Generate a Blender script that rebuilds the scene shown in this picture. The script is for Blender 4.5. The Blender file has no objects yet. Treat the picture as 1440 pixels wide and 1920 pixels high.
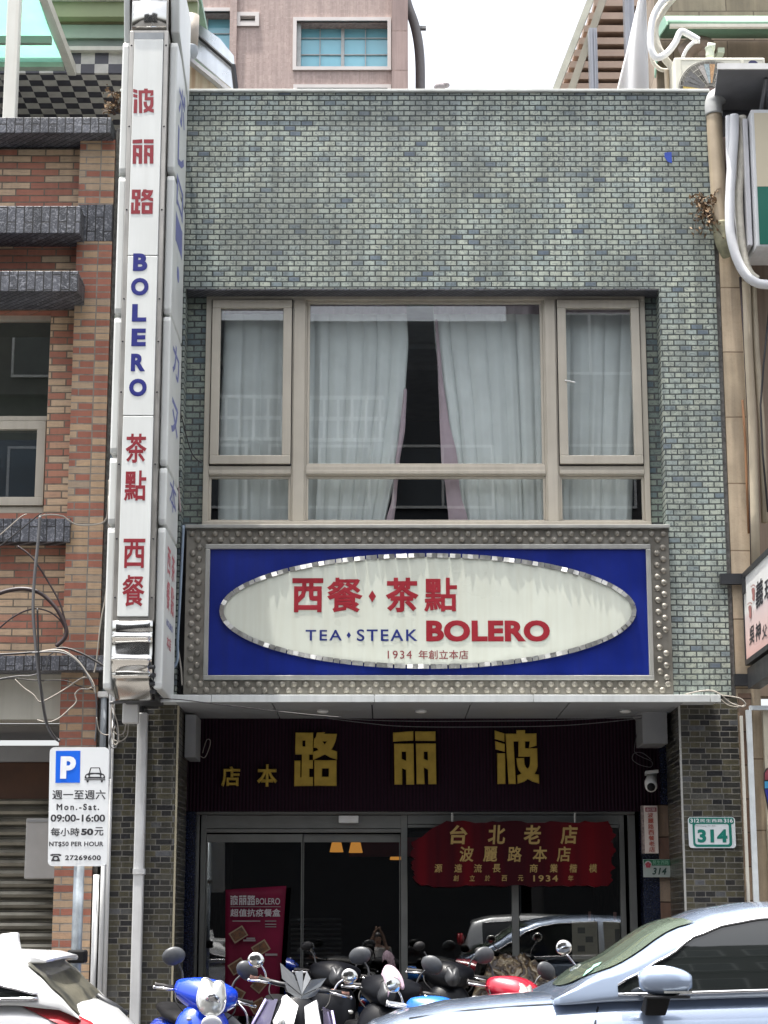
import bpy, math, random
from mathutils import Vector, Matrix, Euler, noise as mnoise
random.seed(7)
scene = bpy.context.scene
COL = scene.collection

# ------------------------------------------------------------------ camera, sky, sun, exposure
F = 3600.0                      # focal length in photo pixels (1440 x 1920)
TH = math.atan(780.0 / F)       # upward pitch
CS, SN = math.cos(TH), math.sin(TH)
CY, CZ = -18.0, 1.45
cam = bpy.data.cameras.new('camera'); cam_ob = bpy.data.objects.new('camera', cam); COL.objects.link(cam_ob)
cam.sensor_fit = 'VERTICAL'; cam.sensor_height = 24.0; cam.lens = F / 1920 * 24.0
cam.clip_start = 0.05; cam.clip_end = 1000
cam_ob.location = (0, CY, CZ); cam_ob.rotation_euler = (math.pi / 2 + TH, 0, 0)
scene.camera = cam_ob

TOSUN = Vector((-0.14, -0.07, 0.985)).normalized()
w = bpy.data.worlds.new('World'); scene.world = w; w.use_nodes = True
nt = w.node_tree; nt.nodes.clear()
sky = nt.nodes.new('ShaderNodeTexSky'); sky.sky_type = 'NISHITA'; sky.sun_disc = False
sky.sun_elevation = math.asin(TOSUN.z); sky.sun_rotation = math.atan2(TOSUN.x, TOSUN.y)
sky.air_density = 1.0; sky.dust_density = 6.0; sky.ozone_density = 1.0
hs = nt.nodes.new('ShaderNodeHueSaturation'); hs.inputs['Saturation'].default_value = 0.3
bg = nt.nodes.new('ShaderNodeBackground'); bg.inputs['Strength'].default_value = 0.15
wo = nt.nodes.new('ShaderNodeOutputWorld')
nt.links.new(sky.outputs[0], hs.inputs['Color']); nt.links.new(hs.outputs[0], bg.inputs['Color']); nt.links.new(bg.outputs[0], wo.inputs[0])
sl = bpy.data.lights.new('sun', 'SUN'); sl.energy = 3.4; sl.angle = math.radians(0.6); sl.color = (1.0, 0.95, 0.88)
sun = bpy.data.objects.new('sun', sl); COL.objects.link(sun)
sun.rotation_euler = (-TOSUN).to_track_quat('-Z', 'Y').to_euler(); sun.location = (0, -10, 30)
scene.view_settings.view_transform = 'Standard'; scene.view_settings.look = 'None'
scene.view_settings.gamma = 1.0; scene.view_settings.exposure = 1.6
scene.cycles.use_denoising = True
scene.cycles.max_bounces = 8; scene.cycles.transparent_max_bounces = 16
scene.cycles.caustics_reflective = False; scene.cycles.caustics_refractive = False

# ------------------------------------------------------------------ helpers
def W(px, py, Y):               # photo pixel -> (x, z) on the vertical plane y = Y
    a = (px - 720) / F; b = (960 - py) / F
    t = (Y - CY) / (CS - b * SN)
    return a * t, CZ + (SN + b * CS) * t
def WZ(py, Y): return W(720, py, Y)[1]
def WX(px, py, Y): return W(px, py, Y)[0]
def V(px, py, Y):
    x, z = W(px, py, Y); return Vector((x, Y, z))
def WS(px, py, X):              # photo pixel -> (y, z) on the plane x = X
    a = (px - 720) / F; b = (960 - py) / F
    t = X / a
    return CY + (CS - b * SN) * t, CZ + (SN + b * CS) * t
def R(px0, py0, px1, py1, Y):   # pixel rectangle -> x0, x1, z0, z1 (z0 low)
    m = (py0 + py1) / 2
    return WX(px0, m, Y), WX(px1, m, Y), WZ(py1, Y), WZ(py0, Y)

class MB:
    def __init__(s): s.v = []; s.f = []; s.m = []; s.cm = 0
    def add(s, verts, faces):
        o = len(s.v); s.v += [tuple(p) for p in verts]
        for f in faces: s.f.append([i + o for i in f]); s.m.append(s.cm)
        return s
    def box(s, x0, x1, y0, y1, z0, z1):
        if x0 > x1: x0, x1 = x1, x0
        if y0 > y1: y0, y1 = y1, y0
        if z0 > z1: z0, z1 = z1, z0
        v = [(x0,y0,z0),(x1,y0,z0),(x1,y1,z0),(x0,y1,z0),(x0,y0,z1),(x1,y0,z1),(x1,y1,z1),(x0,y1,z1)]
        return s.add(v, [(0,3,2,1),(4,5,6,7),(0,1,5,4),(1,2,6,5),(2,3,7,6),(3,0,4,7)])
    def pb(s, px0, py0, px1, py1, Y, d):      # box whose front face covers a pixel rectangle on plane Y, going back by d
        x0, x1, z0, z1 = R(px0, py0, px1, py1, Y)
        return s.box(x0, x1, Y, Y + d, z0, z1)
    def prism(s, poly, y0, y1):               # polygon in (x, z), from y0 (front) to y1
        n = len(poly)
        ar = sum(poly[i][0]*poly[(i+1)%n][1]-poly[(i+1)%n][0]*poly[i][1] for i in range(n))
        if ar < 0: poly = poly[::-1]
        v = [(x, y0, z) for x, z in poly] + [(x, y1, z) for x, z in poly]
        f = [tuple(range(n)), tuple(range(2*n-1, n-1, -1))] + [(i, i+n, (i+1)%n+n, (i+1)%n) for i in range(n)]
        return s.add(v, f)
    def prismx(s, poly, x0, x1):              # polygon in (y, z), from x0 to x1
        o = len(s.v); s.prism(poly, x0, x1)
        for i in range(o, len(s.v)):
            a, b, c = s.v[i]; s.v[i] = (b, a, c)
        return s
    def tube(s, pts, r, n=8, cap=True):
        pts = [Vector(p) for p in pts]; rings = []; a = None
        for i, p in enumerate(pts):
            t = (pts[min(i+1, len(pts)-1)] - pts[max(i-1, 0)])
            if t.length < 1e-9: t = Vector((0,0,1))
            t.normalize()
            if a is None:
                a = t.cross(Vector((0.013, 0.021, 1)))
                if a.length < 0.05: a = t.cross(Vector((1, 0.1, 0)))
            a = a - t*a.dot(t)
            if a.length < 1e-6: a = t.cross(Vector((1, 0.1, 0.2)))
            a.normalize(); b = t.cross(a)
            rr = r[i] if isinstance(r, (list, tuple)) else r
            rings.append([p + a*math.cos(k*2*math.pi/n)*rr + b*math.sin(k*2*math.pi/n)*rr for k in range(n)])
        return s.loft(rings, cap)
    def loft(s, rings, cap=True, closed=True):
        n = len(rings[0]); v = [p for r in rings for p in r]; f = []
        for i in range(len(rings)-1):
            for k in range(n if closed else n-1):
                k2 = (k+1) % n
                f.append((i*n+k, i*n+k2, (i+1)*n+k2, (i+1)*n+k))
        if cap:
            f.append(tuple(range(n-1, -1, -1))); f.append(tuple((len(rings)-1)*n+k for k in range(n)))
        return s.add(v, f)
    def ell(s, c, r, nu=14, nv=9, rot=None):
        c = Vector(c); v = []; f = []
        for j in range(nv+1):
            ph = math.pi*j/nv
            for i in range(nu):
                a = 2*math.pi*i/nu
                p = Vector((r[0]*math.sin(ph)*math.cos(a), r[1]*math.sin(ph)*math.sin(a), r[2]*math.cos(ph)))
                if rot is not None: p = rot @ p
                v.append(c + p)
        for j in range(nv):
            for i in range(nu):
                i2 = (i+1) % nu
                f.append((j*nu+i, (j+1)*nu+i, (j+1)*nu+i2, j*nu+i2))
        return s.add(v, f)
    def disc(s, c, r, axis='y', n=24, ry=None):
        ry = ry or r; v = []
        for k in range(n):
            a = 2*math.pi*k/n; u, q = r*math.cos(a), ry*math.sin(a)
            v.append((c[0]+u, c[1], c[2]+q) if axis == 'y' else ((c[0], c[1]+u, c[2]+q) if axis == 'x' else (c[0]+u, c[1]+q, c[2])))
        return s.add(v, [tuple(range(n))])
    def cyl(s, p0, p1, r, n=16): return s.tube([p0, p1], r, n)
    def grid(s, fn, nu, nv):
        v = [fn(i/nu, j/nv) for j in range(nv+1) for i in range(nu+1)]
        f = [(j*(nu+1)+i, j*(nu+1)+i+1, (j+1)*(nu+1)+i+1, (j+1)*(nu+1)+i) for j in range(nv) for i in range(nu)]
        return s.add(v, f)
    def build(s, name, mat, parent=None, bevel=0, smooth=False, sub=0, solid=0, seg=2):
        me = bpy.data.meshes.new(name); me.from_pydata(s.v, [], s.f); me.update()
        for m in (mat if isinstance(mat, (list, tuple)) else [mat]): me.materials.append(m)
        if isinstance(mat, (list, tuple)):
            for i, p in enumerate(me.polygons): p.material_index = s.m[i]
        if smooth:
            for p in me.polygons: p.use_smooth = True
        o = bpy.data.objects.new(name, me); COL.objects.link(o)
        if solid:
            d = o.modifiers.new('solid', 'SOLIDIFY'); d.thickness = solid; d.offset = 0
        if sub:
            d = o.modifiers.new('sub', 'SUBSURF'); d.levels = sub; d.render_levels = sub
        if bevel:
            d = o.modifiers.new('bevel', 'BEVEL'); d.width = bevel; d.segments = seg; d.limit_method = 'ANGLE'; d.angle_limit = math.radians(40)
            d.harden_normals = False
        if parent is not None: adopt(o, parent)
        return o

def adopt(o, parent):
    o.parent = parent
    r = parent
    while r.parent is not None: r = r.parent
    if parent.parent is None and parent.type == 'EMPTY' and not parent.get('_local'):
        o.matrix_parent_inverse = Matrix.Translation(-Vector(parent.location))
def tag(o, label, cat, group=None, kind=None):
    if label: o['label'] = label
    if cat: o['category'] = cat
    if group: o['group'] = group
    if kind: o['kind'] = kind
    return o
def thing(name, label, cat, loc=(0,0,0), group=None, local=False, rot=None):
    o = bpy.data.objects.new(name, None); COL.objects.link(o); o.location = loc
    o.empty_display_size = 0.2
    if local: o['_local'] = True
    if rot: o.rotation_euler = rot
    return tag(o, label, cat, group)
def copy_tree(o, parent=None):
    c = o.copy(); COL.objects.link(c)
    if parent is not None: c.parent = parent
    for ch in list(o.children): copy_tree(ch, c)
    return c
def spline(pts, n=6):
    pts = [Vector(p) for p in pts]; out = []
    for i in range(len(pts)-1):
        p0 = pts[max(i-1,0)]; p1 = pts[i]; p2 = pts[i+1]; p3 = pts[min(i+2,len(pts)-1)]
        for k in range(n):
            t = k/n
            out.append(0.5*((2*p1)+(p2-p0)*t+(2*p0-5*p1+4*p2-p3)*t*t+(3*p1-p0-3*p2+p3)*t**3))
    out.append(pts[-1]); return out
def interp(tab, x):
    if x <= tab[0][0]: return tab[0][1]
    for (x0, y0), (x1, y1) in zip(tab, tab[1:]):
        if x <= x1:
            t = (x-x0)/(x1-x0); t = t*t*(3-2*t)*0.5 + t*0.5
            return y0+(y1-y0)*t
    return tab[-1][1]

# ---- lettering
_dg = None
def curve_mesh(cu, name):
    o = bpy.data.objects.new('tmp', cu); COL.objects.link(o)
    bpy.context.view_layer.update()
    me = bpy.data.meshes.new_from_object(o.evaluated_get(bpy.context.evaluated_depsgraph_get()))
    bpy.data.objects.remove(o); me.name = name
    return me
def text_mesh(body, bold=0.0, space=1.0, line=1.0, shear=0.0, depth=0.0, bev=0.0):
    cu = bpy.data.curves.new('t', 'FONT'); cu.body = body; cu.size = 1.0; cu.offset = 0.0
    cu.space_character = space; cu.space_line = line; cu.resolution_u = 2 if ord(body[0]) > 255 else 5; cu.shear = shear
    cu.extrude = depth; cu.bevel_depth = max(bold, bev); cu.bevel_resolution = 0; cu.align_x = 'CENTER'
    return curve_mesh(cu, 'lettering')
def glyph_mesh(polys, depth=0.0, bev=0.0):
    cu = bpy.data.curves.new('g', 'CURVE'); cu.dimensions = '2D'; cu.fill_mode = 'BOTH'
    for p in polys:
        sp = cu.splines.new('POLY'); sp.points.add(len(p)-1); sp.use_cyclic_u = True
        for q, (x, y) in zip(sp.points, p): q.co = (x, -y, 0, 1)
    cu.extrude = depth; cu.bevel_depth = bev; cu.bevel_resolution = 0
    return curve_mesh(cu, 'lettering')
def place_mesh(me, fn, mat, parent, name='lettering', unit_bounds=None):
    """maps glyph bounds to 0..1 and then through fn(u, v, w) (w = depth in metres)"""
    xs = [v.co.x for v in me.vertices]; ys = [v.co.y for v in me.vertices]
    x0, x1, y0, y1 = unit_bounds or (min(xs), max(xs), min(ys), max(ys))
    for v in me.vertices:
        v.co = fn((v.co.x-x0)/max(x1-x0, 1e-6), (v.co.y-y0)/max(y1-y0, 1e-6), v.co.z)
    me.materials.clear(); me.materials.append(mat); me.update()
    for p in me.polygons: p.material_index = 0; p.use_smooth = False
    o = bpy.data.objects.new(name, me); COL.objects.link(o)
    if parent is not None: adopt(o, parent)
    return o
def TX(body, px0, py0, px1, py1, Y, mat, parent, bold=0.012, space=1.0, depth=0.0, glyph=None, bev=0.0, name='lettering', shear=0.0, line=1.0):
    x0, x1, z0, z1 = R(px0, py0, px1, py1, Y)
    h = z1-z0
    me = glyph_mesh(glyph, depth, bev) if glyph else text_mesh(body, bold, space, line, shear, depth, bev)
    ys = [v.co.y for v in me.vertices]; sc = h/(max(ys)-min(ys))
    if depth == 0.0: sc *= 0.035                # painted or vinyl lettering: almost flat
    return place_mesh(me, lambda u, v, d: (x0+(x1-x0)*u, Y-d*sc, z0+h*v), mat, parent, name)
def TXv(chars, px, py0, py1, wpx, Y, mat, parent, bold=0.012, hfrac=0.85, dpx=0.0):   # a vertical row of characters
    n = len(chars); st = (py1-py0)/n
    for i, ch in enumerate(chars):
        c = px + dpx*(i/max(1, n-1)-0.5)
        TX(ch, c-wpx/2, py0+i*st+st*(1-hfrac)/2, c+wpx/2, py0+(i+1)*st-st*(1-hfrac)/2, Y, mat, parent, bold)

G_BO = [[(130,250),(355,315),(355,495),(130,430)],[(140,515),(360,580),(360,745),(145,690)],[(185,815),(365,815),(365,1555),(185,1555)],
 [(410,325),(695,325),(695,235),(890,235),(890,320),(1185,320),(1185,600),(1015,650),(1040,490),(890,490),(890,690),(1200,690),(1205,1130),(1175,1230),(1115,1325),(1235,1350),(1235,1540),(1080,1495),(955,1430),(860,1500),(705,1545),(700,1360),(825,1310),(740,1220),(700,1100),(685,935),(855,935),(870,1080),(905,1160),(950,1200),(1000,1160),(1030,1080),(1045,870),(735,870),(745,490),(590,490),(635,1555),(470,1555)]]
G_LI = [[(155,310),(670,275),(670,495),(155,520)],[(745,280),(1265,280),(1265,505),(750,500)],
 [(180,605),(675,605),(690,1655),(505,1655),(500,1280),(370,1215),(370,1655),(190,1655)],[(360,790),(500,790),(500,1065),(365,1005)],
 [(765,600),(1270,600),(1280,1645),(1090,1645),(1085,1270),(950,1195),(965,1645),(780,1645)],[(950,790),(1080,790),(1080,1060),(955,1000)]]
G_LU = [[(170,320),(615,320),(615,870),(515,870),(515,1045),(615,1045),(615,1240),(520,1240),(520,1490),(620,1490),(620,1695),(150,1700),(150,1055),(285,1055),(285,1495),(340,1495),(345,870),(170,870)],[(335,500),(435,500),(435,685),(335,685)],
 [(735,315),(915,310),(890,350),(1245,350),(1215,510),(1160,650),(1090,760),(1250,815),(1250,1000),(1090,950),(940,865),(800,940),(640,1010),(640,825),(790,770),(735,700),(655,690),(665,480),(710,430)],[(845,520),(1015,520),(940,640)],
 [(675,1045),(1240,1045),(1240,1695),(680,1695)],[(855,1235),(1060,1235),(1060,1480),(855,1480)]]

# ------------------------------------------------------------------ materials
class NT:
    def __init__(s, name):
        s.mat = bpy.data.materials.new(name); s.mat.use_nodes = True; s.t = s.mat.node_tree; s.t.nodes.clear()
        s.out = s.t.nodes.new('ShaderNodeOutputMaterial')
    def n(s, typ, **kw):
        nd = s.t.nodes.new('ShaderNode'+typ)
        for k, v in kw.items():
            if k in nd.inputs: nd.inputs[k].default_value = v
            else: setattr(nd, k, v)
        return nd
    def l(s, a, b): s.t.links.new(a, b)
    def coords(s, sx=1, sy=1, sz=1):
        tc = s.n('TexCoord'); mp = s.n('Mapping'); mp.inputs['Scale'].default_value = (sx, sy, sz)
        s.l(tc.outputs['Object'], mp.inputs['Vector']); return mp.outputs[0]
    def noise(s, vec, scale, detail=4, rough=0.55):
        nd = s.n('TexNoise'); nd.inputs['Scale'].default_value = scale; nd.inputs['Detail'].default_value = detail; nd.inputs['Roughness'].default_value = rough
        s.l(vec, nd.inputs['Vector']); return nd.outputs['Fac']
    def ramp(s, fac, stops, mode='LINEAR'):
        r = s.n('ValToRGB'); r.color_ramp.interpolation = mode; e = r.color_ramp.elements
        while len(e) < len(stops): e.new(0.5)
        for q, (p, c) in zip(e, stops):
            q.position = p; q.color = (c[0], c[1], c[2], 1) if not isinstance(c, (int, float)) else (c, c, c, 1)
        s.l(fac, r.inputs[0]); return r.outputs[0]
    def mix(s, fac, a, b, mode='MIX'):
        m = s.n('MixRGB'); m.blend_type = mode
        for i, x in ((0, fac), (1, a), (2, b)):
            if isinstance(x, (int, float)): m.inputs[i].default_value = x if i == 0 else (x, x, x, 1)
            elif isinstance(x, tuple): m.inputs[i].default_value = (x[0], x[1], x[2], 1)
            else: s.l(x, m.inputs[i])
        return m.outputs[0]
    def princ(s, col, rough=0.5, metal=0.0, coat=0.0, spec=0.5):
        p = s.n('BsdfPrincipled')
        if isinstance(col, tuple): p.inputs['Base Color'].default_value = (*col[:3], 1)
        else: s.l(col, p.inputs['Base Color'])
        if isinstance(rough, (int, float)): p.inputs['Roughness'].default_value = rough
        else: s.l(rough, p.inputs['Roughness'])
        p.inputs['Metallic'].default_value = metal; p.inputs['Coat Weight'].default_value = coat; p.inputs['Coat Roughness'].default_value = 0.05
        p.inputs['Specular IOR Level'].default_value = spec
        s.l(p.outputs[0], s.out.inputs[0]); s.p = p; return p
    def bump(s, h, strength=0.3, dist=0.01):
        b = s.n('Bump'); b.inputs['Strength'].default_value = strength; b.inputs['Distance'].default_value = dist
        s.l(h, b.inputs['Height']); s.l(b.outputs[0], s.p.inputs['Normal'])

def M(name, col, rough=0.5, metal=0.0, var=0.15, scale=6.0, streak=0.0, bump=0.0, coat=0.0, dirt=None, spec=0.5, bscale=40):
    t = NT(name); c = t.coords()
    nz = t.noise(c, scale)
    lo = tuple(x*(1-var) for x in col); hi = tuple(min(1, x*(1+var*0.6)) for x in col)
    cc = t.ramp(nz, [(0.3, lo), (0.7, hi)])
    if streak:
        sv = t.coords(14, 14, 0.7); sn = t.noise(sv, 1.3, 5)
        k = t.ramp(sn, [(0.42, 0.0), (0.68, 1.0)])
        d = dirt or tuple(x*0.45 for x in col)
        m2 = t.n('Math', operation='MULTIPLY'); t.l(k, m2.inputs[0]); m2.inputs[1].default_value = streak
        cc = t.mix(m2.outputs[0], cc, d)
    rr = t.ramp(nz, [(0.2, max(0.02, rough*0.8)), (0.8, min(1, rough*1.2))])
    t.princ(cc, rr, metal, coat, spec)
    if bump: t.bump(t.noise(c, bscale, 5), bump, 0.008)
    return t.mat
def brickmat(name, stops, mortar, bw, rh, ms, rough=0.35, crack=0.5, crackcol=(0.12,0.12,0.12), bump=0.6, vertical=False, grad=0.0, off=0.5, spec=0.5, shift=(0,0), patches=None, squash=None, grime=0.35, streak=0.22):
    t = NT(name)
    tc = t.n('TexCoord'); sp = t.n('SeparateXYZ'); t.l(tc.outputs['Object'], sp.inputs[0])
    ad = t.n('Math', operation='ADD'); t.l(sp.outputs[0], ad.inputs[0]); t.l(sp.outputs[1], ad.inputs[1])
    cb = t.n('CombineXYZ')
    ax = t.n('Math', operation='ADD'); t.l(ad.outputs[0], ax.inputs[0]); ax.inputs[1].default_value = 50+shift[0]
    az = t.n('Math', operation='ADD'); t.l(sp.outputs[2], az.inputs[0]); az.inputs[1].default_value = 20+shift[1]
    t.l(ax.outputs[0], cb.inputs[1 if vertical else 0]); t.l(az.outputs[0], cb.inputs[0 if vertical else 1])
    # small wobble so the courses are not ruler straight
    wob = t.n('TexNoise'); wob.inputs['Scale'].default_value = 2.2; t.l(cb.outputs[0], wob.inputs['Vector'])
    vm = t.n('VectorMath', operation='SCALE'); t.l(wob.outputs['Color'], vm.inputs[0]); vm.inputs['Scale'].default_value = 0.014
    va = t.n('VectorMath', operation='ADD'); t.l(cb.outputs[0], va.inputs[0]); t.l(vm.outputs[0], va.inputs[1])
    b = t.n('TexBrick'); t.l(va.outputs[0], b.inputs['Vector'])
    b.offset = off
    if squash: b.squash = squash[0]; b.squash_frequency = squash[1]
    for k, v in (('Scale', 1.0), ('Mortar Size', ms), ('Mortar Smooth', 0.15), ('Bias', 0.0), ('Brick Width', bw), ('Row Height', rh)): b.inputs[k].default_value = v
    b.inputs['Color1'].default_value = (0,0,0,1); b.inputs['Color2'].default_value = (1,1,1,1); b.inputs['Mortar'].default_value = (0.5,0.5,0.5,1)
    col = t.ramp(b.outputs['Color'], stops)
    c = t.coords()
    if patches:                                   # large soft areas of another glaze
        pn = t.noise(c, 0.9, 5, 0.6); k = t.ramp(pn, [(0.47, 0.0), (0.70, 0.8)])
        col = t.mix(k, col, patches)
    if grad:
        gv = t.coords(5, 5, 60); gn = t.noise(gv, 1.4, 2); k = t.ramp(gn, [(0.5, 0.0), (0.75, grad)])
        col = t.mix(k, col, (0.13, 0.12, 0.11))
    cn = t.n('TexNoise'); cn.inputs['Scale'].default_value = 26; cn.inputs['Detail'].default_value = 6; cn.inputs['Distortion'].default_value = 1.6
    t.l(c, cn.inputs['Vector'])
    ck = t.ramp(cn.outputs['Fac'], [(0.33, crack), (0.5, 0.0), (0.62, 0.0), (0.72, crack*0.6)])
    col = t.mix(ck, col, crackcol)
    wn = t.noise(c, 2.0, 5); wk = t.ramp(wn, [(0.35, 1-grime), (0.65, 1.0)])
    col = t.mix(1.0, col, wk, 'MULTIPLY')
    sv = t.coords(9, 9, 0.45); sk = t.ramp(t.noise(sv, 1.2, 5, 0.6), [(0.40, 1-streak), (0.60, 1.0)]); col = t.mix(1.0, col, sk, 'MULTIPLY')
    mnz = t.noise(c, 12, 3); mc = t.ramp(mnz, [(0.3, tuple(x*0.7 for x in mortar)), (0.7, tuple(x*1.25 for x in mortar))])
    col = t.mix(b.outputs['Fac'], col, mc)
    rr = t.mix(b.outputs['Fac'], rough, 0.9)
    t.princ(col, rr, 0, 0, spec)
    h = t.mix(0.35, t.ramp(b.outputs['Fac'], [(0, 1.0), (1, 0.0)]), cn.outputs['Fac'], 'MULTIPLY')
    t.bump(h, bump, 0.012)
    return t.mat
def glassmat(name, ior=1.6, tint=(0.9,0.95,0.95), rough=0.0, base=0.0):
    t = NT(name)
    f0 = ((ior-1)/(ior+1))**2*1.7+base
    lw = t.n('LayerWeight'); lw.inputs['Blend'].default_value = 0.5
    pw_ = t.n('Math', operation='POWER'); t.l(lw.outputs['Facing'], pw_.inputs[0]); pw_.inputs[1].default_value = 5.0
    mr = t.n('MapRange'); mr.inputs['To Min'].default_value = f0; mr.inputs['To Max'].default_value = 1.0; t.l(pw_.outputs[0], mr.inputs['Value'])
    tr = t.n('BsdfTransparent'); tr.inputs[0].default_value = (*tint, 1)
    gl = t.n('BsdfGlossy'); gl.inputs['Roughness'].default_value = rough; gl.inputs[0].default_value = (1,1,1,1)
    mx = t.n('MixShader'); t.l(mr.outputs[0], mx.inputs[0])
    t.l(tr.outputs[0], mx.inputs[1]); t.l(gl.outputs[0], mx.inputs[2]); t.l(mx.outputs[0], t.out.inputs[0])
    return t.mat
def emit(name, col, s):
    t = NT(name); e = t.n('Emission'); e.inputs[0].default_value = (*col, 1); e.inputs[1].default_value = s
    t.l(e.outputs[0], t.out.inputs[0]); return t.mat

tile_green = brickmat('green_glazed_tile', [(0.0,(0.12,0.16,0.22)),(0.03,(0.21,0.27,0.30)),(0.08,(0.38,0.45,0.425)),(0.4,(0.46,0.52,0.45)),(0.75,(0.52,0.565,0.47)),(1.0,(0.47,0.54,0.48))],
    (0.055,0.065,0.063), 0.1145, 0.0547, 0.0075, rough=0.38, streak=0.3, crack=0.85, crackcol=(0.14,0.17,0.18), patches=(0.24,0.27,0.255))
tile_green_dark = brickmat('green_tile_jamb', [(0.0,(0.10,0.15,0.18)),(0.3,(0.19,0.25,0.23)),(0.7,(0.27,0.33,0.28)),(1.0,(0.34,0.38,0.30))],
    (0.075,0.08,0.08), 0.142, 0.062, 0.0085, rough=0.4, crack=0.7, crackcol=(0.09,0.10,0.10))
tile_olive = brickmat('olive_tile', [(0.0,(0.022,0.022,0.024)),(0.22,(0.045,0.044,0.038)),(0.4,(0.083,0.077,0.05)),(0.75,(0.11,0.10,0.06)),(0.95,(0.09,0.09,0.08)),(1.0,(0.13,0.135,0.145))],
    (0.145,0.14,0.125), 0.155, 0.0525, 0.0042, rough=0.3, crack=0.45, crackcol=(0.05,0.05,0.055), bump=0.4, squash=(0.6, 2))
tile_soldier = brickmat('dark_soldier_tile', [(0.0,(0.05,0.055,0.075)),(1.0,(0.13,0.135,0.16))], (0.05,0.05,0.05), 0.3, 0.055, 0.006, vertical=True)
brick_red = brickmat('red_tan_brick', [(0.0,(0.38,0.14,0.092)),(0.3,(0.44,0.175,0.115)),(0.46,(0.48,0.20,0.13)),(0.52,(0.60,0.42,0.27)),(0.8,(0.66,0.47,0.31)),(1.0,(0.55,0.42,0.29))],
    (0.17,0.14,0.11), 0.285, 0.0707, 0.0072, rough=0.7, crack=0.12, grime=0.15, streak=0.12, grad=0.42, bump=0.5)
brick_pil = brickmat('red_tan_brick_pilaster', [(0.0,(0.29,0.10,0.065)),(0.5,(0.38,0.14,0.09)),(0.56,(0.46,0.31,0.19)),(0.8,(0.50,0.345,0.215)),(1.0,(0.38,0.29,0.21))],
    (0.21,0.19,0.165), 0.145, 0.0707, 0.007, rough=0.7, crack=0.1, grime=0.15, streak=0.12, grad=0.42, bump=0.4, off=0.0, squash=(2.0, 2), shift=(0.09, 0))
slate = brickmat('dark_rough_slate', [(0.0,(0.05,0.054,0.066)),(1.0,(0.13,0.138,0.165))], (0.03,0.03,0.032), 0.3, 0.083, 0.006, rough=0.5, crack=0.9, crackcol=(0.32,0.33,0.37), bump=1.0, vertical=True)
stone = brickmat('beige_stone_panel', [(0.0,(0.50,0.40,0.275)),(1.0,(0.60,0.48,0.34))], (0.18,0.13,0.085), 2.6, 0.66, 0.007, rough=0.65, crack=0.12, crackcol=(0.22,0.12,0.06), bump=0.25, shift=(0, 0.1), grime=0.3)
stone_brown = brickmat('brown_stone_strip', [(0.0,(0.20,0.105,0.07)),(0.5,(0.28,0.19,0.125)),(1.0,(0.33,0.25,0.18))], (0.05,0.03,0.02), 0.9, 0.31, 0.007, rough=0.6, crack=0.3, bump=0.3)
stone_wall = brickmat('brownish_wall_tile', [(0.0,(0.24,0.18,0.13)),(1.0,(0.34,0.27,0.2))], (0.12,0.09,0.07), 0.62, 0.36, 0.008, rough=0.7, crack=0.15, bump=0.2)
pink_mosaic = brickmat('pink_mosaic_tile', [(0.0,(0.42,0.32,0.29)),(1.0,(0.47,0.365,0.33))], (0.40,0.31,0.285), 0.11, 0.11, 0.008, rough=0.6, crack=0.05, bump=0.05, off=0.0, grime=0.1)
pink_granite = brickmat('pink_granite_panel', [(0.0,(0.33,0.235,0.215)),(1.0,(0.37,0.27,0.245))], (0.26,0.19,0.17), 1.3, 1.05, 0.02, rough=0.5, crack=0.12, bump=0.1, off=0.0, grime=0.1)
checker = None
def checkmat():
    t = NT('black_white_check_tile')
    tc = t.n('TexCoord'); mp = t.n('Mapping'); mp.inputs['Scale'].default_value = (1,1,1); t.l(tc.outputs['Object'], mp.inputs[0])
    ck = t.n('TexChecker'); ck.inputs['Scale'].default_value = 6.7; ck.inputs[1].default_value = (0.50,0.49,0.45,1); ck.inputs[2].default_value = (0.06,0.06,0.075,1)
    t.l(mp.outputs[0], ck.inputs[0]); nz = t.noise(mp.outputs[0], 9)
    t.princ(t.mix(1.0, ck.outputs[0], t.ramp(nz, [(0.3,0.75),(0.7,1.0)]), 'MULTIPLY'), 0.4); return t.mat
checker = checkmat()
alu = M('champagne_aluminium', (0.50,0.46,0.385), 0.42, 0.15, 0.08, 3, streak=0.25, dirt=(0.33,0.29,0.23))
alu_grey = M('grey_aluminium', (0.34,0.34,0.32), 0.4, 0.3, 0.12, 5, streak=0.2)
alu_dark = M('dim_aluminium', (0.17,0.175,0.165), 0.45, 0.3, 0.15, 5)
glass_win = glassmat('window_glass', 1.5, (0.965,0.985,0.985))
glass_shop = glassmat('shop_glass', 1.45, (0.93,0.95,0.95))
glass_dark = glassmat('tinted_glass', 1.6, (0.12,0.14,0.14))
glass_clear = glassmat('clear_glass', 1.5, (0.72,0.82,0.74))
curtain_m = M('white_curtain', (0.72,0.74,0.725), 0.8, 0, 0.08, 4, bump=0.25, bscale=90)
lining_m = M('mauve_curtain_band', (0.36,0.285,0.33), 0.85, 0, 0.1, 20)
lining_p = M('pink_curtain_lining', (0.47,0.36,0.40), 0.85, 0, 0.1, 8)
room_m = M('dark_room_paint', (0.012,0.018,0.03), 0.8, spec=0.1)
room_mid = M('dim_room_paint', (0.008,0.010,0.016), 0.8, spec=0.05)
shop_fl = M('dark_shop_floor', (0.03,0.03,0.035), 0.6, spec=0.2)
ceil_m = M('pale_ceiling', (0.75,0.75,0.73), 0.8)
blue_p = M('blue_sign_sheet', (0.003,0.015,0.19), 0.32, 0, 0.25, 2.0, streak=0.35, dirt=(0.008,0.015,0.12), coat=0.0)
cream = M('cream_acrylic', (0.61,0.64,0.56), 0.3, 0, 0.07, 1.6, streak=0.18, dirt=(0.42,0.40,0.30))
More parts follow.
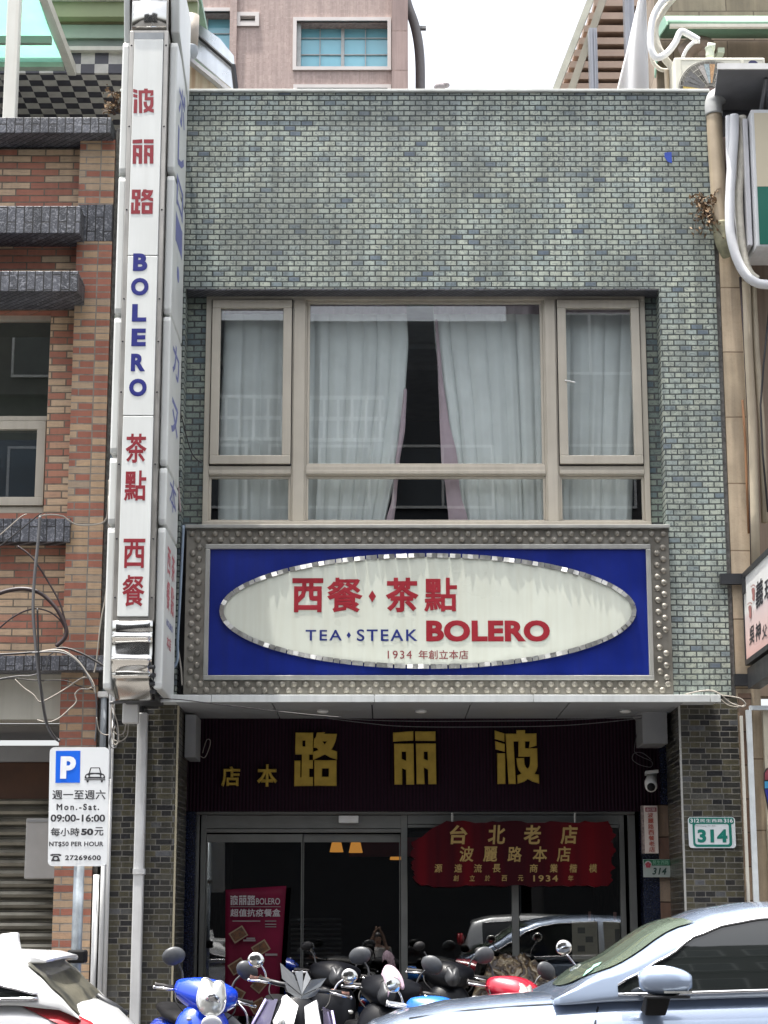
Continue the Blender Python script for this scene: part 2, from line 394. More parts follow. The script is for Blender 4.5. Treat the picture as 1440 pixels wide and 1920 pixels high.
red_p = M('red_lettering', (0.27,0.012,0.022), 0.4, 0, 0.12, 8)
dred_p = M('dark_red_lettering', (0.2,0.02,0.028), 0.5, 0, 0.1, 8)
bluel = M('blue_lettering', (0.01,0.02,0.16), 0.4, 0, 0.12, 8)
vred = M('sign_red_lettering', (0.24,0.014,0.024), 0.45, 0, 0.15, 14)
vblue = M('sign_blue_lettering', (0.008,0.012,0.17), 0.45, 0, 0.1, 14)
fadeblue = M('faded_blue_lettering', (0.16,0.18,0.40), 0.5, 0, 0.3, 10)
fadered = M('faded_red_lettering', (0.50,0.16,0.18), 0.5, 0, 0.3, 10)
stud = M('silver_painted_metal', (0.27,0.255,0.22), 0.36, 0.5, 0.3, 5, streak=0.35, dirt=(0.19,0.165,0.13), bump=0.15)
chrome = M('polished_steel', (0.68,0.67,0.64), 0.13, 1.0, 0.12, 5)
mirror_t = M('mirror_tile', (0.42,0.42,0.40), 0.4, 0.8, 0.3, 14)
white_ac = M('white_acrylic', (0.68,0.70,0.68), 0.35, 0, 0.06, 2, streak=0.16, dirt=(0.45,0.45,0.42))
white_b = M('white_plastic', (0.72,0.72,0.70), 0.4, 0, 0.06, 4)
white_pipe = M('white_pvc', (0.58,0.59,0.59), 0.4, 0, 0.1, 4, streak=0.25, dirt=(0.32,0.31,0.29))
grey_pipe = M('grey_pvc', (0.27,0.30,0.33), 0.45, 0, 0.15, 5)
tan_pipe = M('tan_stained_pvc', (0.42,0.34,0.24), 0.5, 0, 0.2, 4, streak=0.3, dirt=(0.25,0.2,0.13))
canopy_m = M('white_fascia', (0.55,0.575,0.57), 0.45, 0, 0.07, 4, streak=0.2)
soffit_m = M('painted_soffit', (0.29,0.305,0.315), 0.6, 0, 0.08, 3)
grey_box = M('grey_casing', (0.33,0.34,0.345), 0.6, 0, 0.1, 4)
black_m = M('black_rubber', (0.006,0.006,0.007), 0.6, spec=0.25)
dark_grey = M('dark_grey_metal', (0.03,0.032,0.036), 0.45, 0.3)
black_gap = M('dark_gap', (0.02,0.02,0.022), 0.8)
gold = M('gold_lacquer', (0.46,0.315,0.05), 0.38, 0.3, 0.15, 12)
navy_g = M('navy_granite', (0.006,0.010,0.03), 0.25, 0, 0.6, 60)
concrete = M('grey_concrete', (0.30,0.295,0.285), 0.85, 0, 0.2, 3, streak=0.3, bump=0.3)
mottled = M('mottled_grey_render', (0.16,0.155,0.145), 0.9, 0, 0.55, 22, bump=0.6)
green_awn = M('mint_corrugated_sheet', (0.19,0.34,0.245), 0.5, 0, 0.1, 3, streak=0.2)
green_sheet = M('olive_green_beam', (0.235,0.275,0.15), 0.55, 0, 0.1, 3)
green_dim = M('sage_green_beam', (0.25,0.33,0.26), 0.55, 0, 0.12, 3)
cream_paint = M('cream_paint', (0.52,0.51,0.455), 0.55, 0, 0.08, 2, streak=0.15)
tan_slat = M('tan_slat', (0.33,0.245,0.195), 0.7, 0, 0.12, 6)
tarp = M('white_tarpaulin', (0.74,0.75,0.77), 0.6, 0, 0.06, 2)
steel_grey = M('grey_steel_post', (0.28,0.29,0.32), 0.4, 0.4, 0.1, 4)
rust_m = M('rusty_cream_metal', (0.62,0.54,0.40), 0.6, 0, 0.2, 3, streak=0.6, dirt=(0.33,0.16,0.07))
shutter_m = M('worn_metal_shutter', (0.225,0.215,0.18), 0.35, 0.6, 0.25, 6)
brown_p = M('brown_panel', (0.075,0.03,0.012), 0.5, 0, 0.2, 5)
asphalt = M('asphalt', (0.042,0.042,0.043), 0.9, 0, 0.3, 8, bump=0.4)
paving = brickmat('sidewalk_paver', [(0.0,(0.13,0.125,0.12)),(1.0,(0.19,0.18,0.17))], (0.09,0.085,0.08), 0.3, 0.3, 0.006, rough=0.85, bump=0.3)
def trans_sheet():
    t = NT('translucent_mint_sheet'); c = t.coords()
    nz = t.noise(c, 3); col = t.ramp(nz, [(0.3,(0.17,0.40,0.31)),(0.7,(0.21,0.45,0.36))])
    p = t.princ(col, 0.5); tl = t.n('BsdfTranslucent'); t.l(col, tl.inputs[0]); mx = t.n('MixShader'); mx.inputs[0].default_value = 0.65
    t.l(p.outputs[0], mx.inputs[1]); t.l(tl.outputs[0], mx.inputs[2]); t.l(mx.outputs[0], t.out.inputs[0]); return t.mat
mint_sheet = trans_sheet()
def fluted():
    t = NT('dark_maroon_fluted_panel'); c = t.coords()
    wv = t.n('TexWave'); wv.wave_type = 'BANDS'; wv.bands_direction = 'X'; wv.inputs['Scale'].default_value = 9.0; wv.inputs['Distortion'].default_value = 0.0
    t.l(c, wv.inputs['Vector']); col = t.ramp(wv.outputs['Fac'], [(0.0,(0.004,0.0015,0.005)),(0.5,(0.016,0.003,0.010))])
    t.princ(col, 0.6, spec=0.12); t.bump(wv.outputs['Fac'], 0.5, 0.01); return t.mat
fluted_m = fluted()

# ------------------------------------------------------------------ ground
g = MB().add([(-60,-60,0),(60,-60,0),(60,60,0),(-60,60,0)], [(0,1,2,3)]).build('road', asphalt); tag(g, None, None, kind='structure')
sw = MB().box(-30, 30, -4.45, 0.6, 0.004, 0.125).build('pavement', paving); tag(sw, None, None, kind='structure')
kb = MB().box(-30, 30, -4.6, -4.452, 0.004, 0.13).build('kerb', concrete, bevel=0.015); tag(kb, None, None, kind='structure')
ml = MB().box(-30, 30, -6.98, -6.88, 0.004, 0.008)
ml.build('parking_line', M('white_road_paint', (0.5,0.5,0.48), 0.7)); tag(bpy.data.objects['parking_line'], None, None, kind='structure')

# ------------------------------------------------------------------ the green tiled shop building
BL = WX(211, 700, 0); BR = WX(1346, 640, 0)
ZT = WZ(174, 0); ZH = WZ(541, 0); ZB = WZ(1000, 0); ZC = WZ(1303, 0)
RL = WX(345, 700, 0); RR = WX(1238, 620, 0)          # recess edges
b = thing('shop_building', 'narrow shop building of pale green glazed tile with one wide curtained window', 'building', (0.1, 0.5, 0))
mb = MB(); mb.box(BL, BR, 0, 0.32, ZH, ZT); mb.box(BL, RL, 0, 0.32, ZC, ZH-0.0); mb.box(RR, BR, 0, 0.32, ZC, ZH)
wall = MB()
# one continuous frame-shaped wall so no coplanar overlaps
wall.prism([(BL,ZC),(RL,ZC),(RL,ZH),(RR,ZH),(RR,ZC),(BR,ZC),(BR,ZT),(BL,ZT)], 0, 0.32)
wall.build('parapet_wall', tile_green, b)
# recessed strips either side of the window
wl0, wl1 = WX(383, 750, 0.3), WX(1216, 750, 0.3)
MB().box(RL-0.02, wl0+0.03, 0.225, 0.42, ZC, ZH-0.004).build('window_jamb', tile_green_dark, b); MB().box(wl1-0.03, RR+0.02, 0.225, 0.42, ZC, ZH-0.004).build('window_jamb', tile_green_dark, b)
MB().box(RL+0.003, RR-0.003, -0.004, 0.21, ZH-0.018, ZH-0.003).build('lintel_course', tile_soldier, b)
MB().box(BL-0.01, BR+0.01, -0.025, 0.34, ZT+0.002, ZT+0.035).build('coping', M('pale_coping', (0.5,0.52,0.5), 0.7, 0, 0.2, 6), b, bevel=0.008)
MB().box(BL, BR, 0.34, 9, ZT-0.9, ZT-0.75).build('roof', concrete, b)
MB().box(BL, BR, 8.8, 9, 0.1, ZT-0.92).build('rear_wall', concrete, b)
MB().box(BL, BL+0.15, 0.34, 8.78, 0.1, ZT-0.92).build('party_wall', concrete, b)
MB().box(BR-0.15, BR, 0.34, 8.78, 0.1, ZT-0.92).build('party_wall', concrete, b)
# apron wall behind the big sign and sill
MB().box(RL+0.002, RR-0.002, 0.1, 0.40, ZC-0.02, WZ(992, 0.1)).build('apron_wall', black_gap, b)

# ---- upstairs window
Y0 = 0.19
win = MB()
def bar(m, px0, py0, px1, py1, Y, d): m.pb(px0, py0, px1, py1, Y, d)
x0,x1,z0,z1 = R(385, 555, 1213, 986, Y0)
xl, xr = WX(383, 770, Y0), WX(1215, 770, Y0)
zt, zb = WZ(552, Y0), WZ(988, Y0); zt2 = WZ(562, Y0); zb2 = WZ(978, Y0)
zta, ztb = WZ(873, Y0), WZ(891, Y0)
m1a, m1b = WX(547, 720, Y0), WX(575, 720, Y0); m2a, m2b = WX(1020, 720, Y0), WX(1046, 720, Y0)
fw = 0.035
win.box(xl, xr, Y0, Y0+0.09, zt2, zt); win.box(xl, xr, Y0-0.015, Y0+0.09, zb, zb2)
win.box(xl, xl+0.055, Y0, Y0+0.09, zb2, zt2); win.box(xr-0.055, xr, Y0, Y0+0.09, zb2, zt2)
for a, c in ((m1a, m1b), (m2a, m2b)):
    win.box(a, c, Y0+0.01, Y0+0.09, zb2, zt2)
    mid = (a+c)/2
    win.box(a+0.018, c-0.018, Y0-0.012, Y0+0.0098, zb2, zt2)
for a, c in ((xl+0.055, m1a), (m1b, m2a), (m2b, xr-0.055)):
    win.box(a, c, Y0+0.004, Y0+0.088, ztb, zta); win.box(a, c, Y0-0.008, Y0+0.0038, ztb+0.012, zta-0.045)
wo_ = win.build('window', alu, b, bevel=0.005)
# stepped beads round the fixed lights
bd = MB()
def bead(m, xa, xb, za, zb_, wdt, Y, d):
    m.box(xa, xb, Y, Y+d, zb_-wdt, zb_); m.box(xa, xb, Y, Y+d, za, za+wdt)
    m.box(xa, xa+wdt, Y, Y+d, za+wdt, zb_-wdt); m.box(xb-wdt, xb, Y, Y+d, za+wdt, zb_-wdt)
bead(bd, m1b, m2a, zta, zt2, 0.028, Y0+0.03, 0.05)
for a, c in ((xl+0.055, m1a), (m1b, m2a), (m2b, xr-0.055)): bead(bd, a, c, zb2, ztb, 0.024, Y0+0.03, 0.05)
bd.build('glazing_bead', alu, wo_, bevel=0.004)
for a, c in ((xl+0.062, m1a-0.004), (m2b+0.004, xr-0.062)):
    sm = MB(); bead(sm, a, c, zta+0.012, zt2-0.008, 0.085, Y0-0.03, 0.06)
    sm.build('sash', alu, wo_, bevel=0.006)
    gp = MB(); bead(gp, a-0.006, c+0.006, zta+0.004, zt2, 0.012, Y0-0.004, 0.03); gp.build('sash_gasket', black_m, wo_)
    MB().box(a+0.08, c-0.08, Y0+0.02, Y0+0.024, zta+0.09, zt2-0.08).build('pane', glass_win, wo_)
MB().box(m1b+0.02, m2a-0.02, Y0+0.055, Y0+0.059, zta+0.02, zt2-0.02).build('pane', glass_win, wo_)
for a, c in ((xl+0.055, m1a), (m1b, m2a), (m2b, xr-0.055)):
    MB().box(a+0.015, c-0.015, Y0+0.055, Y0+0.059, zb2+0.015, ztb-0.015).build('pane', glass_win, wo_)
hx, hz = W(1068, 718, Y0+0.02)
MB().tube([(hx-0.05, Y0-0.035, hz+0.012), (hx+0.05, Y0-0.035, hz-0.012)], 0.008).build('sash_handle', white_b, wo_)
sx, sz = W(371, 550, 0.2)
MB().ell((sx, 0.24, sz), (0.03, 0.05, 0.03)).build('spotlight', white_b, b, smooth=True)
# upstairs room
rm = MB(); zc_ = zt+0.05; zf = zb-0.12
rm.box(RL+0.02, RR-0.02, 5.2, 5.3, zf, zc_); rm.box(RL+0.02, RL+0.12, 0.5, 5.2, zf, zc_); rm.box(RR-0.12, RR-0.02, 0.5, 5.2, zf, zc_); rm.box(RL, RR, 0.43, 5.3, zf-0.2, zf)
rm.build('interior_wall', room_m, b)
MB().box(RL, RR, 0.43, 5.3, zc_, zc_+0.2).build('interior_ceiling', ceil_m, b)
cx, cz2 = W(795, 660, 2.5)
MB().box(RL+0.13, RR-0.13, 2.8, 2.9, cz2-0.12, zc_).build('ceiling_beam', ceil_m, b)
lt = MB().box(cx-1.0, cx+0.8, 1.9, 2.02, zc_-0.09, zc_-0.03).build('strip_light', white_b)
tag(lt, 'unlit white strip light on the ceiling behind the curtain gap', 'ceiling light')

# ---- curtains
YC = 0.42
zct, zcb = WZ(574, YC), WZ(985, YC)
def curtain(name, label, left, right, npl, seed, amp=0.03, lining=None):
    root = thing(name, label, 'curtain', (0, YC, zct), 'curtains behind the upstairs window')
    rnd = random.Random(seed); ph = [rnd.uniform(-0.5, 0.5) for _ in range(npl+2)]
    am = [rnd.uniform(0.5, 1.3) for _ in range(npl+2)]
    zs = WZ(592, YC)
    def P(u, v, head=False):
        z = zct+(zcb-zct)*v if not head else zct+(zs-zct)*v
        py = 575+(985-575)*((zct-z)/(zct-zcb))
        a, c = interp(left, py), interp(right, py)
        xx = WX(a+(c-a)*u, py, YC)
        uw = u+0.035*math.sin(6.28*(u*1.6+seed*0.37))*u*(1-u)*4*0.6
        k = min(npl-1e-6, max(0, uw*npl)); i = int(k) if k < npl else npl-1; f = k-i
        t = (zct-z)/(zct-zcb)
        fold = (abs(math.sin(math.pi*min(1,max(0,f+ph[i]*0.25*t*math.sin(math.pi*f)))))**0.42)*(0.6+0.4*am[i])+0.16*math.sin(f*12.0+ph[i]*9)*t*am[i]
        w2 = 0.4*math.sin(k*1.9+seed+t*1.5)*t
        y = YC - amp*1.9*(0.5+0.5*min(1, t*3.0)-0.35*max(0,t-0.35))*(fold-0.5) - 0.03*w2 + 0.03*(1-min(1, t*8))
        return (xx + 0.006*math.sin(k*6.28+ph[i]*6)*t, y, z)
    m = MB(); m.grid(lambda u, v: P(u, v), npl*18, 26)
    m.build('drape', curtain_m, root, smooth=True)
    h = MB(); h.grid(lambda u, v: (P(u, v, True)[0], YC-0.055+0.012*math.sin(u*npl*6.28), zct+(zs-zct)*v), npl*6, 2)
    h.build('heading', lining_m, root, smooth=True)
    if lining:
        m2 = MB()
        def Q(u, v):
            py = lining[0][0]+(lining[-1][0]-lining[0][0])*v
            a = interp([(p[0], p[1]) for p in lining], py); c = interp([(p[0], p[2]) for p in lining], py)
            return (WX(a+(c-a)*u, py, YC-0.04), YC-0.045-0.02*math.sin(u*3.14), WZ(py, YC-0.04))
        m2.grid(Q, 6, 16); m2.build('lining', lining_p, root, smooth=True)
curtain('window_curtain', 'white pleated curtain in the left sash, its left edge slanting', [(575,421),(870,410),(985,409)], [(575,560),(985,560)], 4, 3)
curtain('window_curtain', 'white curtain left of the dark gap, pulled in toward the bottom', [(575,562),(985,562)], [(575,762),(640,766),(745,760),(830,748),(900,738),(985,722)], 7, 5, 0.036, [(730,757,763),(800,750,760),(870,741,749),(930,736,744),(985,722,738)])
curtain('window_curtain', 'white curtain right of the dark gap with wide pink edge', [(575,812),(640,816),(700,824),(780,834),(870,842),(985,850)], [(575,1032),(985,1036)], 7, 8, 0.036, [(600,815,821),(700,821,829),(780,824,840),(860,827,858),(920,836,862),(985,842,880)])
curtain('window_curtain', 'white pleated curtain in the right sash', [(575,1040),(985,1040)], [(575,1200),(985,1185)], 5, 11)

# ------------------------------------------------------------------ ground floor of the shop
PL0, PL1 = WX(203, 1600, 0), WX(329, 1600, 0); PR0, PR1 = WX(1279, 1520, 0), WX(1390, 1520, 0)
ZF = 0.15
MB().box(PL0, PL1, 0.0, 0.9, 0.1, ZC-0.03).build('pillar', tile_olive, b)
MB().box(PR0, PR1, 0.0, 0.9, 0.1, ZC-0.03).build('pillar', tile_olive, b)
tr = MB()
tr.box(PL1-0.012, PL1+0.006, -0.006, 0.012, 0.12, ZC-0.1); tr.build('corner_strip', M('yellowed_strip', (0.42,0.38,0.27), 0.5), b)
tr = MB(); tr.box(PR0-0.006, PR0+0.012, -0.006, 0.012, 0.12, ZC-0.1); tr.build('corner_strip', M('grey_strip', (0.4,0.4,0.38), 0.5), b)
# canopy: thin fascia and soffit
YF = -0.42
cx0, cx1 = WX(295, 1310, YF), WX(1352, 1310, YF); cz0, cz1 = WZ(1316.5, YF), WZ(1302.5, YF)
cn = MB()
jn = [cx0, WX(396, 1310, YF), WX(702, 1310, YF), WX(1000, 1310, YF), WX(1332, 1310, YF), cx1]
for a, c in zip(jn, jn[1:]): cn.box(a+0.002, c-0.002, YF, YF+0.03, cz0, cz1)
cn.build('canopy_fascia', canopy_m, b, bevel=0.004)
MB().box(cx0+0.01, cx1-0.01, YF+0.032, -0.003, cz0+0.022, cz1-0.005).build('canopy_top', canopy_m, b)
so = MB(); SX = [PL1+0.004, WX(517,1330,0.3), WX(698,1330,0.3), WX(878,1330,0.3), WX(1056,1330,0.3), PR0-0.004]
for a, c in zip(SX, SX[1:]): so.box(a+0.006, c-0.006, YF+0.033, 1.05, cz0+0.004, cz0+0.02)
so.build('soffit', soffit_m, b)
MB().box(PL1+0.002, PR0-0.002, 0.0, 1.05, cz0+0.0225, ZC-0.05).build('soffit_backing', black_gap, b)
for px in (606, 789, 1170):
    x, z = W(px, 1328, 0.4)
    MB().tube([(x, 0.3, cz0+0.004), (x, 0.3, cz0-0.012), (x, 0.3, cz0-0.022)], [0.055, 0.055, 0.03], 14).build('downlight', white_b, b, smooth=True)
# casings at either end under the soffit
MB().pb(347, 1340, 367, 1420, 0.45, 0.5).build('end_casing', grey_box, b)
x0,x1,z0,z1 = R(1205, 1333, 1251, 1394, 0.45)
MB().prism([(x0,z0),(x1,z0+0.0),(x1,z1+0.06),(x0-0.03,z1+0.06),(x0-0.03,z1-0.01),(x0,z1-0.04)], 0.45, 0.95).build('end_casing', grey_box, b)
MB().pb(347, 1318, 520, 1342, 0.9, 0.12).build('soffit_edge', grey_box, b)

# dark name panel and what lies under it
YP = 1.02
pxl, pxr = WX(345, 1430, YP), WX(1246, 1430, YP); pz0, pz1 = WZ(1521, YP), cz0+0.02
MB().box(pxl, pxr, YP, YP+0.1, pz0, pz1).build('name_panel', fluted_m, b)
MB().box(pxl-0.2, WX(364, 1700, YP), YP+0.0, YP+0.12, ZF, pz0-0.004).build('navy_pier', navy_g, b)
MB().box(WX(1208, 1700, 0.93), WX(1247, 1700, 0.93), 0.93, 1.2, ZF, pz0-0.004).build('navy_pier', navy_g, b)
MB().box(WX(1236, 1600, 0.906), PR0+0.02, 0.906, 1.0, ZF, WZ(1509, 0.906)).build('stone_return', stone_brown, b)
MB().box(WX(1238, 1440, 0.91), PR0+0.02, 0.91, 1.0, WZ(1509, 0.91)+0.004, WZ(1385,0.91)).build('blue_return', navy_g, b)
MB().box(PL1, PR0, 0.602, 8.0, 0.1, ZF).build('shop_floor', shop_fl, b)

YS = 1.16
sf = MB()
def sbar(px0, py0, px1, py1, Y=YS, d=0.06): sf.pb(px0, py0, px1, py1, Y, d)
sbar(364, 1521, 1190, 1527, YS-0.03, 0.1)
zg = ZF+0.01
def post(pa, pc, top, Y=YS, d=0.07):
    sf.box(WX(pa, 1700, Y), WX(pc, 1700, Y), Y, Y+d, zg, WZ(top, Y))
post(364, 371, 1528); post(374, 384, 1528)
post(752, 764, 1528); post(1164, 1174, 1528); post(1181, 1195, 1528)
sbar(384.5, 1554, 751.5, 1561); sbar(764.5, 1546, 1163.5, 1552)
sf.box(WX(961,1780,YS), WX(974,1780,YS), YS, YS+0.07, zg, WZ(1553,YS))
sp_ = sf.build('shopfront', alu_dark, b, bevel=0.004)
hd = MB(); hd.pb(384.5, 1529, 751.5, 1553, YS+0.012, 0.04); hd.pb(764.5, 1528.5, 1163.5, 1545, YS+0.012, 0.04); hd.build('header_panel', alu_dark, sp_)
def door(pa, pc, Y):
    d = MB(); xa, xb = WX(pa, 1700, Y), WX(pc, 1700, Y); zt_ = WZ(1564, Y)
    d.box(xa, xb, Y, Y+0.04, WZ(1579, Y), zt_); d.box(xa, xb, Y, Y+0.04, zg, zg+0.14)
    d.box(xa, xa+0.012, Y+0.002, Y+0.038, zg+0.14, WZ(1579, Y)); d.box(xb-0.012, xb, Y+0.002, Y+0.038, zg+0.14, WZ(1579, Y))
    dr = d.build('sliding_door', alu_dark, b, bevel=0.003)
    MB().box(xa+0.012, xb-0.012, Y+0.018, Y+0.022, zg+0.14, WZ(1579, Y)).build('pane', glass_shop, dr)
door(385, 566, YS+0.03); door(567, 751, YS+0.075)
for a, c in ((764.5, 960.5), (974.5, 1163.5)):
    MB().box(WX(a,1700,YS), WX(c,1700,YS), YS+0.03, YS+0.034, zg, WZ(1553,YS)).build('pane', glass_shop, sp_)
MB().pb(635, 1529, 672, 1543, YS-0.055, 0.06).build('door_sensor', white_b, sp_, bevel=0.006)
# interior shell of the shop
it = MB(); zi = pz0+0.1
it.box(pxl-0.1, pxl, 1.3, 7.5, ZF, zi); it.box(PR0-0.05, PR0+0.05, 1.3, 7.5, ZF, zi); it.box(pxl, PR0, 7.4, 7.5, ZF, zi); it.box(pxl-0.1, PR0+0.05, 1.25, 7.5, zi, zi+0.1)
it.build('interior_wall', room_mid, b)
MB().box(WX(655,1590,3.2), WX(1150,1590,3.2), 3.2, 3.25, WZ(1606,3.2), WZ(1570,3.2)).build('maroon_frieze', M('maroon_board', (0.12,0.012,0.025), 0.6), b)
amber = emit('amber_lamp_shade', (1.0, 0.42, 0.08), 0.16)
for px, py, Y, lb in ((631,1587,3.0,'small amber hanging lamp seen through the door, left one'), (667,1588,2.6,'larger amber hanging lamp seen through the door, middle one'), (743,1602,4.2,'small amber hanging lamp close to the door post')):
    x, z = W(px, py, Y); l = thing('hanging_lamp', lb, 'lamp', (x, Y, z), 'amber lamps inside the shop')
    MB().tube([(x,Y,z-0.06),(x,Y,z+0.05)], [0.075,0.05], 14).build('lamp_shade', amber, l, smooth=True)
    MB().tube([(x,Y,z+0.05),(x,Y,zi)], 0.005, 6).build('cord', black_m, l)
# round paper lanterns deep inside, dark
for px in (580, 630):
    x, z = W(px, 1646, 4.5)
dk = MB()
dk.pb(540, 1700, 640, 1900, 5.2, 0.4)
dv = MB()
for k in range(14): dv.pb(545, 1722+k*9, 640, 1726+k*9, 4.6, 0.02)
tag(dv.build('slat_blind', M('dark_blind', (0.09,0.10,0.11), 0.5)), 'dark horizontal slat screen inside behind the right door leaf', 'blind')

# ------------------------------------------------------------------ gold characters on the dark panel
t = thing('gold_lettering', 'row of raised gold characters on the dark fluted panel over the entrance', 'sign lettering', (0, YP, WZ(1430, YP)))
def gch(g, a, bb, c, d, nm='character'): TX('', a, bb, c, d, YP-0.045, gold, t, glyph=g, depth=26, bev=14, name=nm)
gch(G_LU, 552, 1373, 632, 1474); gch(G_LI, 737, 1371, 818, 1471); gch(G_BO, 928, 1369, 1010, 1470)
TX('店', 415, 1437, 450, 1475, YP-0.03, gold, t, bold=0.03, depth=0.06, bev=0.02, name='character')
TX('本', 482, 1433, 520, 1475, YP-0.03, gold, t, bold=0.03, depth=0.06, bev=0.02, name='character')

# red carved board
YR = 0.98
t = thing('carved_board', 'dark red ragged-edged board with gold characters hung over the right shop window', 'sign board', (WX(960,1600,YR), YR, WZ(1600,YR)))
pts = []; rr_ = random.Random(4)
for k in range(30): pts.append((826+ (1140-826)*k/29, 1541+rr_.uniform(-2.5,2.5)+ (6 if k in (0,) else 0)))
for k in range(22): pts.append((1149+rr_.uniform(-4,4)+3*math.sin(k*0.9), 1556+(1650-1556)*k/21))
for k in range(30): pts.append((1140-(1140-790)*k/29, 1661+rr_.uniform(-2,3)))
for k in range(20): pts.append((774+rr_.uniform(-5,5), 1652-(1652-1580)*k/19))
pts += [(793,1568),(806,1556),(818,1549)]
board_m = NT('red_lacquer_board'); c = board_m.coords(4.2, 4, 0.15); nz = board_m.noise(c, 1.0, 2)
board_m.princ(board_m.ramp(nz, [(0.38,(0.03,0.001,0.004)),(0.68,(0.11,0.0015,0.005))]), 0.4, spec=0.15)
MB().prism([W(x, y, YR) for x, y in pts], YR, YR+0.05).build('board', board_m.mat, t)
gold2 = M('pale_gold_paint', (0.38,0.26,0.085), 0.45, 0.1, 0.2, 20)
def row(chars, xs, y0, y1, wd, bold=0.012):
    for ch, x in zip(chars, xs):
        if ch != ' ': TX(ch, x-wd/2, y0, x+wd/2, y1, YR-0.008, gold2, t, bold=bold, shear=0.08, name='character')
row('台北老店', (860, 931, 998, 1067), 1547, 1583, 33, 0.025)
row('波麗路本店', (875, 919, 965, 1012, 1057), 1587, 1616, 27, 0.02)
row('源遠流長', (822, 859, 896, 931), 1620, 1636, 15, 0.015); row('商業楷模', (1001, 1038, 1075, 1112), 1620, 1636, 15, 0.015)
row('創立於西元', (855, 885, 914, 946, 976), 1641, 1652, 10, 0.01); row('年', (1070,), 1641, 1652, 10, 0.01)
TX('1934', 1000, 1641, 1046, 1653, YR-0.008, gold2, t, bold=0.02, space=1.25)
hk = MB()
for px in (848, 1078): hk.tube([V(px, 1524, YR+0.02), V(px, 1542, YR+0.02)], 0.012, 6)
hk.build('hanger', alu_grey, t)

# maroon roll-up banner in the entrance
YB = 0.75
t = thing('standing_banner', 'maroon banner with white headings and lunch box pictures standing in the doorway', 'banner', (WX(480,1750,YB), YB, ZF))
cor = [W(423,1668,YB), W(537,1661,YB), W(521,1905,YB), W(421,1905,YB)]
maroon = M('maroon_banner', (0.095,0.003,0.019), 0.5, 0, 0.3, 2, spec=0.15)
def bq(u, v):
    a = Vector((cor[0][0]+(cor[1][0]-cor[0][0])*u, cor[0][1]+(cor[1][1]-cor[0][1])*u)); c2 = Vector((cor[3][0]+(cor[2][0]-cor[3][0])*u, cor[3][1]+(cor[2][1]-cor[3][1])*u))
    q = a.lerp(c2, v); return (q.x, YB+0.02*math.sin(u*5+v*2), q.y)
m = MB(); m.grid(bq, 10, 14); m.build('sheet', maroon, t, smooth=True, solid=0.004)
m = MB(); m.box(cor[3][0]-0.02, cor[2][0]+0.05, YB-0.12, YB+0.12, ZF, ZF+0.08); m.tube([(cor[0][0]+0.28, YB+0.06, ZF+0.08),(cor[0][0]+0.28, YB+0.06, cor[0][1]-0.02)], 0.012); m.build('stand', alu_grey, t)
whb = M('banner_white_print', (0.3,0.28,0.29), 0.6); YB2 = YB-0.03
for i, g in enumerate((G_BO, G_LI, G_LU)): TX('', 432+i*16, 1679, 446+i*16, 1697, YB2, whb, t, glyph=g)
TX('BOLERO', 480, 1684, 525, 1696, YB2, whb, t, bold=0.01)
TX('超值抗疫餐盒', 432, 1704, 526, 1719, YB2, whb, t, bold=0.02, space=1.04)
gp_m = M('banner_grey_print', (0.16,0.13,0.135), 0.6)
for q in ((432,1699.5,526,1700.7),(462,1758,478,1761),(470,1828,478,1831),(456,1761.5,479,1765),(497,1788,520,1792),(474,1840,500,1845),(436,1726,488,1728),(497,1726,518,1728),(497,1732,518,1734),(497,1737,518,1738.5)):
    MB().pb(*q, YB2, 0.003).build('print_bar', gp_m, t)
tray = M('lunch_tray_print', (0.17,0.125,0.08), 0.6); food = M('food_print', (0.08,0.03,0.008), 0.6, 0, 0.7, 40)
for (px, py, an) in ((447,1752,32),(489,1778,32),(445,1812,32),(487,1845,50),(444,1868,60),(484,1886,30)):
    tm = MB(); fm = MB()
    for mm, hw, hh, dy in ((tm, 15, 11, 0), (fm, 12.5, 8.5, -0.004)):
        pl = []
        for sx_, sy_ in ((-1,-1),(1,-1),(1,1),(-1,1)):
            a = math.radians(-an); qx, qy = sx_*hw, sy_*hh
            pl.append(W(px+qx*math.cos(a)-qy*math.sin(a), py+qx*math.sin(a)+qy*math.cos(a), YB2+dy))
        mm.prism(pl, YB2+dy, YB2+dy+0.003)
    tm.build('lunch_box_picture', tray, t); fm.build('lunch_box_picture', food, t)

# menu sheets inside the right window
YM = YS+0.10
t = thing('menu_poster', 'brownish two page menu taped inside the right shop window', 'menu', (WX(1122,1770,YM), YM, WZ(1800,YM)))
paper = M('menu_paper', (0.20,0.18,0.14), 0.7, 0, 0.15, 4)
m = MB(); m.pb(1073, 1727, 1120.5, 1803, YM, 0.004); m.pb(1122, 1728, 1163, 1803, YM-0.003, 0.004); m.build('sheet', paper, t)
ink = M('menu_ink', (0.06,0.055,0.05), 0.7, 0, 0.3, 60)
m = MB()
for (px, py) in ((1083,1739),(1098,1756),(1083,1773)): m.pb(px, py, px+14, py+11, YM-0.006, 0.002)
m.pb(1153, 1742, 1162, 1766, YM-0.006, 0.002)
m.build('photo_print', ink, t)
m = MB(); rnd = random.Random(2)
for k in range(11): m.pb(1128, 1734+k*5.5, 1128+rnd.uniform(8, 22), 1735+k*5.5, YM-0.0055, 0.002)
for k in range(3): m.pb(1103, 1738+k*17, 1117, 1739+k*17, YM-0.0055, 0.002)
m.build('print_line', M('menu_text_ink', (0.17,0.15,0.13), 0.7), t)
m = MB(); m.pb(1103, 1709, 1108, 1726, YM+0.001, 0.003); m.pb(1150, 1710, 1156, 1727, YM+0.001, 0.003); m.build('tape', M('brown_tape', (0.12,0.05,0.045), 0.5), t)

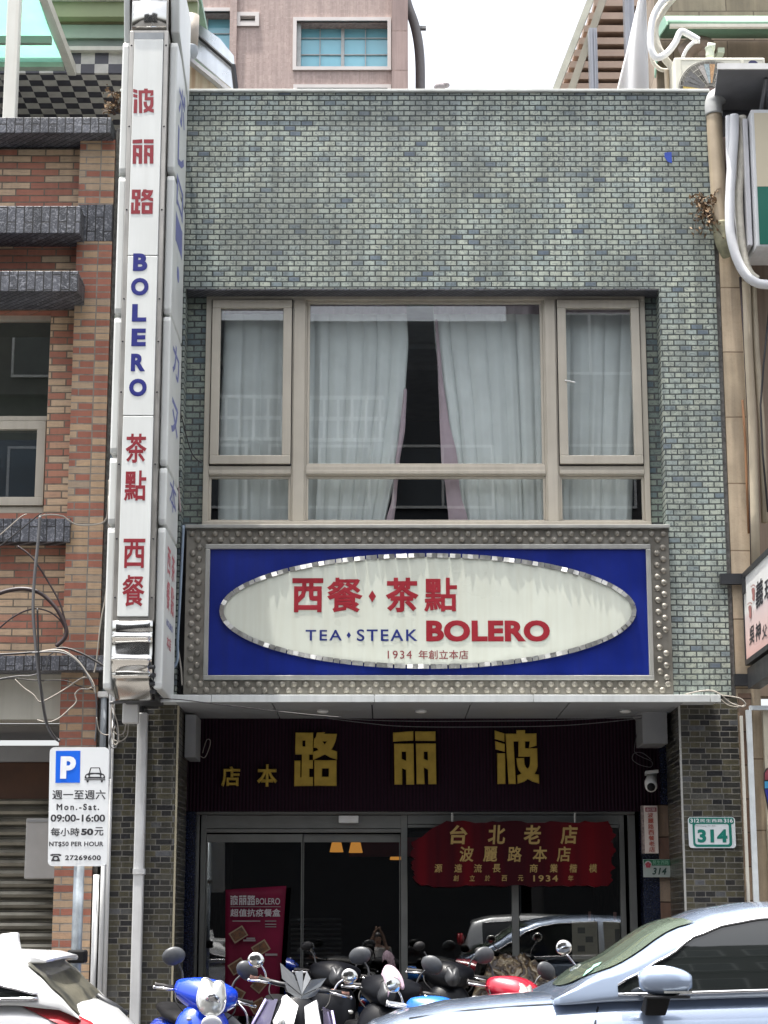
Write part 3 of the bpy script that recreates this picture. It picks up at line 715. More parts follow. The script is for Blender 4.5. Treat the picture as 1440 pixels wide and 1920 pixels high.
# ornamental rock in front of the right window
t = MB(); YK = 0.25
kx = WX(975, 1850, YK)
zt0 = WZ(1769, YK)
def rk(u, v):
    a = u*2*math.pi; ph = v*math.pi
    d = Vector((math.sin(ph)*math.cos(a), math.sin(ph)*math.sin(a), math.cos(ph)))
    n = mnoise.noise(d*1.7+Vector((3,1,2)))*0.20 + mnoise.noise(d*4.5)*0.09 + mnoise.noise(d*11)*0.035
    rx, ry, rz = 0.62, 0.3, (zt0-0.15)*0.98
    q = Vector((d.x*rx*(1+n), d.y*ry*(1+n), d.z*rz*(1+n)))
    if q.z > 0: q.x *= 1-0.25*q.z/rz
    return (kx+0.0+q.x, YK+q.y, 0.15+max(-0.02, q.z))
t.grid(rk, 64, 40)
rock_m = NT('layered_brown_rock'); c = rock_m.coords(); wv = rock_m.n('TexWave'); wv.inputs['Scale'].default_value = 2.6; wv.inputs['Distortion'].default_value = 16; wv.inputs['Detail'].default_value = 5; wv.inputs['Detail Scale'].default_value = 1.6
rock_m.l(c, wv.inputs['Vector']); rock_m.princ(rock_m.ramp(wv.outputs['Fac'], [(0.1,(0.02,0.013,0.009)),(0.5,(0.06,0.04,0.022)),(0.8,(0.10,0.07,0.038)),(0.97,(0.17,0.14,0.09))]), 0.35); rock_m.bump(wv.outputs['Fac'], 0.6, 0.03)
o = t.build('ornamental_rock', rock_m.mat, smooth=True); tag(o, 'large veined brown ornamental rock in front of the right shop window', 'rock')

# small plaques by the entrance
YQ = 0.85
t = thing('wall_plaque', 'narrow white vertical plaque with faded red characters right of the shop window', 'sign', (WX(1219,1555,YQ), YQ, WZ(1555,YQ)))
x0,x1,z0,z1 = R(1204.5,1510.5,1234,1600,YQ)
m = MB().box(x0+0.02, x1, YQ, YQ+0.06, z0, z1).build('plaque', M('warm_white_plaque', (0.68,0.60,0.54), 0.4, 0, 0.08, 3), t, bevel=0.004)
MB().box(x0-0.005, x0+0.019, YQ+0.004, YQ+0.07, z0, z1).build('plaque_side', M('stained_edge', (0.30,0.24,0.22), 0.6, 0, 0.6, 40), t)
MB().pb(1210, 1514, 1231, 1522, YQ-0.004, 0.003).build('red_panel', M('plaque_red', (0.25,0.02,0.04), 0.5), t)
TX('創業', 1211.5, 1515, 1229.5, 1521, YQ-0.008, M('plaque_pale', (0.6,0.45,0.42), 0.5), t)
TXv('波麗路西餐老店', 1221, 1523, 1598, 11, YQ-0.005, M('plaque_faded_red', (0.40,0.09,0.06), 0.5), t, 0.02, 0.86, dpx=3)
t = thing('house_number_plate', 'small old white and green number plate with a red flower, under the narrow plaque', 'number plate', (WX(1232,1628,YQ), YQ, WZ(1628,YQ)))
MB().pb(1206, 1611, 1257, 1645, YQ, 0.01).build('plate', M('dull_white_plate', (0.36,0.41,0.38), 0.4), t, bevel=0.004)
MB().pb(1207, 1611.8, 1256.2, 1623, YQ-0.003, 0.0025).build('green_band', M('plate_green', (0.01,0.12,0.055), 0.4), t)
TX('民生西路', 1224, 1613, 1254, 1621.5, YQ-0.0045, M('plate_pale_green', (0.2,0.4,0.28), 0.5), t)
x, z = W(1215, 1621, YQ); m = MB(); m.disc((x, YQ-0.006, z), 0.036); m.build('badge', M('plate_badge', (0.45,0.42,0.42), 0.5), t)
m = MB()
for k in range(5):
    a = k*2*math.pi/5+0.3; m.disc((x+0.016*math.cos(a), YQ-0.009-k*0.0004, z-0.004+0.016*math.sin(a)), 0.0135, n=10)
m.build('flower_emblem', M('plate_flower_red', (0.35,0.05,0.07), 0.5), t)
TX('314', 1223, 1627, 1250, 1640, YQ-0.0045, M('plate_dark_green', (0.005,0.04,0.03), 0.5), t, bold=0.03, space=1.15, shear=0.25)

YN = -0.02
t = thing('house_number_plate', 'larger bright green and white plate reading 314 on the olive tiled pillar', 'number plate', (WX(1336,1561,YN), YN, WZ(1561,YN)))
def rounded(px0, py0, px1, py1, r, n=5):
    out = []
    for cxp, cyp, a0 in ((px1-r,py0+r,-90),(px1-r,py1-r,0),(px0+r,py1-r,90),(px0+r,py0+r,180)):
        for k in range(n+1):
            a = math.radians(a0+90*k/n); out.append((cxp+r*math.cos(a), cyp+r*math.sin(a)))
    return out
pg = M('plate_teal_green', (0.008,0.17,0.13), 0.35, 0, 0.05); pw = M('plate_white', (0.66,0.70,0.72), 0.35, 0, 0.04)
MB().prism([W(x+ (y-1561)*0.045, y, YN) for x, y in rounded(1291,1532,1379,1590,6)], YN, YN+0.012).build('plate', pw, t)
m = MB(); m.prism([W(x+(y-1561)*0.045, y, YN-0.003) for x, y in [(1295,1533)]+rounded(1293,1533,1377,1545,4)[0:] if (x,y) != (1295,1533)], YN-0.003, YN-0.0005); m.build('green_band', pg, t)
m = MB()
ring = rounded(1299,1540,1372,1588,7); rin = rounded(1303,1545,1367,1583.5,4)
a = [W(x+(y-1561)*0.045, y, YN-0.0025) for x, y in ring]; c = [W(x+(y-1561)*0.045, y, YN-0.0025) for x, y in rin]; n = len(a)
m.add([(p[0], YN-0.0025, p[1]) for p in a]+[(p[0], YN-0.0025, p[1]) for p in c], [(i, (i+1)%n, (i+1)%n+n, i+n) for i in range(n)])
m.build('green_border', pg, t)
TX('312', 1294.5, 1535, 1311, 1542.5, YN-0.005, pw, t, bold=0.03); TX('316', 1357, 1535, 1374, 1542.5, YN-0.005, pw, t, bold=0.03)
TX('民生西路', 1313, 1535.5, 1355, 1542, YN-0.005, pw, t, bold=0.015, space=1.15)
TX('Minsheng W. Rd.', 1304, 1547, 1342, 1550.5, YN-0.003, M('plate_grey_text', (0.35,0.4,0.4), 0.5), t)
TX('314', 1308, 1555, 1364, 1580, YN-0.003, pg, t, bold=0.045, space=1.08)

# ------------------------------------------------------------------ big blue sign with oval
YG = -0.06
sgx0, sgx1, sgz0, sgz1 = R(347, 992, 1258, 1301, YG)
t = thing('shop_sign', 'wide blue sign with a cream oval in a studded silver frame', 'shop sign', ((sgx0+sgx1)/2, YG, sgz0))
ix0, ix1, iz0, iz1 = R(383, 1021, 1223, 1276, YG)
fr = MB()
fr.box(sgx0, sgx1, YG, 0.095, iz1, sgz1); fr.box(sgx0, sgx1, YG, 0.095, sgz0, iz0)
fr.box(sgx0, ix0, YG, 0.095, iz0, iz1); fr.box(ix1, sgx1, YG, 0.095, iz0, iz1)
def studm(x, z, r=0.032):
    rings = []
    for a, k in ((0, 1.0), (0.55, 0.88), (1.0, 0.55), (1.25, 0.2)):
        rings.append([(x+r*k*math.cos(q*math.pi/5), YG-r*0.85*math.sin(a)*1.05, z+r*k*math.sin(q*math.pi/5)) for q in range(10)])
    fr.loft(rings[::-1], True)
dx = (sgx1-sgx0)
hb = sgz1-iz1; lb = ix0-sgx0; rb = sgx1-ix1; bb = iz0-sgz0
pit = 0.1085
n = int((dx-0.1)/pit)
for k in range(n+1):
    x = sgx0+0.05+k*(dx-0.10)/n
    for zc, zo in ((iz1+hb*0.5, 0.0), (sgz0+bb*0.5, 0.0)):
        studm(x, zc+0.03); 
        if k < n: studm(x+0.5*(dx-0.1)/n, zc-0.03)
nv = int((iz1-iz0-0.06)/pit)
for k in range(nv+1):
    z = iz0+0.03+k*(iz1-iz0-0.06)/nv
    for xc in (sgx0+lb*0.5, ix1+rb*0.5):
        if not (k == 3 and xc > 0): studm(xc+0.03, z)
        if k < nv: studm(xc-0.03, z+0.5*(iz1-iz0-0.06)/nv)
fr.build('studded_frame', stud, t, smooth=False)
m = MB(); bead(m, ix0+0.002, ix1-0.002, iz0+0.002, iz1-0.002, 0.045, YG-0.03, 0.06)
m.build('inner_moulding', alu_grey, t, bevel=0.006)
m = MB().box(ix0+0.04, ix1-0.04, YG-0.006, YG+0.05, iz0+0.04, iz1-0.04).build('blue_panel', blue_p, t)
MB().box(sgx0-0.01, sgx1+0.01, YG-0.05, 0.26, sgz1+0.003, sgz1+0.035).build('top_flashing', alu_grey, t, bevel=0.004)
ox, oz = W(802, 1146, YG); ex = (WX(1191,1146,YG)-WX(413,1146,YG))/2; ez = (WZ(1039,YG)-WZ(1253,YG))/2
m = MB(); nE = 120
pe = [(ox+(ex-0.03)*math.cos(k*2*math.pi/nE), oz+(ez-0.03)*math.sin(k*2*math.pi/nE)) for k in range(nE)]
m.prism(pe, YG-0.03, YG-0.007); m.build('oval_panel', cream, t)
# mirror tiles set round the oval at even arc length
m = MB(); rnd = random.Random(12)
arc = [0]; P_ = [(ex*math.cos(k*2*math.pi/720), ez*math.sin(k*2*math.pi/720)) for k in range(721)]
for k in range(720): arc.append(arc[-1]+math.hypot(P_[k+1][0]-P_[k][0], P_[k+1][1]-P_[k][1]))
nt_ = 150; j = 0
for k in range(nt_):
    s_ = arc[-1]*(k+0.5)/nt_
    while arc[j+1] < s_: j += 1
    px_, pz_ = P_[j]; tx, tz = P_[j+1][0]-px_, P_[j+1][1]-pz_; l_ = math.hypot(tx, tz); tx, tz = tx/l_, tz/l_
    nx, nz_ = tz, -tx
    hw = arc[-1]/nt_*0.47; hh = 0.021; tl, tk = rnd.uniform(-0.3,0.3)*0.02, rnd.uniform(-0.4,0.4)*0.02
    cx_, cz_ = ox+px_-nx*0.016, oz+pz_-nz_*0.016
    vs = []
    for a_, b_ in ((-1,-1),(1,-1),(1,1),(-1,1)):
        vs.append((cx_+tx*hw*a_+nx*hh*b_, YG-0.042+tl*a_+tk*b_, cz_+tz*hw*a_+nz_*hh*b_))
    vb = [(x, YG-0.012, z) for x, y, z in vs]
    m.add(vs+vb, [(0,1,2,3),(0,4,5,1),(1,5,6,2),(2,6,7,3),(3,7,4,0)])
m.build('mirror_trim', mirror_t, t)
YT = YG-0.034
def st(body, a, bb_, c, d, mat, bold=0.0, space=1.0, nm='lettering'): TX(body, a, bb_, c, d, YT, mat, t, bold=bold, space=space, name=nm)
st('西', 548, 1084, 606, 1148, red_p, 0.03); st('餐', 613, 1083, 680, 1148, red_p, 0.022); st('茶', 723, 1083, 785, 1148, red_p, 0.03); st('點', 795, 1083, 857, 1147, red_p, 0.022)
def dia(px, py, rx, ry, mat):
    MB().add([W(px-rx,py,YT)[:1]+(YT,)+W(px-rx,py,YT)[1:], W(px,py+ry,YT)[:1]+(YT,)+W(px,py+ry,YT)[1:], W(px+rx,py,YT)[:1]+(YT,)+W(px+rx,py,YT)[1:], W(px,py-ry,YT)[:1]+(YT,)+W(px,py-ry,YT)[1:]], [(0,1,2,3)]).build('diamond_mark', mat, t)
dia(698, 1118, 7, 11, red_p); dia(654, 1191, 4, 6, bluel)
st('TEA', 573, 1181, 641, 1201, bluel, 0.012, 1.25); st('STEAK', 669, 1180, 783, 1202, bluel, 0.012, 1.2)
st('BOLERO', 799, 1163, 1031, 1203, red_p, 0.05, 1.06)
st('1934', 727, 1220, 772, 1235, dred_p, 0.0, 1.2); st('年創立本店', 785, 1219, 878, 1236, dred_p, 0.006, 1.02)

# ------------------------------------------------------------------ projecting vertical sign on the left
YV0, YV1 = -1.27, -0.16
vx0, vx1 = WX(223.5, 720, YV0), WX(299, 720, YV0)
vzt, vzb = WZ(58, YV0), WZ(1163, YV0)
t = thing('vertical_sign', 'tall narrow white vertical sign with red and blue lettering at the facade edge', 'shop sign', ((vx0+vx1)/2, YV0, vzb))
zt_top = WZ(-60, YV0)
fw = 0.042
steel_w = M('weathered_stainless', (0.44,0.42,0.385), 0.33, 0.75, 0.12, 5, streak=0.25)
m = MB()
m.box(vx0, vx0+fw, YV0, YV1, vzb, vzt); m.box(vx1-fw, vx1, YV0, YV1, vzb, vzt); m.box(vx0+fw, vx1-fw, YV0+0.001, YV0+0.04, vzt-0.05, vzt); m.box(vx0+fw, vx1-fw, YV0+0.001, YV0+0.04, vzb, vzb+0.03); m.box(vx0+fw, vx1-fw, YV1-0.05, YV1, vzb, vzt)
rv = m.build('frame', steel_w, t, bevel=0.004)
m = MB()
for py in (85, 237, 393, 560, 640, 735, 870, 1010, 1120):
    for px in (vx0+0.02, vx1-0.02): m.ell((px, YV0-0.003, WZ(py, YV0)), (0.009, 0.007, 0.009), 8, 5)
m.build('screw', dark_grey, rv, smooth=True)
m = MB(); cuts = [74, 480, 780, 1157]
for a, c in zip(cuts, cuts[1:]): m.box(vx0+fw+0.002, vx1-fw-0.002, YV0-0.012, YV0+0.03, WZ(c, YV0)+0.003, WZ(a, YV0)-0.003)
m.build('front_panel', white_ac, t, bevel=0.006)
MB().box(vx0+fw+0.002, vx1-fw-0.002, YV0-0.009, YV0+0.03, WZ(74,YV0)-0.001, WZ(62,YV0)).build('grey_strip', M('grey_acrylic', (0.36,0.38,0.39), 0.4), t)
# side light boxes, in lengths
def sidebox(side, y0p, y1p, yf=YV0+0.09, yb=YV1-0.05, th=0.075):
    xa = vx1+0.004 if side > 0 else vx0-0.004
    z1_, z0_ = WZ(y0p, YV0+0.09), WZ(y1p, YV0+0.09)
    m = MB()
    ch = 0.05
    poly = [(yf, z0_+ch), (yf+ch*0.3, z0_), (yb-ch*0.3, z0_), (yb, z0_+ch), (yb, z1_-ch), (yb-ch*0.3, z1_), (yf+ch*0.3, z1_), (yf, z1_-ch)]
    m.prismx(poly, xa, xa+side*th)
    return m.build('side_light_box', white_ac, t, bevel=0.018, seg=3)
for a, c in ((78, 322), (328, 588), (592, 872), (876, 983), (988, 1292)): sidebox(1, a, c)
for a, c in ((78, 325), (330, 588), (594, 850), (857, 983), (988, 1292)): sidebox(-1, a, c)
m = MB()   # the taller side blades at the top
for sd in (1, -1):
    xa = vx1+0.01 if sd > 0 else vx0-0.01
    m = MB(); z_ = WZ(78, YV0)
    m.prismx([(YV0+0.12, z_+0.05), (YV0+0.02, z_+0.45), (YV0+0.02, zt_top), (YV1-0.3, zt_top), (YV1-0.3, z_-0.25), (YV1-0.45, z_-0.1)], xa, xa+sd*0.06) if sd < 0 else m.prismx([(YV0+0.1, z_+0.14), (YV0+0.02, z_+0.45), (YV0+0.02, zt_top), (YV1-0.05, zt_top), (YV1-0.05, z_-0.18), (YV1-0.2, z_-0.1)], xa, xa+sd*0.085)
    m.build('side_light_box', white_ac, t, bevel=0.012)
# lettering on the front
YL = YV0-0.0145
def vc(g, body, a, bb_, c, d, mat, bold=0.0):
    TX(body, a, bb_, c, d, YL, mat, t, bold=bold, glyph=g)
vc(G_BO, '', 249, 166, 289, 212, vred); vc(G_LI, '', 248, 261, 288, 307, vred); vc(G_LU, '', 246, 355, 287, 401, vred)
for ch, py, px in zip('BOLERO', (475, 521, 570, 616, 663, 710), (263, 262, 261, 260, 259, 258.5)):
    wd = 33 if ch == 'O' else 27
    TX(ch, px-wd/2, py, px+wd/2, py+33, YL, vblue, t, bold=0.05)
TX('茶', 235.5, 813, 275, 868, YL, vred, t, bold=0.02); TX('點', 233, 882, 274, 939, YL, vred, t, bold=0.02)
TX('西', 231, 1010, 272, 1065, YL, vred, t, bold=0.02); TX('餐', 229, 1078, 271, 1137, YL, vred, t, bold=0.015)
# lettering on the right hand side face
XS = vx1+0.004+0.075+0.002
def side_text(ch, ya, yb, py0, py1, mat, bold=0.02, X=None):
    X = X or XS; z1_, z0_ = WZ(py0, -0.7), WZ(py1, -0.7)
    me = text_mesh(ch, bold)
    place_mesh(me, lambda u, v, d: (X+d*0.02, ya+(yb-ya)*u, z0_+(z1_-z0_)*v), mat, t)
for ch, a, c in (('ボ',165,240),('レ',255,325),('ロ',345,400),('ー',415,470),('カ',650,710),('ヌ',755,820)): side_text(ch, -0.98, -0.42, a, c, fadeblue)
side_text('・', -0.8, -0.6, 500, 530, fadeblue); side_text('本', -0.95, -0.4, 900, 960, fadeblue, 0.01)
side_text('西', -1.0, -0.75, 1035, 1085, fadered); side_text('餐', -1.0, -0.75, 1095, 1150, fadered); side_text('茶', -0.65, -0.4, 1035, 1085, fadered); side_text('點', -0.65, -0.4, 1095, 1150, fadered)
side_text('BOLERO', -0.95, -0.45, 1168, 1180, fadeblue); side_text('本店', -0.9, -0.55, 1195, 1220, fadered)
for k, (a, c) in enumerate(((5, 35), (40, 75), (80, 105))): side_text('波麗路'[k], -0.7, -0.45, a, c, M('faded_pink_lettering', (0.62,0.42,0.52), 0.5), 0.02, XS+0.012)
# polished steel caps at top and bottom
m = MB(); prof = [(YV0+0.02, vzt+0.02), (YV0-0.015, vzt+0.05), (YV0-0.035, vzt+0.16), (YV0-0.03, vzt+0.27), (YV0+0.01, vzt+0.33), (YV0-0.005, vzt+0.34), (YV0-0.04, vzt+0.40), (YV0-0.04, zt_top)]
m.add([(x, y, z) for y, z in prof for x in (vx0+0.02, vx1-0.02)], [(2*i, 2*i+1, 2*i+3, 2*i+2) for i in range(len(prof)-1)])
m.build('steel_cap', chrome, t, smooth=True, solid=0.006)
m = MB(); m.box(vx0+0.01, vx1-0.01, YV0+0.03, YV1, vzt+0.003, zt_top); m.box(vx0+0.012, vx1-0.012, YV0+0.02, YV0+0.04, vzt+0.002, vzt+0.02); m.build('cap_core', steel_w, t)
# bottom: ribbed curved steel apron
m = MB(); ztop_ = vzb-0.002; H = vzb-WZ(1312, YV0+0.3)
prof = []
NP = 60
for i in range(NP+1):
    u = i/NP; z = ztop_-H*u
    y = YV0+0.0 + 0.34*max(0, (u-0.45)/0.55)**2.2
    y += -0.014*math.sin(min(1,u/0.16)*math.pi) if u < 0.16 else 0
    for c_ in (0.22, 0.52, 0.73): y += -0.022*math.exp(-((u-c_)/0.035)**2)
    y += 0.003*math.sin(u*23)
    prof.append((y, z))
nx_ = 8
def pf(u, v):
    i = v*NP; k = min(NP-1, int(i)); f_ = i-k
    y = prof[k][0]*(1-f_)+prof[k+1][0]*f_; z = prof[k][1]*(1-f_)+prof[k+1][1]*f_
    return (vx0+0.004+(vx1-vx0-0.008)*u, y+0.006*math.sin(u*5+v*21)*0.5, z)
m.grid(pf, nx_, NP); m.build('steel_apron', chrome, t, smooth=True, solid=0.004)
m = MB(); m.box(vx0+0.02, vx1-0.02, YV0+0.4, YV1, vzb-H*0.95, vzb-0.01); m.build('apron_core', dark_grey, t)
m = MB()
for k in range(4): m.tube([(vx1-0.03, YV0+0.02+k*0.05, vzb-H*(0.62+k*0.1)), (vx1+0.02, YV0+0.0+k*0.05, vzb-H*(0.62+k*0.1))], 0.02, 8)
m.build('bulb_socket', dark_grey, t)
m = MB()
for py in (110, 420, 700, 1000, 1220):
    z = WZ(py, -0.1); m.box(vx0+0.06, vx0+0.1, YV1, 0.0-0.002, z-0.03, z+0.03); m.box(vx1-0.1, vx1-0.06, YV1, -0.002, z-0.03, z+0.03)
m.build('wall_bracket', dark_grey, t)

# ------------------------------------------------------------------ left building: red and tan brick
t = thing('brick_building', 'red and tan brick building with dark slate ledges left of the shop', 'building', (-5.2, 0.5, 0))
EX = -8.5
pxa, pxb = WX(152, 700, 0), WX(207, 700, 0)
pxa = WX(128, 900, 0); pxb = WX(196, 900, 0)
zl1 = WZ(219, 0)
MB().box(pxa, pxb, 0.0, 0.5, 0.1, WZ(452,0)-0.002).build('pilaster', brick_pil, t)
MB().box(pxa, pxb, 0.0, 0.5, WZ(384,0)+0.002, WZ(262,0)).build('pilaster', brick_pil, t)
MB().box(pxa, pxb, -0.004, 0.5, WZ(452,0), WZ(384,0)).build('slate_band', slate, t)
MB().box(pxb+0.002, BL-0.004, 0.05, 0.5, 0.1, zl1-0.1).build('party_joint', mottled, t)
def ledge(py_top, py_bot, px_end, yf, name='slate_ledge', y_back=0.5, px_at=None):
    z1_, z0_ = WZ(py_top, yf), WZ(py_bot, yf)
    xe = WX(px_end, (py_top+py_bot)/2, yf)
    m = MB(); m.box(EX, xe, yf, y_back, z0_, z1_); return m.build(name, slate, t, bevel=0.006)
ledge(220, 249, 208, -0.2); ledge(386, 437, 150, -0.26, y_back=0.13); ledge(508, 546, 146, -0.42, y_back=0.4); ledge(972, 1016, 131, -0.06, y_back=0.13); ledge(1229, 1257, 200, -0.16, y_back=0.13)
wallm = MB(); YW = 0.14
wxe = pxa-0.002
wz0, wz1 = WZ(962, YW), WZ(584, YW)
wx1 = WX(94, 780, 0.3)
wallm.box(EX, wxe, YW, 0.5, WZ(1229,0.0), wz0); wallm.box(wx1+0.0, wxe, YW, 0.5, wz0, wz1); wallm.box(EX, wxe, YW, 0.5, wz1, WZ(249,-0.26))
wallm.build('brick_wall', brick_red, t)
# window of the brick building
m = MB(); Yw = 0.27; wa = WX(-160, 780, Yw)
a_, c_, d_, e_ = R(-160, 584, 94, 962, Yw)
m.box(a_, c_, Yw, Yw+0.08, WZ(600,Yw), e_); m.box(c_-0.03, c_, Yw, Yw+0.08, d_, WZ(600,Yw)); m.box(a_, c_-0.03, Yw, Yw+0.08, d_, WZ(949,Yw)); m.box(a_, c_-0.03, Yw, Yw+0.08, WZ(789,Yw), WZ(780,Yw))
wn = m.build('window', alu, t, bevel=0.004)
m = MB(); za, zb_ = WZ(949,Yw), WZ(790,Yw); bead(m, WX(-75,870,Yw-0.02), c_-0.032, za+0.002, zb_-0.002, 0.085, Yw-0.025, 0.06); m.build('sash', alu, wn, bevel=0.004)
MB().box(a_, c_-0.03, Yw+0.05, Yw+0.054, WZ(780,Yw), WZ(600,Yw)).build('pane', glass_win, wn)
MB().box(a_, c_-0.11, Yw+0.05, Yw+0.054, za+0.08, zb_-0.08).build('pane', glass_win, wn)
MB().box(EX, wxe, 1.2, 1.25, d_-0.3, e_+0.3).build('interior_wall', M('dim_green_wall', (0.13,0.15,0.125), 0.8), t)
MB().box(EX, wxe, 0.9, 1.0, WZ(948,Yw), WZ(795, Yw)).build('blind', M('dim_blue_blind', (0.05,0.07,0.09), 0.8), t)
# ground floor opening: beige box, soffit, brown panel, shutter
xo = pxa-0.004
MB().box(EX, WX(119,1300,0.15), 0.15, 0.5, WZ(1349,0.15), WZ(1258,0.15)).build('sign_box', M('beige_box_panel', (0.50,0.485,0.42), 0.5, 0, 0.08, 2, streak=0.2), t)
m = MB(); m.box(EX, xo, 0.5, 1.9, WZ(1349,0.15)-0.03, WZ(1349,0.15)-0.004); m.build('porch_soffit', M('dim_soffit', (0.22,0.215,0.205), 0.7), t)
YH = 1.0
MB().box(EX, xo, YH, YH+0.3, WZ(1428,YH), WZ(1398,YH)).build('shutter_box', grey_box, t)
MB().box(EX, xo, YH+0.05, YH+0.3, WZ(1497,YH), WZ(1428,YH)-0.003).build('brown_panel', brown_p, t)
m = MB(); z = 0.12; zt3 = WZ(1497,YH)-0.003
prof = []
while z < zt3:
    prof += [(YH+0.10, z), (YH+0.06, z+0.022), (YH+0.045, z+0.05), (YH+0.062, z+0.078), (YH+0.10, z+0.092)]; z += 0.1
m.add([(x, y, z) for y, z in prof for x in (EX, xo)], [(2*i, 2*i+1, 2*i+3, 2*i+2) for i in range(len(prof)-1)])
m.build('roller_shutter', shutter_m, t)
mb_ = MB(); mb_.pb(47, 1534, 108, 1648, 0.6, 0.18); o = mb_.build('meter_box', M('pale_grey_box', (0.42,0.415,0.40), 0.5, 0, 0.08, 5), None, bevel=0.01)
MB().pb(50, 1537, 105, 1541, 0.592, 0.004).build('box_lid', grey_box, o)
tag(o, 'pale grey meter box in front of the roller shutter beside the parking sign', 'meter box')
# roof terrace parts of the brick building
MB().box(EX, pxb, 0.5, 6.0, zl1-0.25, zl1-0.12).build('roof_deck', concrete, t)
# chequered penthouse wall: soffit, wall and skirting
yc = 2.2
zk1, zk2 = WZ(136, yc), WZ(190, yc)
kx1 = WX(228, 110, yc)
tk = thing('rooftop_room', 'black and white chequered rooftop room above the brick building', 'rooftop room', (-5.5, 2.5, zl1))
MB().box(EX, kx1+0.8, yc-0.9, yc-0.8, WZ(137,yc-0.9), WZ(92,yc-0.9)).build('chequered_fascia', checker, tk)
MB().box(EX, kx1+0.8, yc-0.79, yc+1.2, WZ(137,yc-0.9)+0.006, WZ(137,yc-0.9)+0.1).build('chequered_soffit', checker, tk)
MB().box(EX, kx1+0.8, yc+1.0, yc+1.3, zl1-0.12, WZ(137,yc-0.9)).build('chequered_wall', checker, tk)
gm = MB(); gm.box(EX, WX(372,30,yc-1.0), yc-1.1, yc-0.95, WZ(31,yc-1.1), WZ(3,yc-1.1)); gm.build('olive_beam', green_sheet, tk)
gm = MB(); gm.box(EX, WX(372,0,yc-1.0), yc-1.16, yc-0.9, WZ(2.5,yc-1.1), WZ(-8,yc-1.1)); gm.build('eaves_trim', cream_paint, tk)
gm = MB(); gm.box(EX, WX(366,40,yc-0.98), yc-0.94, yc-0.6, WZ(36,yc-1.0), WZ(31,yc-1.0)-0.003); gm.box(EX, WX(366,40,yc-0.98), yc-0.98, yc-0.6, WZ(44,yc-1.0), WZ(37,yc-1.0)); gm.build('brown_rail', M('olive_brown_rail', (0.18,0.16,0.09), 0.6), tk)
gm = MB(); gm.box(EX, kx1+0.85, yc-0.99, yc-0.6, WZ(70,yc-1.0), WZ(45.5,yc-1.0)); gm.build('sage_beam', green_dim, tk)
gm = MB(); gm.box(EX, kx1+0.85, yc-0.95, yc-0.6, WZ(83,yc-1.0), WZ(71,yc-1.0)); gm.build('grey_green_rail', M('grey_green_rail', (0.16,0.2,0.17), 0.6), tk)
gm = MB(); gm.box(EX, kx1+0.85, yc-0.97, yc-0.6, WZ(91.5,yc-1.0), WZ(84,yc-1.0)); gm.build('pale_rail', cream_paint, tk)
gm = MB(); gm.box(EX, WX(376,30,yc-1), yc-1.2, yc+2.5, WZ(-9,yc-1.1), WZ(-20,yc-1.1)); gm.build('roof_sheet', green_awn, tk)
# translucent mint awning and its white posts
ta = thing('translucent_awning', 'mint translucent awning on white posts at the roof edge, far left', 'awning', (-4.2, -0.1, zl1))
def q3(pts, Ys): return [ (W(p[0],p[1],y)[0], y, W(p[0],p[1],y)[1]) for p, y in zip(pts, Ys)]
A1 = q3([(-200,-40),(64,-40),(124,117),(-200,117)], [0.05,0.05,1.15,1.15])
mm = MB(); mm.grid(lambda u, v: tuple((Vector(A1[0])*(1-u)+Vector(A1[1])*u)*(1-v)+(Vector(A1[3])*(1-u)+Vector(A1[2])*u)*v - Vector((0,0,0.10*math.sin(v*3.14159)))), 6, 12)
mm.build('awning_sheet', mint_sheet, ta, smooth=True)
mm = MB(); e0, e1 = Vector(A1[1]), Vector(A1[2])
d_ = (e1-e0).normalized(); mm.loft([[p+Vector((-0.01,0,-0.06)), p+Vector((0.075,0,-0.06)), p+Vector((0.075,0,0.05)), p+Vector((-0.01,0,0.05))] for p in (e0, e1+d_*0.12)])
mm.build('awning_rafter', cream_paint, ta)
mm = MB(); zz = A1[2][2]; mm.box(EX, A1[2][0]-0.02, 1.1, 1.2, zz-0.075, zz-0.02)
mm.build('awning_rail', M('sage_rail', (0.36,0.42,0.35), 0.6), ta)
mm = MB(); p_ = Vector(A1[1]).lerp(Vector(A1[2]), 0.58); mm.box(EX, p_.x-0.01, p_.y-0.03, p_.y+0.03, p_.z-0.18, p_.z-0.1)
mm.build('awning_purlin', green_dim, ta)
Yp = -0.18
m = MB(); m.box(WX(9,110,Yp), WX(33,110,Yp), Yp, Yp+0.12, WZ(219,Yp)-0.02, WZ(-30,Yp)); m.build('white_post', M('off_white_post', (0.64,0.64,0.59), 0.45, 0, 0.05, 3, streak=0.3, dirt=(0.42,0.38,0.32)), ta, bevel=0.01)

# ------------------------------------------------------------------ pipes and metal hood between the left roof and the shop
o = MB(); Yd = 0.9
o.tube([V(359,30,Yd), V(358,60,Yd), V(356,92,Yd)], 0.085, 14)
o.build('drain_pipe', M('taupe_pipe', (0.30,0.27,0.235), 0.5), None, smooth=True); o = bpy.data.objects['drain_pipe']
e = MB(); e.tube(spline([V(356,88,Yd), V(355,100,Yd), V(346,103,Yd), V(337,108,Yd-0.2), V(331,118,Yd-0.3)], 5), 0.088, 12); e.build('elbow', grey_pipe, o, smooth=True)
tag(o, 'taupe rain pipe with a grey elbow at the roof corner left of the parapet', 'pipe')
t = thing('metal_hood', 'sloping white metal roof hood over a rusty cream shed behind the left parapet corner', 'roof shed', (WX(395,150,1.4), 1.4, ZT))
Yh = 1.0
MB().prism([W(345,178,Yh), W(345,105,Yh), W(353,106,Yh), W(436,178,Yh)], Yh, Yh+1.2).build('shed_wall', rust_m, t)
slab = [W(353,103,Yh-0.15), W(440,172,Yh-0.15), W(436,178,Yh-0.15), W(350,108,Yh-0.15)]
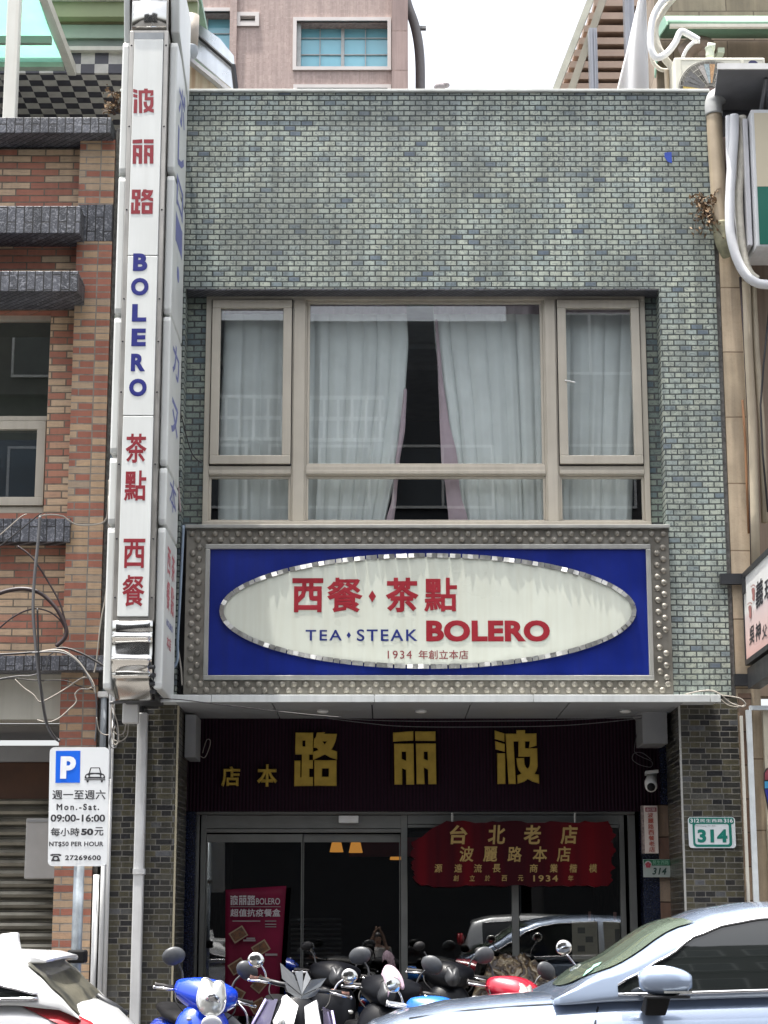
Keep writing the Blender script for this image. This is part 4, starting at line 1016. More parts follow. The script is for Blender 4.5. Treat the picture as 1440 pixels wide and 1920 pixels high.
MB().prism(slab, Yh-0.15, Yh+1.2).build('shed_roof', M('grey_flashing', (0.40,0.40,0.41), 0.5), t)
galv = M('galvanised_hood', (0.62,0.66,0.70), 0.3, 0.75, 0.12, 4, streak=0.2)
MB().prism([W(366,62,Yh+0.5), W(436,126,Yh+0.5), W(442,172,Yh+0.5), W(360,102,Yh+0.5)], Yh+0.5, Yh+0.55).build('hood_panel', galv, t)
MB().prism([W(366,40,Yh+0.6), W(412,72,Yh+0.6), W(438,104,Yh+0.6), W(440,128,Yh+0.6), W(366,64,Yh+0.6)], Yh+0.6, Yh+0.64).build('hood_panel', galv, t)
m = MB(); m.tube([V(366,63,Yh+0.45), V(437,125,Yh+0.45)], 0.022, 6); m.tube([V(437,122,Yh+0.45), V(443,174,Yh+0.45)], 0.03, 6); m.build('hood_rail', dark_grey, t)
m = MB()
for px in (336.5, 342.5): m.tube([V(px, 108, 0.55), V(px, 172, 0.55)], 0.032, 10)
m.build('conduit', tan_pipe, t, smooth=True)

# ------------------------------------------------------------------ pink high-rise behind
YH2 = 26.0
t = thing('pink_tower_block', 'pale pink tiled tower block with turquoise windows behind the shop', 'building', (-2, YH2, 0))
def pr(px0, py0, px1, py1, Y=YH2): return R(px0, py0, px1, py1, Y)
HX0 = WX(180, 90, YH2); HX1 = WX(736, 90, YH2); zlo = 0; zhi = WZ(-260, YH2)
w1 = pr(556, 40, 728, 126); w2 = pr(330, 22, 437, 150); w3 = pr(556, 166, 728, 330); lv = pr(443, 24, 486, 50)
m = MB()
# wall built of butted rectangles around the openings
xs = sorted([HX0, HX1, w1[0], w1[1], w2[0], w2[1], lv[0], lv[1]])
def covered(x, z):
    for q in (w1, w2, w3, lv):
        if q[0] < x < q[1] and q[2] < z < q[3]: return True
    return False
zs = sorted([zlo, zhi, w1[2], w1[3], w2[2], w2[3], w3[2], w3[3], lv[2], lv[3]])
for xa, xb in zip(xs, xs[1:]):
    run = None
    for za, zb_ in zip(zs, zs[1:]):
        if xb-xa < 1e-6 or zb_-za < 1e-6: continue
        if not covered((xa+xb)/2, (za+zb_)/2):
            if run is None: run = [za, zb_]
            else: run[1] = zb_
        else:
            if run: m.box(xa, xb, YH2, YH2+0.9, *run); run = None
    if run: m.box(xa, xb, YH2, YH2+0.9, *run)
m.build('tower_wall', pink_mosaic, t)
cx0_, cx1_ = WX(738, 90, YH2-0.3), WX(765, 90, YH2-0.3)
MB().box(WX(735,90,YH2-0.3), cx1_, YH2-0.3, YH2+12, zlo, zhi).build('corner_pier', pink_granite, t)
MB().box(HX0, WX(735,90,YH2)-0.02, YH2+1.2, YH2+12, zlo, zhi).build('tower_core', pink_granite, t)
MB().box(WX(430,90,YH2-0.1), WX(443,90,YH2-0.1), YH2-0.1, YH2-0.002, zlo, zhi).build('pilaster_strip', pink_mosaic, t)
frame_t = M('pale_window_surround', (0.60,0.56,0.54), 0.5, 0, 0.08, 2)
def sky_glass():
    t_ = NT('turquoise_sky_toned_glass'); c = t_.coords(1,1,1); nz = t_.noise(c, 0.35)
    p = t_.princ(t_.ramp(nz, [(0.3,(0.22,0.58,0.72)),(0.7,(0.31,0.68,0.80))]), 0.06, 0.0, 0, 0.8); return t_.mat  # bright sky reflection is put into the turquoise base colour
tq = sky_glass()
def twin(q, nv, sill=True, split=None):
    x0, x1, z0, z1 = q; f = 0.10
    m = MB(); bead(m, x0-0.09, x1+0.07, z0-0.09, z1+0.09, 0.09, YH2-0.05, 0.12)
    wn = m.build('window', frame_t, t)
    MB().box(x0, x1, YH2+0.42, YH2+0.46, z0, z1).build('pane', tq, wn)
    m = MB()
    for k in range(1, nv):
        xx = x0+(x1-x0)*k/nv; wd = 0.04 if k == nv//2 else 0.010
        m.box(xx-wd, xx+wd, YH2+0.34, YH2+0.415, z0, z1)
    for k in (0.42, 0.78): m.box(x0, x1, YH2+0.37, YH2+0.412, z0+(z1-z0)*k-0.012, z0+(z1-z0)*k+0.012)
    m.box(x0, x0+0.10, YH2+0.1, YH2+0.415, z0, z1)
    m.build('mullion', M('pale_mullion', (0.5,0.52,0.52), 0.5), wn)
twin(w1, 4); twin(w2, 2); twin(w3, 4)
m = MB(); bead(m, lv[0], lv[1], lv[2], lv[3], 0.1, YH2-0.05, 0.1)
for k in range(5): m.box(lv[0]+0.1, lv[1]-0.1, YH2+0.05, YH2+0.12, lv[2]+0.12+k*0.13, lv[2]+0.19+k*0.13)
m.build('louvre', frame_t, t)
MB().box(lv[0], lv[1], YH2+0.3, YH2+0.34, lv[2], lv[3]).build('louvre_void', black_m, t)
m = MB(); Yr = YH2+3
m.tube(spline([V(752,-40,Yr), V(764,8,Yr), V(777,45,Yr), V(785,85,Yr), V(788,130,Yr), V(788,190,Yr)], 5), 0.13, 8)
m.build('curved_rail', M('dark_curved_rail', (0.16,0.15,0.15), 0.5), t, smooth=True)
m = MB()
for px, py, wd in ((783,50,16), (787,119,8)):
    m.pb(px, py-2, px+wd, py+3, Yr, 0.15)
m.build('rail_bracket', grey_box, t)
o = MB(); x, z = W(824, 168, 0.28); o.ell((x, 0.2, z-0.01), (0.06,0.05,0.045)); o.ell((x+0.06, 0.22, z+0.02), (0.045,0.04,0.03)); o.tube([(x-0.2,0.2,ZT+0.045),(x+0.05,0.2,z-0.02)], 0.012); o.build('wire_bundle', M('grey_rag', (0.2,0.18,0.19), 0.8), None, smooth=True); tag(bpy.data.objects['wire_bundle'], 'small grey bundle lying on the middle of the parapet', 'bundle')

# ------------------------------------------------------------------ right hand background: slatted roof, tarpaulin, wall, awning, air conditioner
t = thing('slatted_roof', 'slanting rooftop shelter of brown slats on grey steel posts, right of the sky', 'rooftop shelter', (4.5, 7, ZT))
Yl = 6.0
def edge_x(py): return 1041+(1110-1041)*(170-py)/170
m = MB()
for k in range(9):
    pa = 168-k*20.0-k*k*0.35; pc = pa-20.0
    h_ = pa-12
    za, zb_ = WZ(pa, Yl), WZ(h_, Yl)
    xa = WX(edge_x((pa+h_)/2)+6, (pa+h_)/2, Yl); xb = WX(1236, 90, Yl)
    m.box(xa, xb, Yl, Yl+0.5, za, zb_)
m.build('slat', tan_slat, t)
MB().prism([W(1058,185,Yl+0.6), W(1300,185,Yl+0.6), W(1300,-60,Yl+0.6), W(1142,-60,Yl+0.6)], Yl+0.55, Yl+0.6).build('slat_shade_sheet', M('dark_roof_void', (0.045,0.035,0.038), 0.9), t)  # dark sheet stands in for the shade in the gaps between slats
m = MB()
def beam(m, p0, p1, w0, Y, d):
    (ax, ay), (bx, by) = p0, p1
    q = [W(ax-w0/2, ay, Y), W(ax+w0/2, ay, Y), W(bx+w0/2, by, Y), W(bx-w0/2, by, Y)]
    m.prism(q, Y, Y+d)
beam(m, (1035,185), (1122,-40), 13, Yl-0.25, 0.12); m.build('edge_rafter', M('pale_edge_rafter', (0.42,0.42,0.36), 0.5), t)
m = MB(); beam(m, (1065,185), (1144,-40), 14, Yl-0.6, 0.12); m.build('rafter', M('olive_grey_rafter', (0.27,0.25,0.20), 0.5), t)
m = MB(); m.pb(1106, 52, 1121, 190, Yl-0.8, 0.18); m.pb(1109, 52, 1112, 190, Yl-0.82, 0.02); m.pb(1115, 52, 1117, 190, Yl-0.82, 0.02); m.build('post', steel_grey, t)
m = MB(); m.pb(1173, -40, 1191, 190, Yl-0.8, 0.18); m.pb(1179, -40, 1182, 190, Yl-0.82, 0.02); m.build('post', steel_grey, t)
o = MB(); Yt = 3.0
def tp(u, v):
    l = 1155+(1206-1155)*v; r = 1233-(1233-1226)*v
    px = l+(r-l)*u; py = 178-v*215
    return V(px, py, Yt+0.25*math.sin(u*3+v*2)*u+0.06*math.sin(u*9+v*4))
o.grid(tp, 14, 18); o = o.build('tarpaulin', tarp, None, smooth=True, solid=0.01); tag(o, 'white tarpaulin sheet hanging in front of the brown slats', 'tarpaulin')

t = thing('stone_building', 'beige stone faced building with pipes and signs right of the shop', 'building', (5, 0.5, 0))
EXR = 9.0
sx0 = WX(1347, 760, 0.0)+0.03; sx1 = WX(1404, 760, 0.0)
MB().box(BR+0.05, sx1, 0.01, 0.5, 0.1, WZ(440,0)).build('stone_pier', stone, t)
MB().box(BR+0.004, BR+0.046, 0.03, 0.5, 0.1, WZ(200,0)).build('party_joint', mottled, t)
MB().box(WX(1392,1500,-0.02), WX(1412,1500,-0.02)+0.02, -0.02, 0.0, 0.1, WZ(1300,-0.02)).build('stone_strip', stone_brown, t)
MB().box(sx1+0.002, EXR, 0.35, 0.6, WZ(1305,0.35), WZ(440,0.3)).build('side_wall', M('dull_pink_wall', (0.36,0.28,0.22), 0.8, 0, 0.15, 2, streak=0.5, dirt=(0.2,0.14,0.1)), t)
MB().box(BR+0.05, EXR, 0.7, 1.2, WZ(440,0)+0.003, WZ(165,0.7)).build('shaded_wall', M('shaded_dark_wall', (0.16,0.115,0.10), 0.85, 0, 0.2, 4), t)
MB().box(WX(1229,80,2.2), EXR, 2.2, 2.8, WZ(190,2.2), WZ(-120,2.2)).build('upper_wall', stone_wall, t)
MB().box(sx1+0.0, EXR, -0.06, 0.3, 0.1, WZ(1326,-0.06)).build('shop_hoarding', M('cream_hoarding', (0.50,0.46,0.36), 0.5, 0, 0.08, 3), t)
m = MB(); zz = WZ(1326,-0.06); m.box(WX(1394,1500,-0.1), WX(1399,1500,-0.1), -0.1, -0.062, 0.1, WZ(1342,-0.1)); m.build('hoarding_strip', cream_paint, t)
m = MB(); m.box(WX(1406,1500,-0.11), WX(1416,1500,-0.11), -0.11, -0.062, 0.1, zz-0.03); m.box(WX(1406,1330,-0.11), EXR, -0.11, -0.062, zz-0.03, zz+0.01); m.build('hoarding_frame', M('pale_blue_frame', (0.52,0.56,0.58), 0.45), t)
# printed figure sliver on the hoarding (plain coloured shapes only)
m = MB(); q = [(1432,1450),(1436,1441),(1446,1438),(1460,1440),(1460,1620),(1446,1560),(1438,1510),(1432,1480)]
m.cm = 0; m.prism([W(a,c,-0.066) for a, c in q], -0.068, -0.0605)
m.cm = 1; m.prism([W(a,c,-0.070) for a, c in [(1434,1462),(1434,1450),(1438,1443),(1460,1441),(1460,1462)]], -0.072, -0.0685)
m.cm = 2; m.prism([W(a,c,-0.070) for a, c in [(1434,1465),(1460,1465),(1460,1478),(1434,1478)]], -0.072, -0.0685)
m.cm = 3; m.prism([W(a,c,-0.070) for a, c in [(1434,1480),(1460,1480),(1460,1510),(1441,1510)]], -0.072, -0.0685)
m.build('printed_shape', [M('print_black', (0.02,0.02,0.02), 0.5), M('print_red', (0.28,0.06,0.08), 0.5), M('print_blue', (0.05,0.28,0.5), 0.5), M('print_navy', (0.015,0.02,0.22), 0.5)], t)

# half round mint awning
t = thing('mint_awning', 'mint green half round awning on the upper right wall', 'awning', (5.6, 1.8, WZ(50,1.5)))
Ya = 1.2
x0 = WX(1252, 30, Ya); zt4, zb4 = WZ(8, Ya), WZ(46, Ya)
zw = WZ(98, 2.15)
def aw(u, v):
    a = v*math.pi/2
    return (x0+(EXR-x0)*u, Ya+(2.18-Ya)*(1-math.cos(a))*1.0, zb4+(zt4-zb4)*math.sin(a)*1.35)
m = MB(); m.grid(aw, 4, 10); m.build('awning_sheet', green_awn, t, smooth=True, solid=0.012)
m = MB(); pl = [(aw(0, k/10)[1], aw(0, k/10)[2]) for k in range(11)]+[(2.18, zw-0.3), (1.75, zw+0.0), (Ya, zb4)]
m.prismx(pl, x0-0.015, x0-0.001); m.build('awning_cheek', M('mint_cheek', (0.22,0.40,0.30), 0.5, 0, 0.1, 4), t)
m = MB(); m.box(x0+0.02, EXR, Ya-0.02, Ya+0.03, zb4-0.035, zb4+0.0); m.build('awning_edge', cream_paint, t)
m = MB(); m.box(x0+0.1, EXR, 2.0, 2.05, zb4-0.32, zb4-0.27); m.box(x0+0.55, x0+0.62, Ya+0.1, 2.1, zb4-0.28, zb4-0.22); m.build('awning_frame', M('pale_green_frame', (0.42,0.48,0.38), 0.5), t)
# air conditioner
t = thing('air_conditioner', 'cream outdoor air conditioner unit with a fan shaped sticker on its grille', 'air conditioner', (4.5, 0.7, WZ(190,0.7)))
Yk = 0.75
x0,x1,z0,z1 = R(1265, 107, 1437, 215, Yk)
MB().box(x0, x1, Yk, Yk+0.35, z0, z1).build('casing', M('cream_casing', (0.60,0.59,0.51), 0.45, 0, 0.06, 3), t, bevel=0.02)
fx, fz = W(1333, 170, Yk-0.01); fr_ = WX(1394,170,Yk)-fx
m = MB(); m.disc((fx, Yk-0.004, fz), fr_, n=40); m.build('fan_opening', M('fan_dark', (0.16,0.155,0.14), 0.6), t)
m = MB()
for k in range(36):
    a = k*2*math.pi/36; m.tube([(fx+0.05*math.cos(a), Yk-0.02, fz+0.05*math.sin(a)), (fx+fr_*math.cos(a), Yk-0.016, fz+fr_*math.sin(a))], 0.0028, 4)
for rr2 in (0.12, 0.2, 0.27, 0.33, fr_): m.tube([(fx+rr2*math.cos(k*math.pi/20), Yk-0.018, fz+rr2*math.sin(k*math.pi/20)) for k in range(41)], 0.0035, 4)
m.build('fan_grille', M('wire_grille', (0.38,0.37,0.33), 0.5), t)
def wedge(a0, a1, r0, r1, mat, nm='sticker', y=Yk-0.026):
    m = MB(); n = 8; v = []
    for k in range(n+1):
        a = math.radians(a0+(a1-a0)*k/n); v.append((fx+r0*math.cos(a), y, fz+r0*math.sin(a)))
    for k in range(n+1):
        a = math.radians(a1-(a1-a0)*k/n); v.append((fx+r1*math.cos(a), y, fz+r1*math.sin(a)))
    m.add(v, [tuple(range(len(v)))]); m.build(nm, mat, t)
for a0, a1, cl in ((172,180,(0.42,0.30,0.06)),(160,171,(0.10,0.10,0.10)),(147,158,(0.12,0.12,0.12)),(134,145,(0.11,0.11,0.11)),(104,116,(0.33,0.31,0.29)),(92,103,(0.26,0.32,0.34)),(80,91,(0.40,0.24,0.12))):
    wedge(a0, a1, 0.08, fr_*0.86, M('sticker_print', cl, 0.5, 0, 0.35, 50))
hx_, hz_ = W(1412, 122, Yk); m = MB(); m.disc((hx_, Yk-0.003, hz_), 0.055); m.build('round_badge', M('navy_badge', (0.03,0.03,0.09), 0.4), t)
m = MB(); bead(m, WX(1395,140,Yk), WX(1432,140,Yk), z0+0.02, z1-0.03, 0.008, Yk-0.004, 0.006); bead(m, WX(1277,140,Yk), WX(1390,140,Yk), z0+0.02, z1-0.03, 0.008, Yk-0.004, 0.006); m.build('casing_rib', M('cream_casing_rib', (0.5,0.49,0.42), 0.5), t)
# grey lean-to roof in front of the wall, right edge
t = thing('lean_to_roof', 'small grey lean-to roof on steel struts over the right hand sign', 'lean-to roof', (4.4, -0.2, WZ(130,-0.4)))
Yz = -0.75
zz0 = WZ(131, Yz); xx0 = WX(1346, 130, Yz)
zback = WZ(165, 0.6)
MB().add([(xx0, Yz, zz0), (EXR, Yz, zz0+0.03), (EXR, 0.68, zz0-0.05), (WX(1326,160,0.68), 0.68, zz0-0.08),
          (xx0, Yz, zz0+0.03), (EXR, Yz, zz0+0.06), (EXR, 0.68, zz0-0.02), (WX(1326,160,0.68), 0.68, zz0-0.05)],
         [(0,3,2,1),(4,5,6,7),(0,1,5,4),(1,2,6,5),(2,3,7,6),(3,0,4,7)]).build('roof_sheet', M('grey_roof_sheet', (0.17,0.175,0.19), 0.6), t)
MB().box(xx0-0.005, EXR, Yz-0.02, Yz-0.002, zz0-0.0, zz0+0.06).build('front_trim', M('white_front_trim', (0.64,0.64,0.63), 0.5), t)
m = MB(); m.box(WX(1340,160,0.1), EXR, 0.08, 0.14, zz0-0.13, zz0-0.06); m.box(WX(1416,160,0.1), WX(1416,160,0.1)+0.05, 0.09, 0.13, WZ(330,0.1), zz0-0.135)
m.tube([(WX(1400,200,0.1), 0.1, zz0-0.8), (WX(1436,140,-0.6), -0.6, zz0-0.02)], 0.02, 6); m.tube([(WX(1448,220,0.1), 0.1, zz0-0.5), (WX(1436,140,-0.6), -0.6, zz0-0.02)], 0.02, 6)
m.build('strut', M('strut_grey', (0.17,0.175,0.19), 0.5, 0.3), t)
# beige and green light box sign
t = thing('light_box_sign', 'beige and dark green light box sign cut off by the right edge', 'shop sign', (WX(1430,330,-0.5), -0.5, WZ(460,-0.5)))
Ye = -0.55
x0, z1 = W(1405, 205, Ye); z0 = WZ(462, Ye)
x0 = WX(1413, 330, Ye)
MB().box(x0, x0+0.9, Ye, 0.0, z0, z1).build('box', M('white_sign_box', (0.62,0.63,0.64), 0.45, 0, 0.05, 3, streak=0.2), t, bevel=0.01)
zg_ = WZ(350, Ye)
MB().box(x0+0.03, x0+0.88, Ye-0.006, Ye-0.001, zg_, z1-0.04).build('beige_panel', M('beige_panel', (0.55,0.49,0.36), 0.4, 0, 0.05, 2), t)
MB().box(x0+0.03, x0+0.88, Ye-0.006, Ye-0.001, z0+0.02, zg_-0.002).build('green_panel', M('dark_green_panel', (0.008,0.12,0.085), 0.35, 0, 0.06, 2), t)
for kk in range(2):
    MB().box(x0-0.06-0.05*kk, x0-0.015-0.05*kk, Ye+0.1+0.12*kk, -0.02, z0+0.05+0.03*kk, z1-0.05-0.03*kk).build('side_rail', M('white_side_rail', (0.62,0.62,0.64), 0.5, 0, 0.08, 3, streak=0.3), t, bevel=0.006)
# projecting massage sign, face toward the left
XM = WX(1391, 1160, 0.0)+0.02
t = thing('projecting_sign', 'white to pink projecting sign with brush characters and two footprints on black brackets', 'shop sign', (XM, -0.5, WZ(1245,0)))
zA, zB = WS(1392, 1077, XM)[1], WS(1403, 1246, XM)[1]
yA = -0.03; yB = -1.5
sgm = NT('pink_gradient_print'); tc = sgm.n('TexCoord'); sp = sgm.n('SeparateXYZ'); sgm.l(tc.outputs['Object'], sp.inputs[0])
mr = sgm.n('MapRange'); mr.inputs['From Min'].default_value = zB; mr.inputs['From Max'].default_value = zA; sgm.l(sp.outputs[2], mr.inputs['Value'])
sgm.princ(sgm.ramp(mr.outputs[0], [(0.0,(0.60,0.36,0.33)),(0.3,(0.66,0.50,0.48)),(0.5,(0.62,0.52,0.52)),(0.56,(0.70,0.70,0.69)),(1.0,(0.72,0.73,0.73))]), 0.4)
MB().box(XM+0.012, XM+0.16, yB, yA, zB, zA).build('sign_case', dark_grey, t)
m = MB(); m.add([(XM, yA-0.015, zB+0.05), (XM, yB, zB+0.05), (XM, yB, zA-0.05), (XM, yA-0.015, zA-0.05)], [(0,1,2,3)]); m.build('sign_face', sgm.mat, t)
m = MB()
for za, zb_ in ((zB-0.0, zB+0.05), (zA-0.05, zA+0.0)): m.box(XM-0.012, XM+0.0118, yB, yA, za, zb_)
m.box(XM-0.012, XM+0.0118, yA-0.014, yA, zB+0.05, zA-0.05); m.build('sign_rim', dark_grey, t)
m = MB(); m.box(XM-0.22, XM+0.03, -0.06, 0.005, zA-0.1, zA+0.0); m.box(XM-0.02, XM+0.1, -0.16, -0.061, zA-0.2, zA-0.052); m.build('upper_bracket', dark_grey, t)
m = MB(); m.box(XM-0.12, XM+0.02, -0.06, 0.005, zB-0.19, zB-0.08); m.loft([[(XM-0.0,-0.06,zB-0.22),(XM+0.12,-0.06,zB-0.22),(XM+0.12,-0.06,zB-0.03),(XM-0.0,-0.06,zB-0.03)], [(XM-0.0,yB,zB-0.22),(XM+0.12,yB,zB-0.22),(XM+0.12,yB,zB-0.03),(XM-0.0,yB,zB-0.03)]]); m.build('lower_bracket', dark_grey, t)
inkm = M('brush_ink', (0.012,0.012,0.02), 0.5)
def mtext(ch, px0, px1, py0, py1, mat=inkm, bold=0.02, sh=0.15):
    y0_, _ = WS(px0, 1160, XM-0.003); y1_, _ = WS(px1, 1160, XM-0.003)
    zt_ = WS((px0+px1)/2, py0, XM-0.003)[1]; zb_ = WS((px0+px1)/2, py1, XM-0.003)[1]
    place_mesh(text_mesh(ch, bold, shear=sh), lambda u, v, d: (XM-0.003-d*0.02, y0_+(y1_-y0_)*u, zb_+(zt_-zb_)*v), mat, t)
mtext('義', 1418, 1433, 1085, 1136); mtext('玖', 1434.5, 1452, 1078, 1120)
mtext('吳', 1403, 1413, 1175, 1209); mtext('神', 1415, 1426, 1167, 1202); mtext('父', 1427, 1437, 1172, 1198); mtext('腳', 1438, 1452, 1150, 1195)
foot = M('footprint_print', (0.30,0.13,0.12), 0.6)
def footp(px, py, s):
    m = MB(); pts_ = []
    def pt(dx_, dy_):
        y_, z_ = WS(px+dx_*s, py+dy_*s, XM-0.004); return (XM-0.004, y_, z_)
    poly = [(-2,-8),(0,-11),(3,-11),(4.5,-6),(3.6,0),(4.2,7),(3.2,13),(0.8,14),(-0.8,10),(-0.4,3),(-1.6,-3)]
    m.add([pt(*q) for q in poly], [tuple(range(len(poly)))])
    for k, (a, c) in enumerate(((-2.6,-13),(-0.8,-15),(1.2,-16),(3.0,-15.5),(4.6,-14))):
        m.add([pt(a+0.85*math.cos(j*1.2566), c+1.6*math.sin(j*1.2566)) for j in range(5)], [(0,1,2,3,4)])
    m.build('footprint', foot, t)
footp(1411, 1113, 1.0); footp(1405, 1146, 1.0)

# ------------------------------------------------------------------ parking sign on its pole
YK_ = -4.0
t = thing('parking_sign', 'white parking sign with blue P square on a galvanised pole', 'parking sign', (WX(147,1600,YK_), YK_, 0.125))
def sl_(x, y): return x-(y-1512)*0.017      # the plate leans slightly
MB().prism([W(sl_(x,y), y, YK_) for x, y in rounded(91.5,1401,202.5,1624,9)], YK_, YK_+0.012).build('plate', M('sign_white', (0.63,0.65,0.66), 0.35, 0, 0.04, 2), t)
px_ = WX(146, 1700, YK_+0.06)
MB().tube([(px_, YK_+0.06, 0.125), (px_, YK_+0.06, WZ(1450,YK_))], 0.038, 16).build('pole', M('galvanised_pole', (0.36,0.40,0.43), 0.45, 0.5, 0.35, 9), t, smooth=True)
m = MB()
for py in (1450, 1590): m.box(px_-0.06, px_+0.06, YK_+0.0125, YK_+0.1, WZ(py,YK_)-0.02, WZ(py,YK_)+0.02)
m.build('clamp', alu_grey, t)
MB().box(px_-0.055, px_+0.075, YK_-0.02, YK_+0.12, WZ(1806,YK_), WZ(1781,YK_)).build('pole_band', black_m, t, bevel=0.015)
ink_b = M('sign_black_ink', (0.03,0.03,0.035), 0.45); sgb = M('sign_blue_square', (0.005,0.11,0.62), 0.4, 0, 0.05, 2); sgw = M('sign_pale_print', (0.70,0.72,0.74), 0.4)
MB().prism([W(sl_(x,y), y, YK_-0.002) for x, y in ((103,1408),(149,1407.5),(149,1467.5),(103,1468))], YK_-0.002, YK_-0.0005).build('blue_square', sgb, t)
q = [(113,1419),(130,1419),(136,1421),(140,1426),(141,1432),(139,1439),(134,1443.5),(128,1445),(124,1445),(124,1460),(113,1460)]
TX('', sl_(112,1439), 1418, sl_(141,1439), 1460, YK_-0.004, sgw, t, glyph=[[(x, y) for x, y in q], [(124,1428),(128,1428),(130.5,1430),(131,1432.5),(130,1435),(127.5,1436),(124,1436)]])
def pt_(body, a, bb_, c, d, bold=0.02, space=1.0): TX(body, sl_(a+6,0)-sl_(6,0)+0 if False else a, bb_, c, d, YK_-0.002, ink_b, t, bold=bold, space=space)
pt_('週一至週六', 98, 1481, 198, 1499, 0.012, 1.02); pt_('Mon.-Sat.', 106, 1507, 186, 1519, 0.03, 1.35); pt_('09:00-16:00', 95, 1527, 197, 1541, 0.025, 1.0)
pt_('每小時', 95, 1552, 149, 1568, 0.015, 1.0); pt_('50', 152, 1553.5, 175, 1566, 0.05); pt_('元', 177, 1551, 194, 1567, 0.015); pt_('NT$50 PER HOUR', 92, 1578, 194, 1588, 0.025, 1.05)
pt_('27269600', 122, 1603.5, 189, 1613, 0.03, 1.1)
# telephone and car pictograms
def pic(polys, px, py, sw, sh): 
    TX('', px, py, px+sw, py+sh, YK_-0.002, ink_b, t, glyph=polys, name='pictogram')
pic([[(5,30),(2,12),(20,2),(80,2),(98,12),(95,30),(75,30),(72,18),(28,18),(25,30)],[(30,24),(70,24),(88,90),(88,98),(12,98),(12,90)],[(50,44),(62,50),(66,62),(62,74),(50,80),(38,74),(34,62),(38,50)]], 94, 1601, 21, 14)
pic([[(20,40),(28,4),(72,4),(80,40),(92,48),(98,62),(98,76),(2,76),(2,62),(8,48)],[(26,38),(32,9),(68,9),(74,38)],[(8,60),(12,53),(18,53),(21,60),(18,68),(11,68)],[(79,60),(82,53),(88,53),(92,60),(89,68),(82,68)],[(25,64),(28,50),(50,46),(72,50),(75,64)],
     [(1,80),(99,80),(99,86),(1,86)],[(10,87),(22,87),(20,100),(13,100)],[(78,87),(90,87),(87,100),(80,100)]], 158.5, 1439, 39, 28)

# ------------------------------------------------------------------ pipes and cables
def pipe(label, pts, r, mat, cat='pipe', name='pipe', group=None, n=10, smooth_n=5, parent=None):
    m = MB(); m.tube(spline([V(*p) for p in pts], smooth_n), r, n)
    o = m.build(name, mat, None, smooth=True); return tag(o, label, cat, group)
MBp = MB(); Yv = -0.10
m = MB(); m.box(WX(250.5,1600,Yv), WX(269.5,1600,Yv), Yv, -0.004, 0.125, WZ(1336,Yv)); o = m.build('downpipe', white_pipe, None, bevel=0.012); tag(o, 'square white downpipe on the left olive tiled pillar', 'downpipe')
m = MB(); z_ = WZ(1634,Yv); m.box(WX(249,1634,Yv), WX(271,1634,Yv), Yv-0.008, -0.003, z_-0.025, z_+0.025); adopt(m.build('pipe_joint', white_pipe, None), o)
m = MB(); m.box(WX(252,1320,Yv), WX(268,1320,Yv), Yv+0.01, -0.02, WZ(1335,Yv), WZ(1305,Yv)); adopt(m.build('pipe_collar', dark_grey, None), o)
m = MB(); m.pb(229, 1318, 259, 1356, -0.3, 0.1); o = m.build('junction_box', white_b, None, bevel=0.012); tag(o, 'small white junction box hanging under the vertical sign', 'junction box')
grp = 'thin pipes between the brick pier and the shop'
for lb, px, yt_, r, mt, Y in (('pale pipe nearest the brick pier, third from the downpipe', 179, 1640, 0.028, white_pipe, -0.05), ('middle pale pipe in the gap beside the brick pier', 191.5, 1420, 0.022, white_pipe, -0.07), ('thin pale pipe closest to the olive tiled pillar', 200, 1300, 0.024, white_pipe, -0.05)):
    m = MB(); x_ = WX(px, 1700, Y); m.tube([(x_, Y, 0.125), (x_, Y, WZ(yt_, Y))], r, 10)
    o = m.build('pipe', mt, None, smooth=True); tag(o, lb, 'pipe', grp)
m = MB(); x_ = WX(194, 1350, -0.06); m.tube([(x_, -0.06, WZ(1425,-0.06)), (x_, -0.06, WZ(1308,-0.06))], 0.03, 10); o = m.build('pipe', grey_pipe, None, smooth=True); tag(o, 'short grey pipe ending in a white cap under the left ledge', 'pipe')
m = MB(); x_, z_ = W(194, 1304, -0.06); m.box(x_-0.05, x_+0.05, -0.1, -0.0, z_-0.02, z_+0.035); adopt(m.build('pipe_cap', white_b, None, bevel=0.008), o)
cbl = M('black_cable', (0.018,0.016,0.017), 0.5); cbb = M('brown_cable', (0.028,0.016,0.018), 0.5); cbw = M('pale_cable', (0.30,0.275,0.24), 0.6); cbg = M('grey_cable', (0.11,0.11,0.115), 0.5)
gc = 'cables on the brick building'
def cable(label, pts, r, mat, Y=-0.3, grp=gc):
    m = MB(); pp = [(p[0], p[1], p[2] if len(p) > 2 else Y) for p in pts]
    m.tube(spline([V(*p) for p in pp], 7), r*0.82, 6); o = m.build('cable', mat, None, smooth=True); tag(o, label, 'cable', grp)
cable('thick dark brown cable in a big loop on the brick wall', [(-30,1130),(0,1112),(40,1104),(75,1112),(105,1140),(123,1175),(122,1195),(105,1212)], 0.026, cbb)
cable('second thinner brown cable inside the big loop', [(-30,1205),(20,1160),(60,1142),(90,1146),(112,1162),(122,1180)], 0.010, cbb)
cable('dark cable running down diagonally from ledge to loop', [(33,1024),(60,1045),(90,1090),(112,1130),(122,1165)], 0.012, cbb)
cable('grey vertical pole cable in front of the brick wall', [(75,968),(72,1010),(65,1080),(62,1140),(66,1200),(72,1260),(78,1300),(86,1350),(98,1378),(112,1390)], [0.026]*20+[0.02]*30 if False else 0.02, cbg, -0.34)
cable('thin black cable beside the grey vertical one', [(70,1140),(72,1210),(75,1270),(80,1320),(90,1360),(108,1388)], 0.012, cbl, -0.36)
cable('pale cable drooping from the window corner to the sign', [(70,968),(95,965),(118,968),(128,975),(145,984),(175,984),(198,975),(203,940),(204,900)], 0.010, cbw, -0.2)
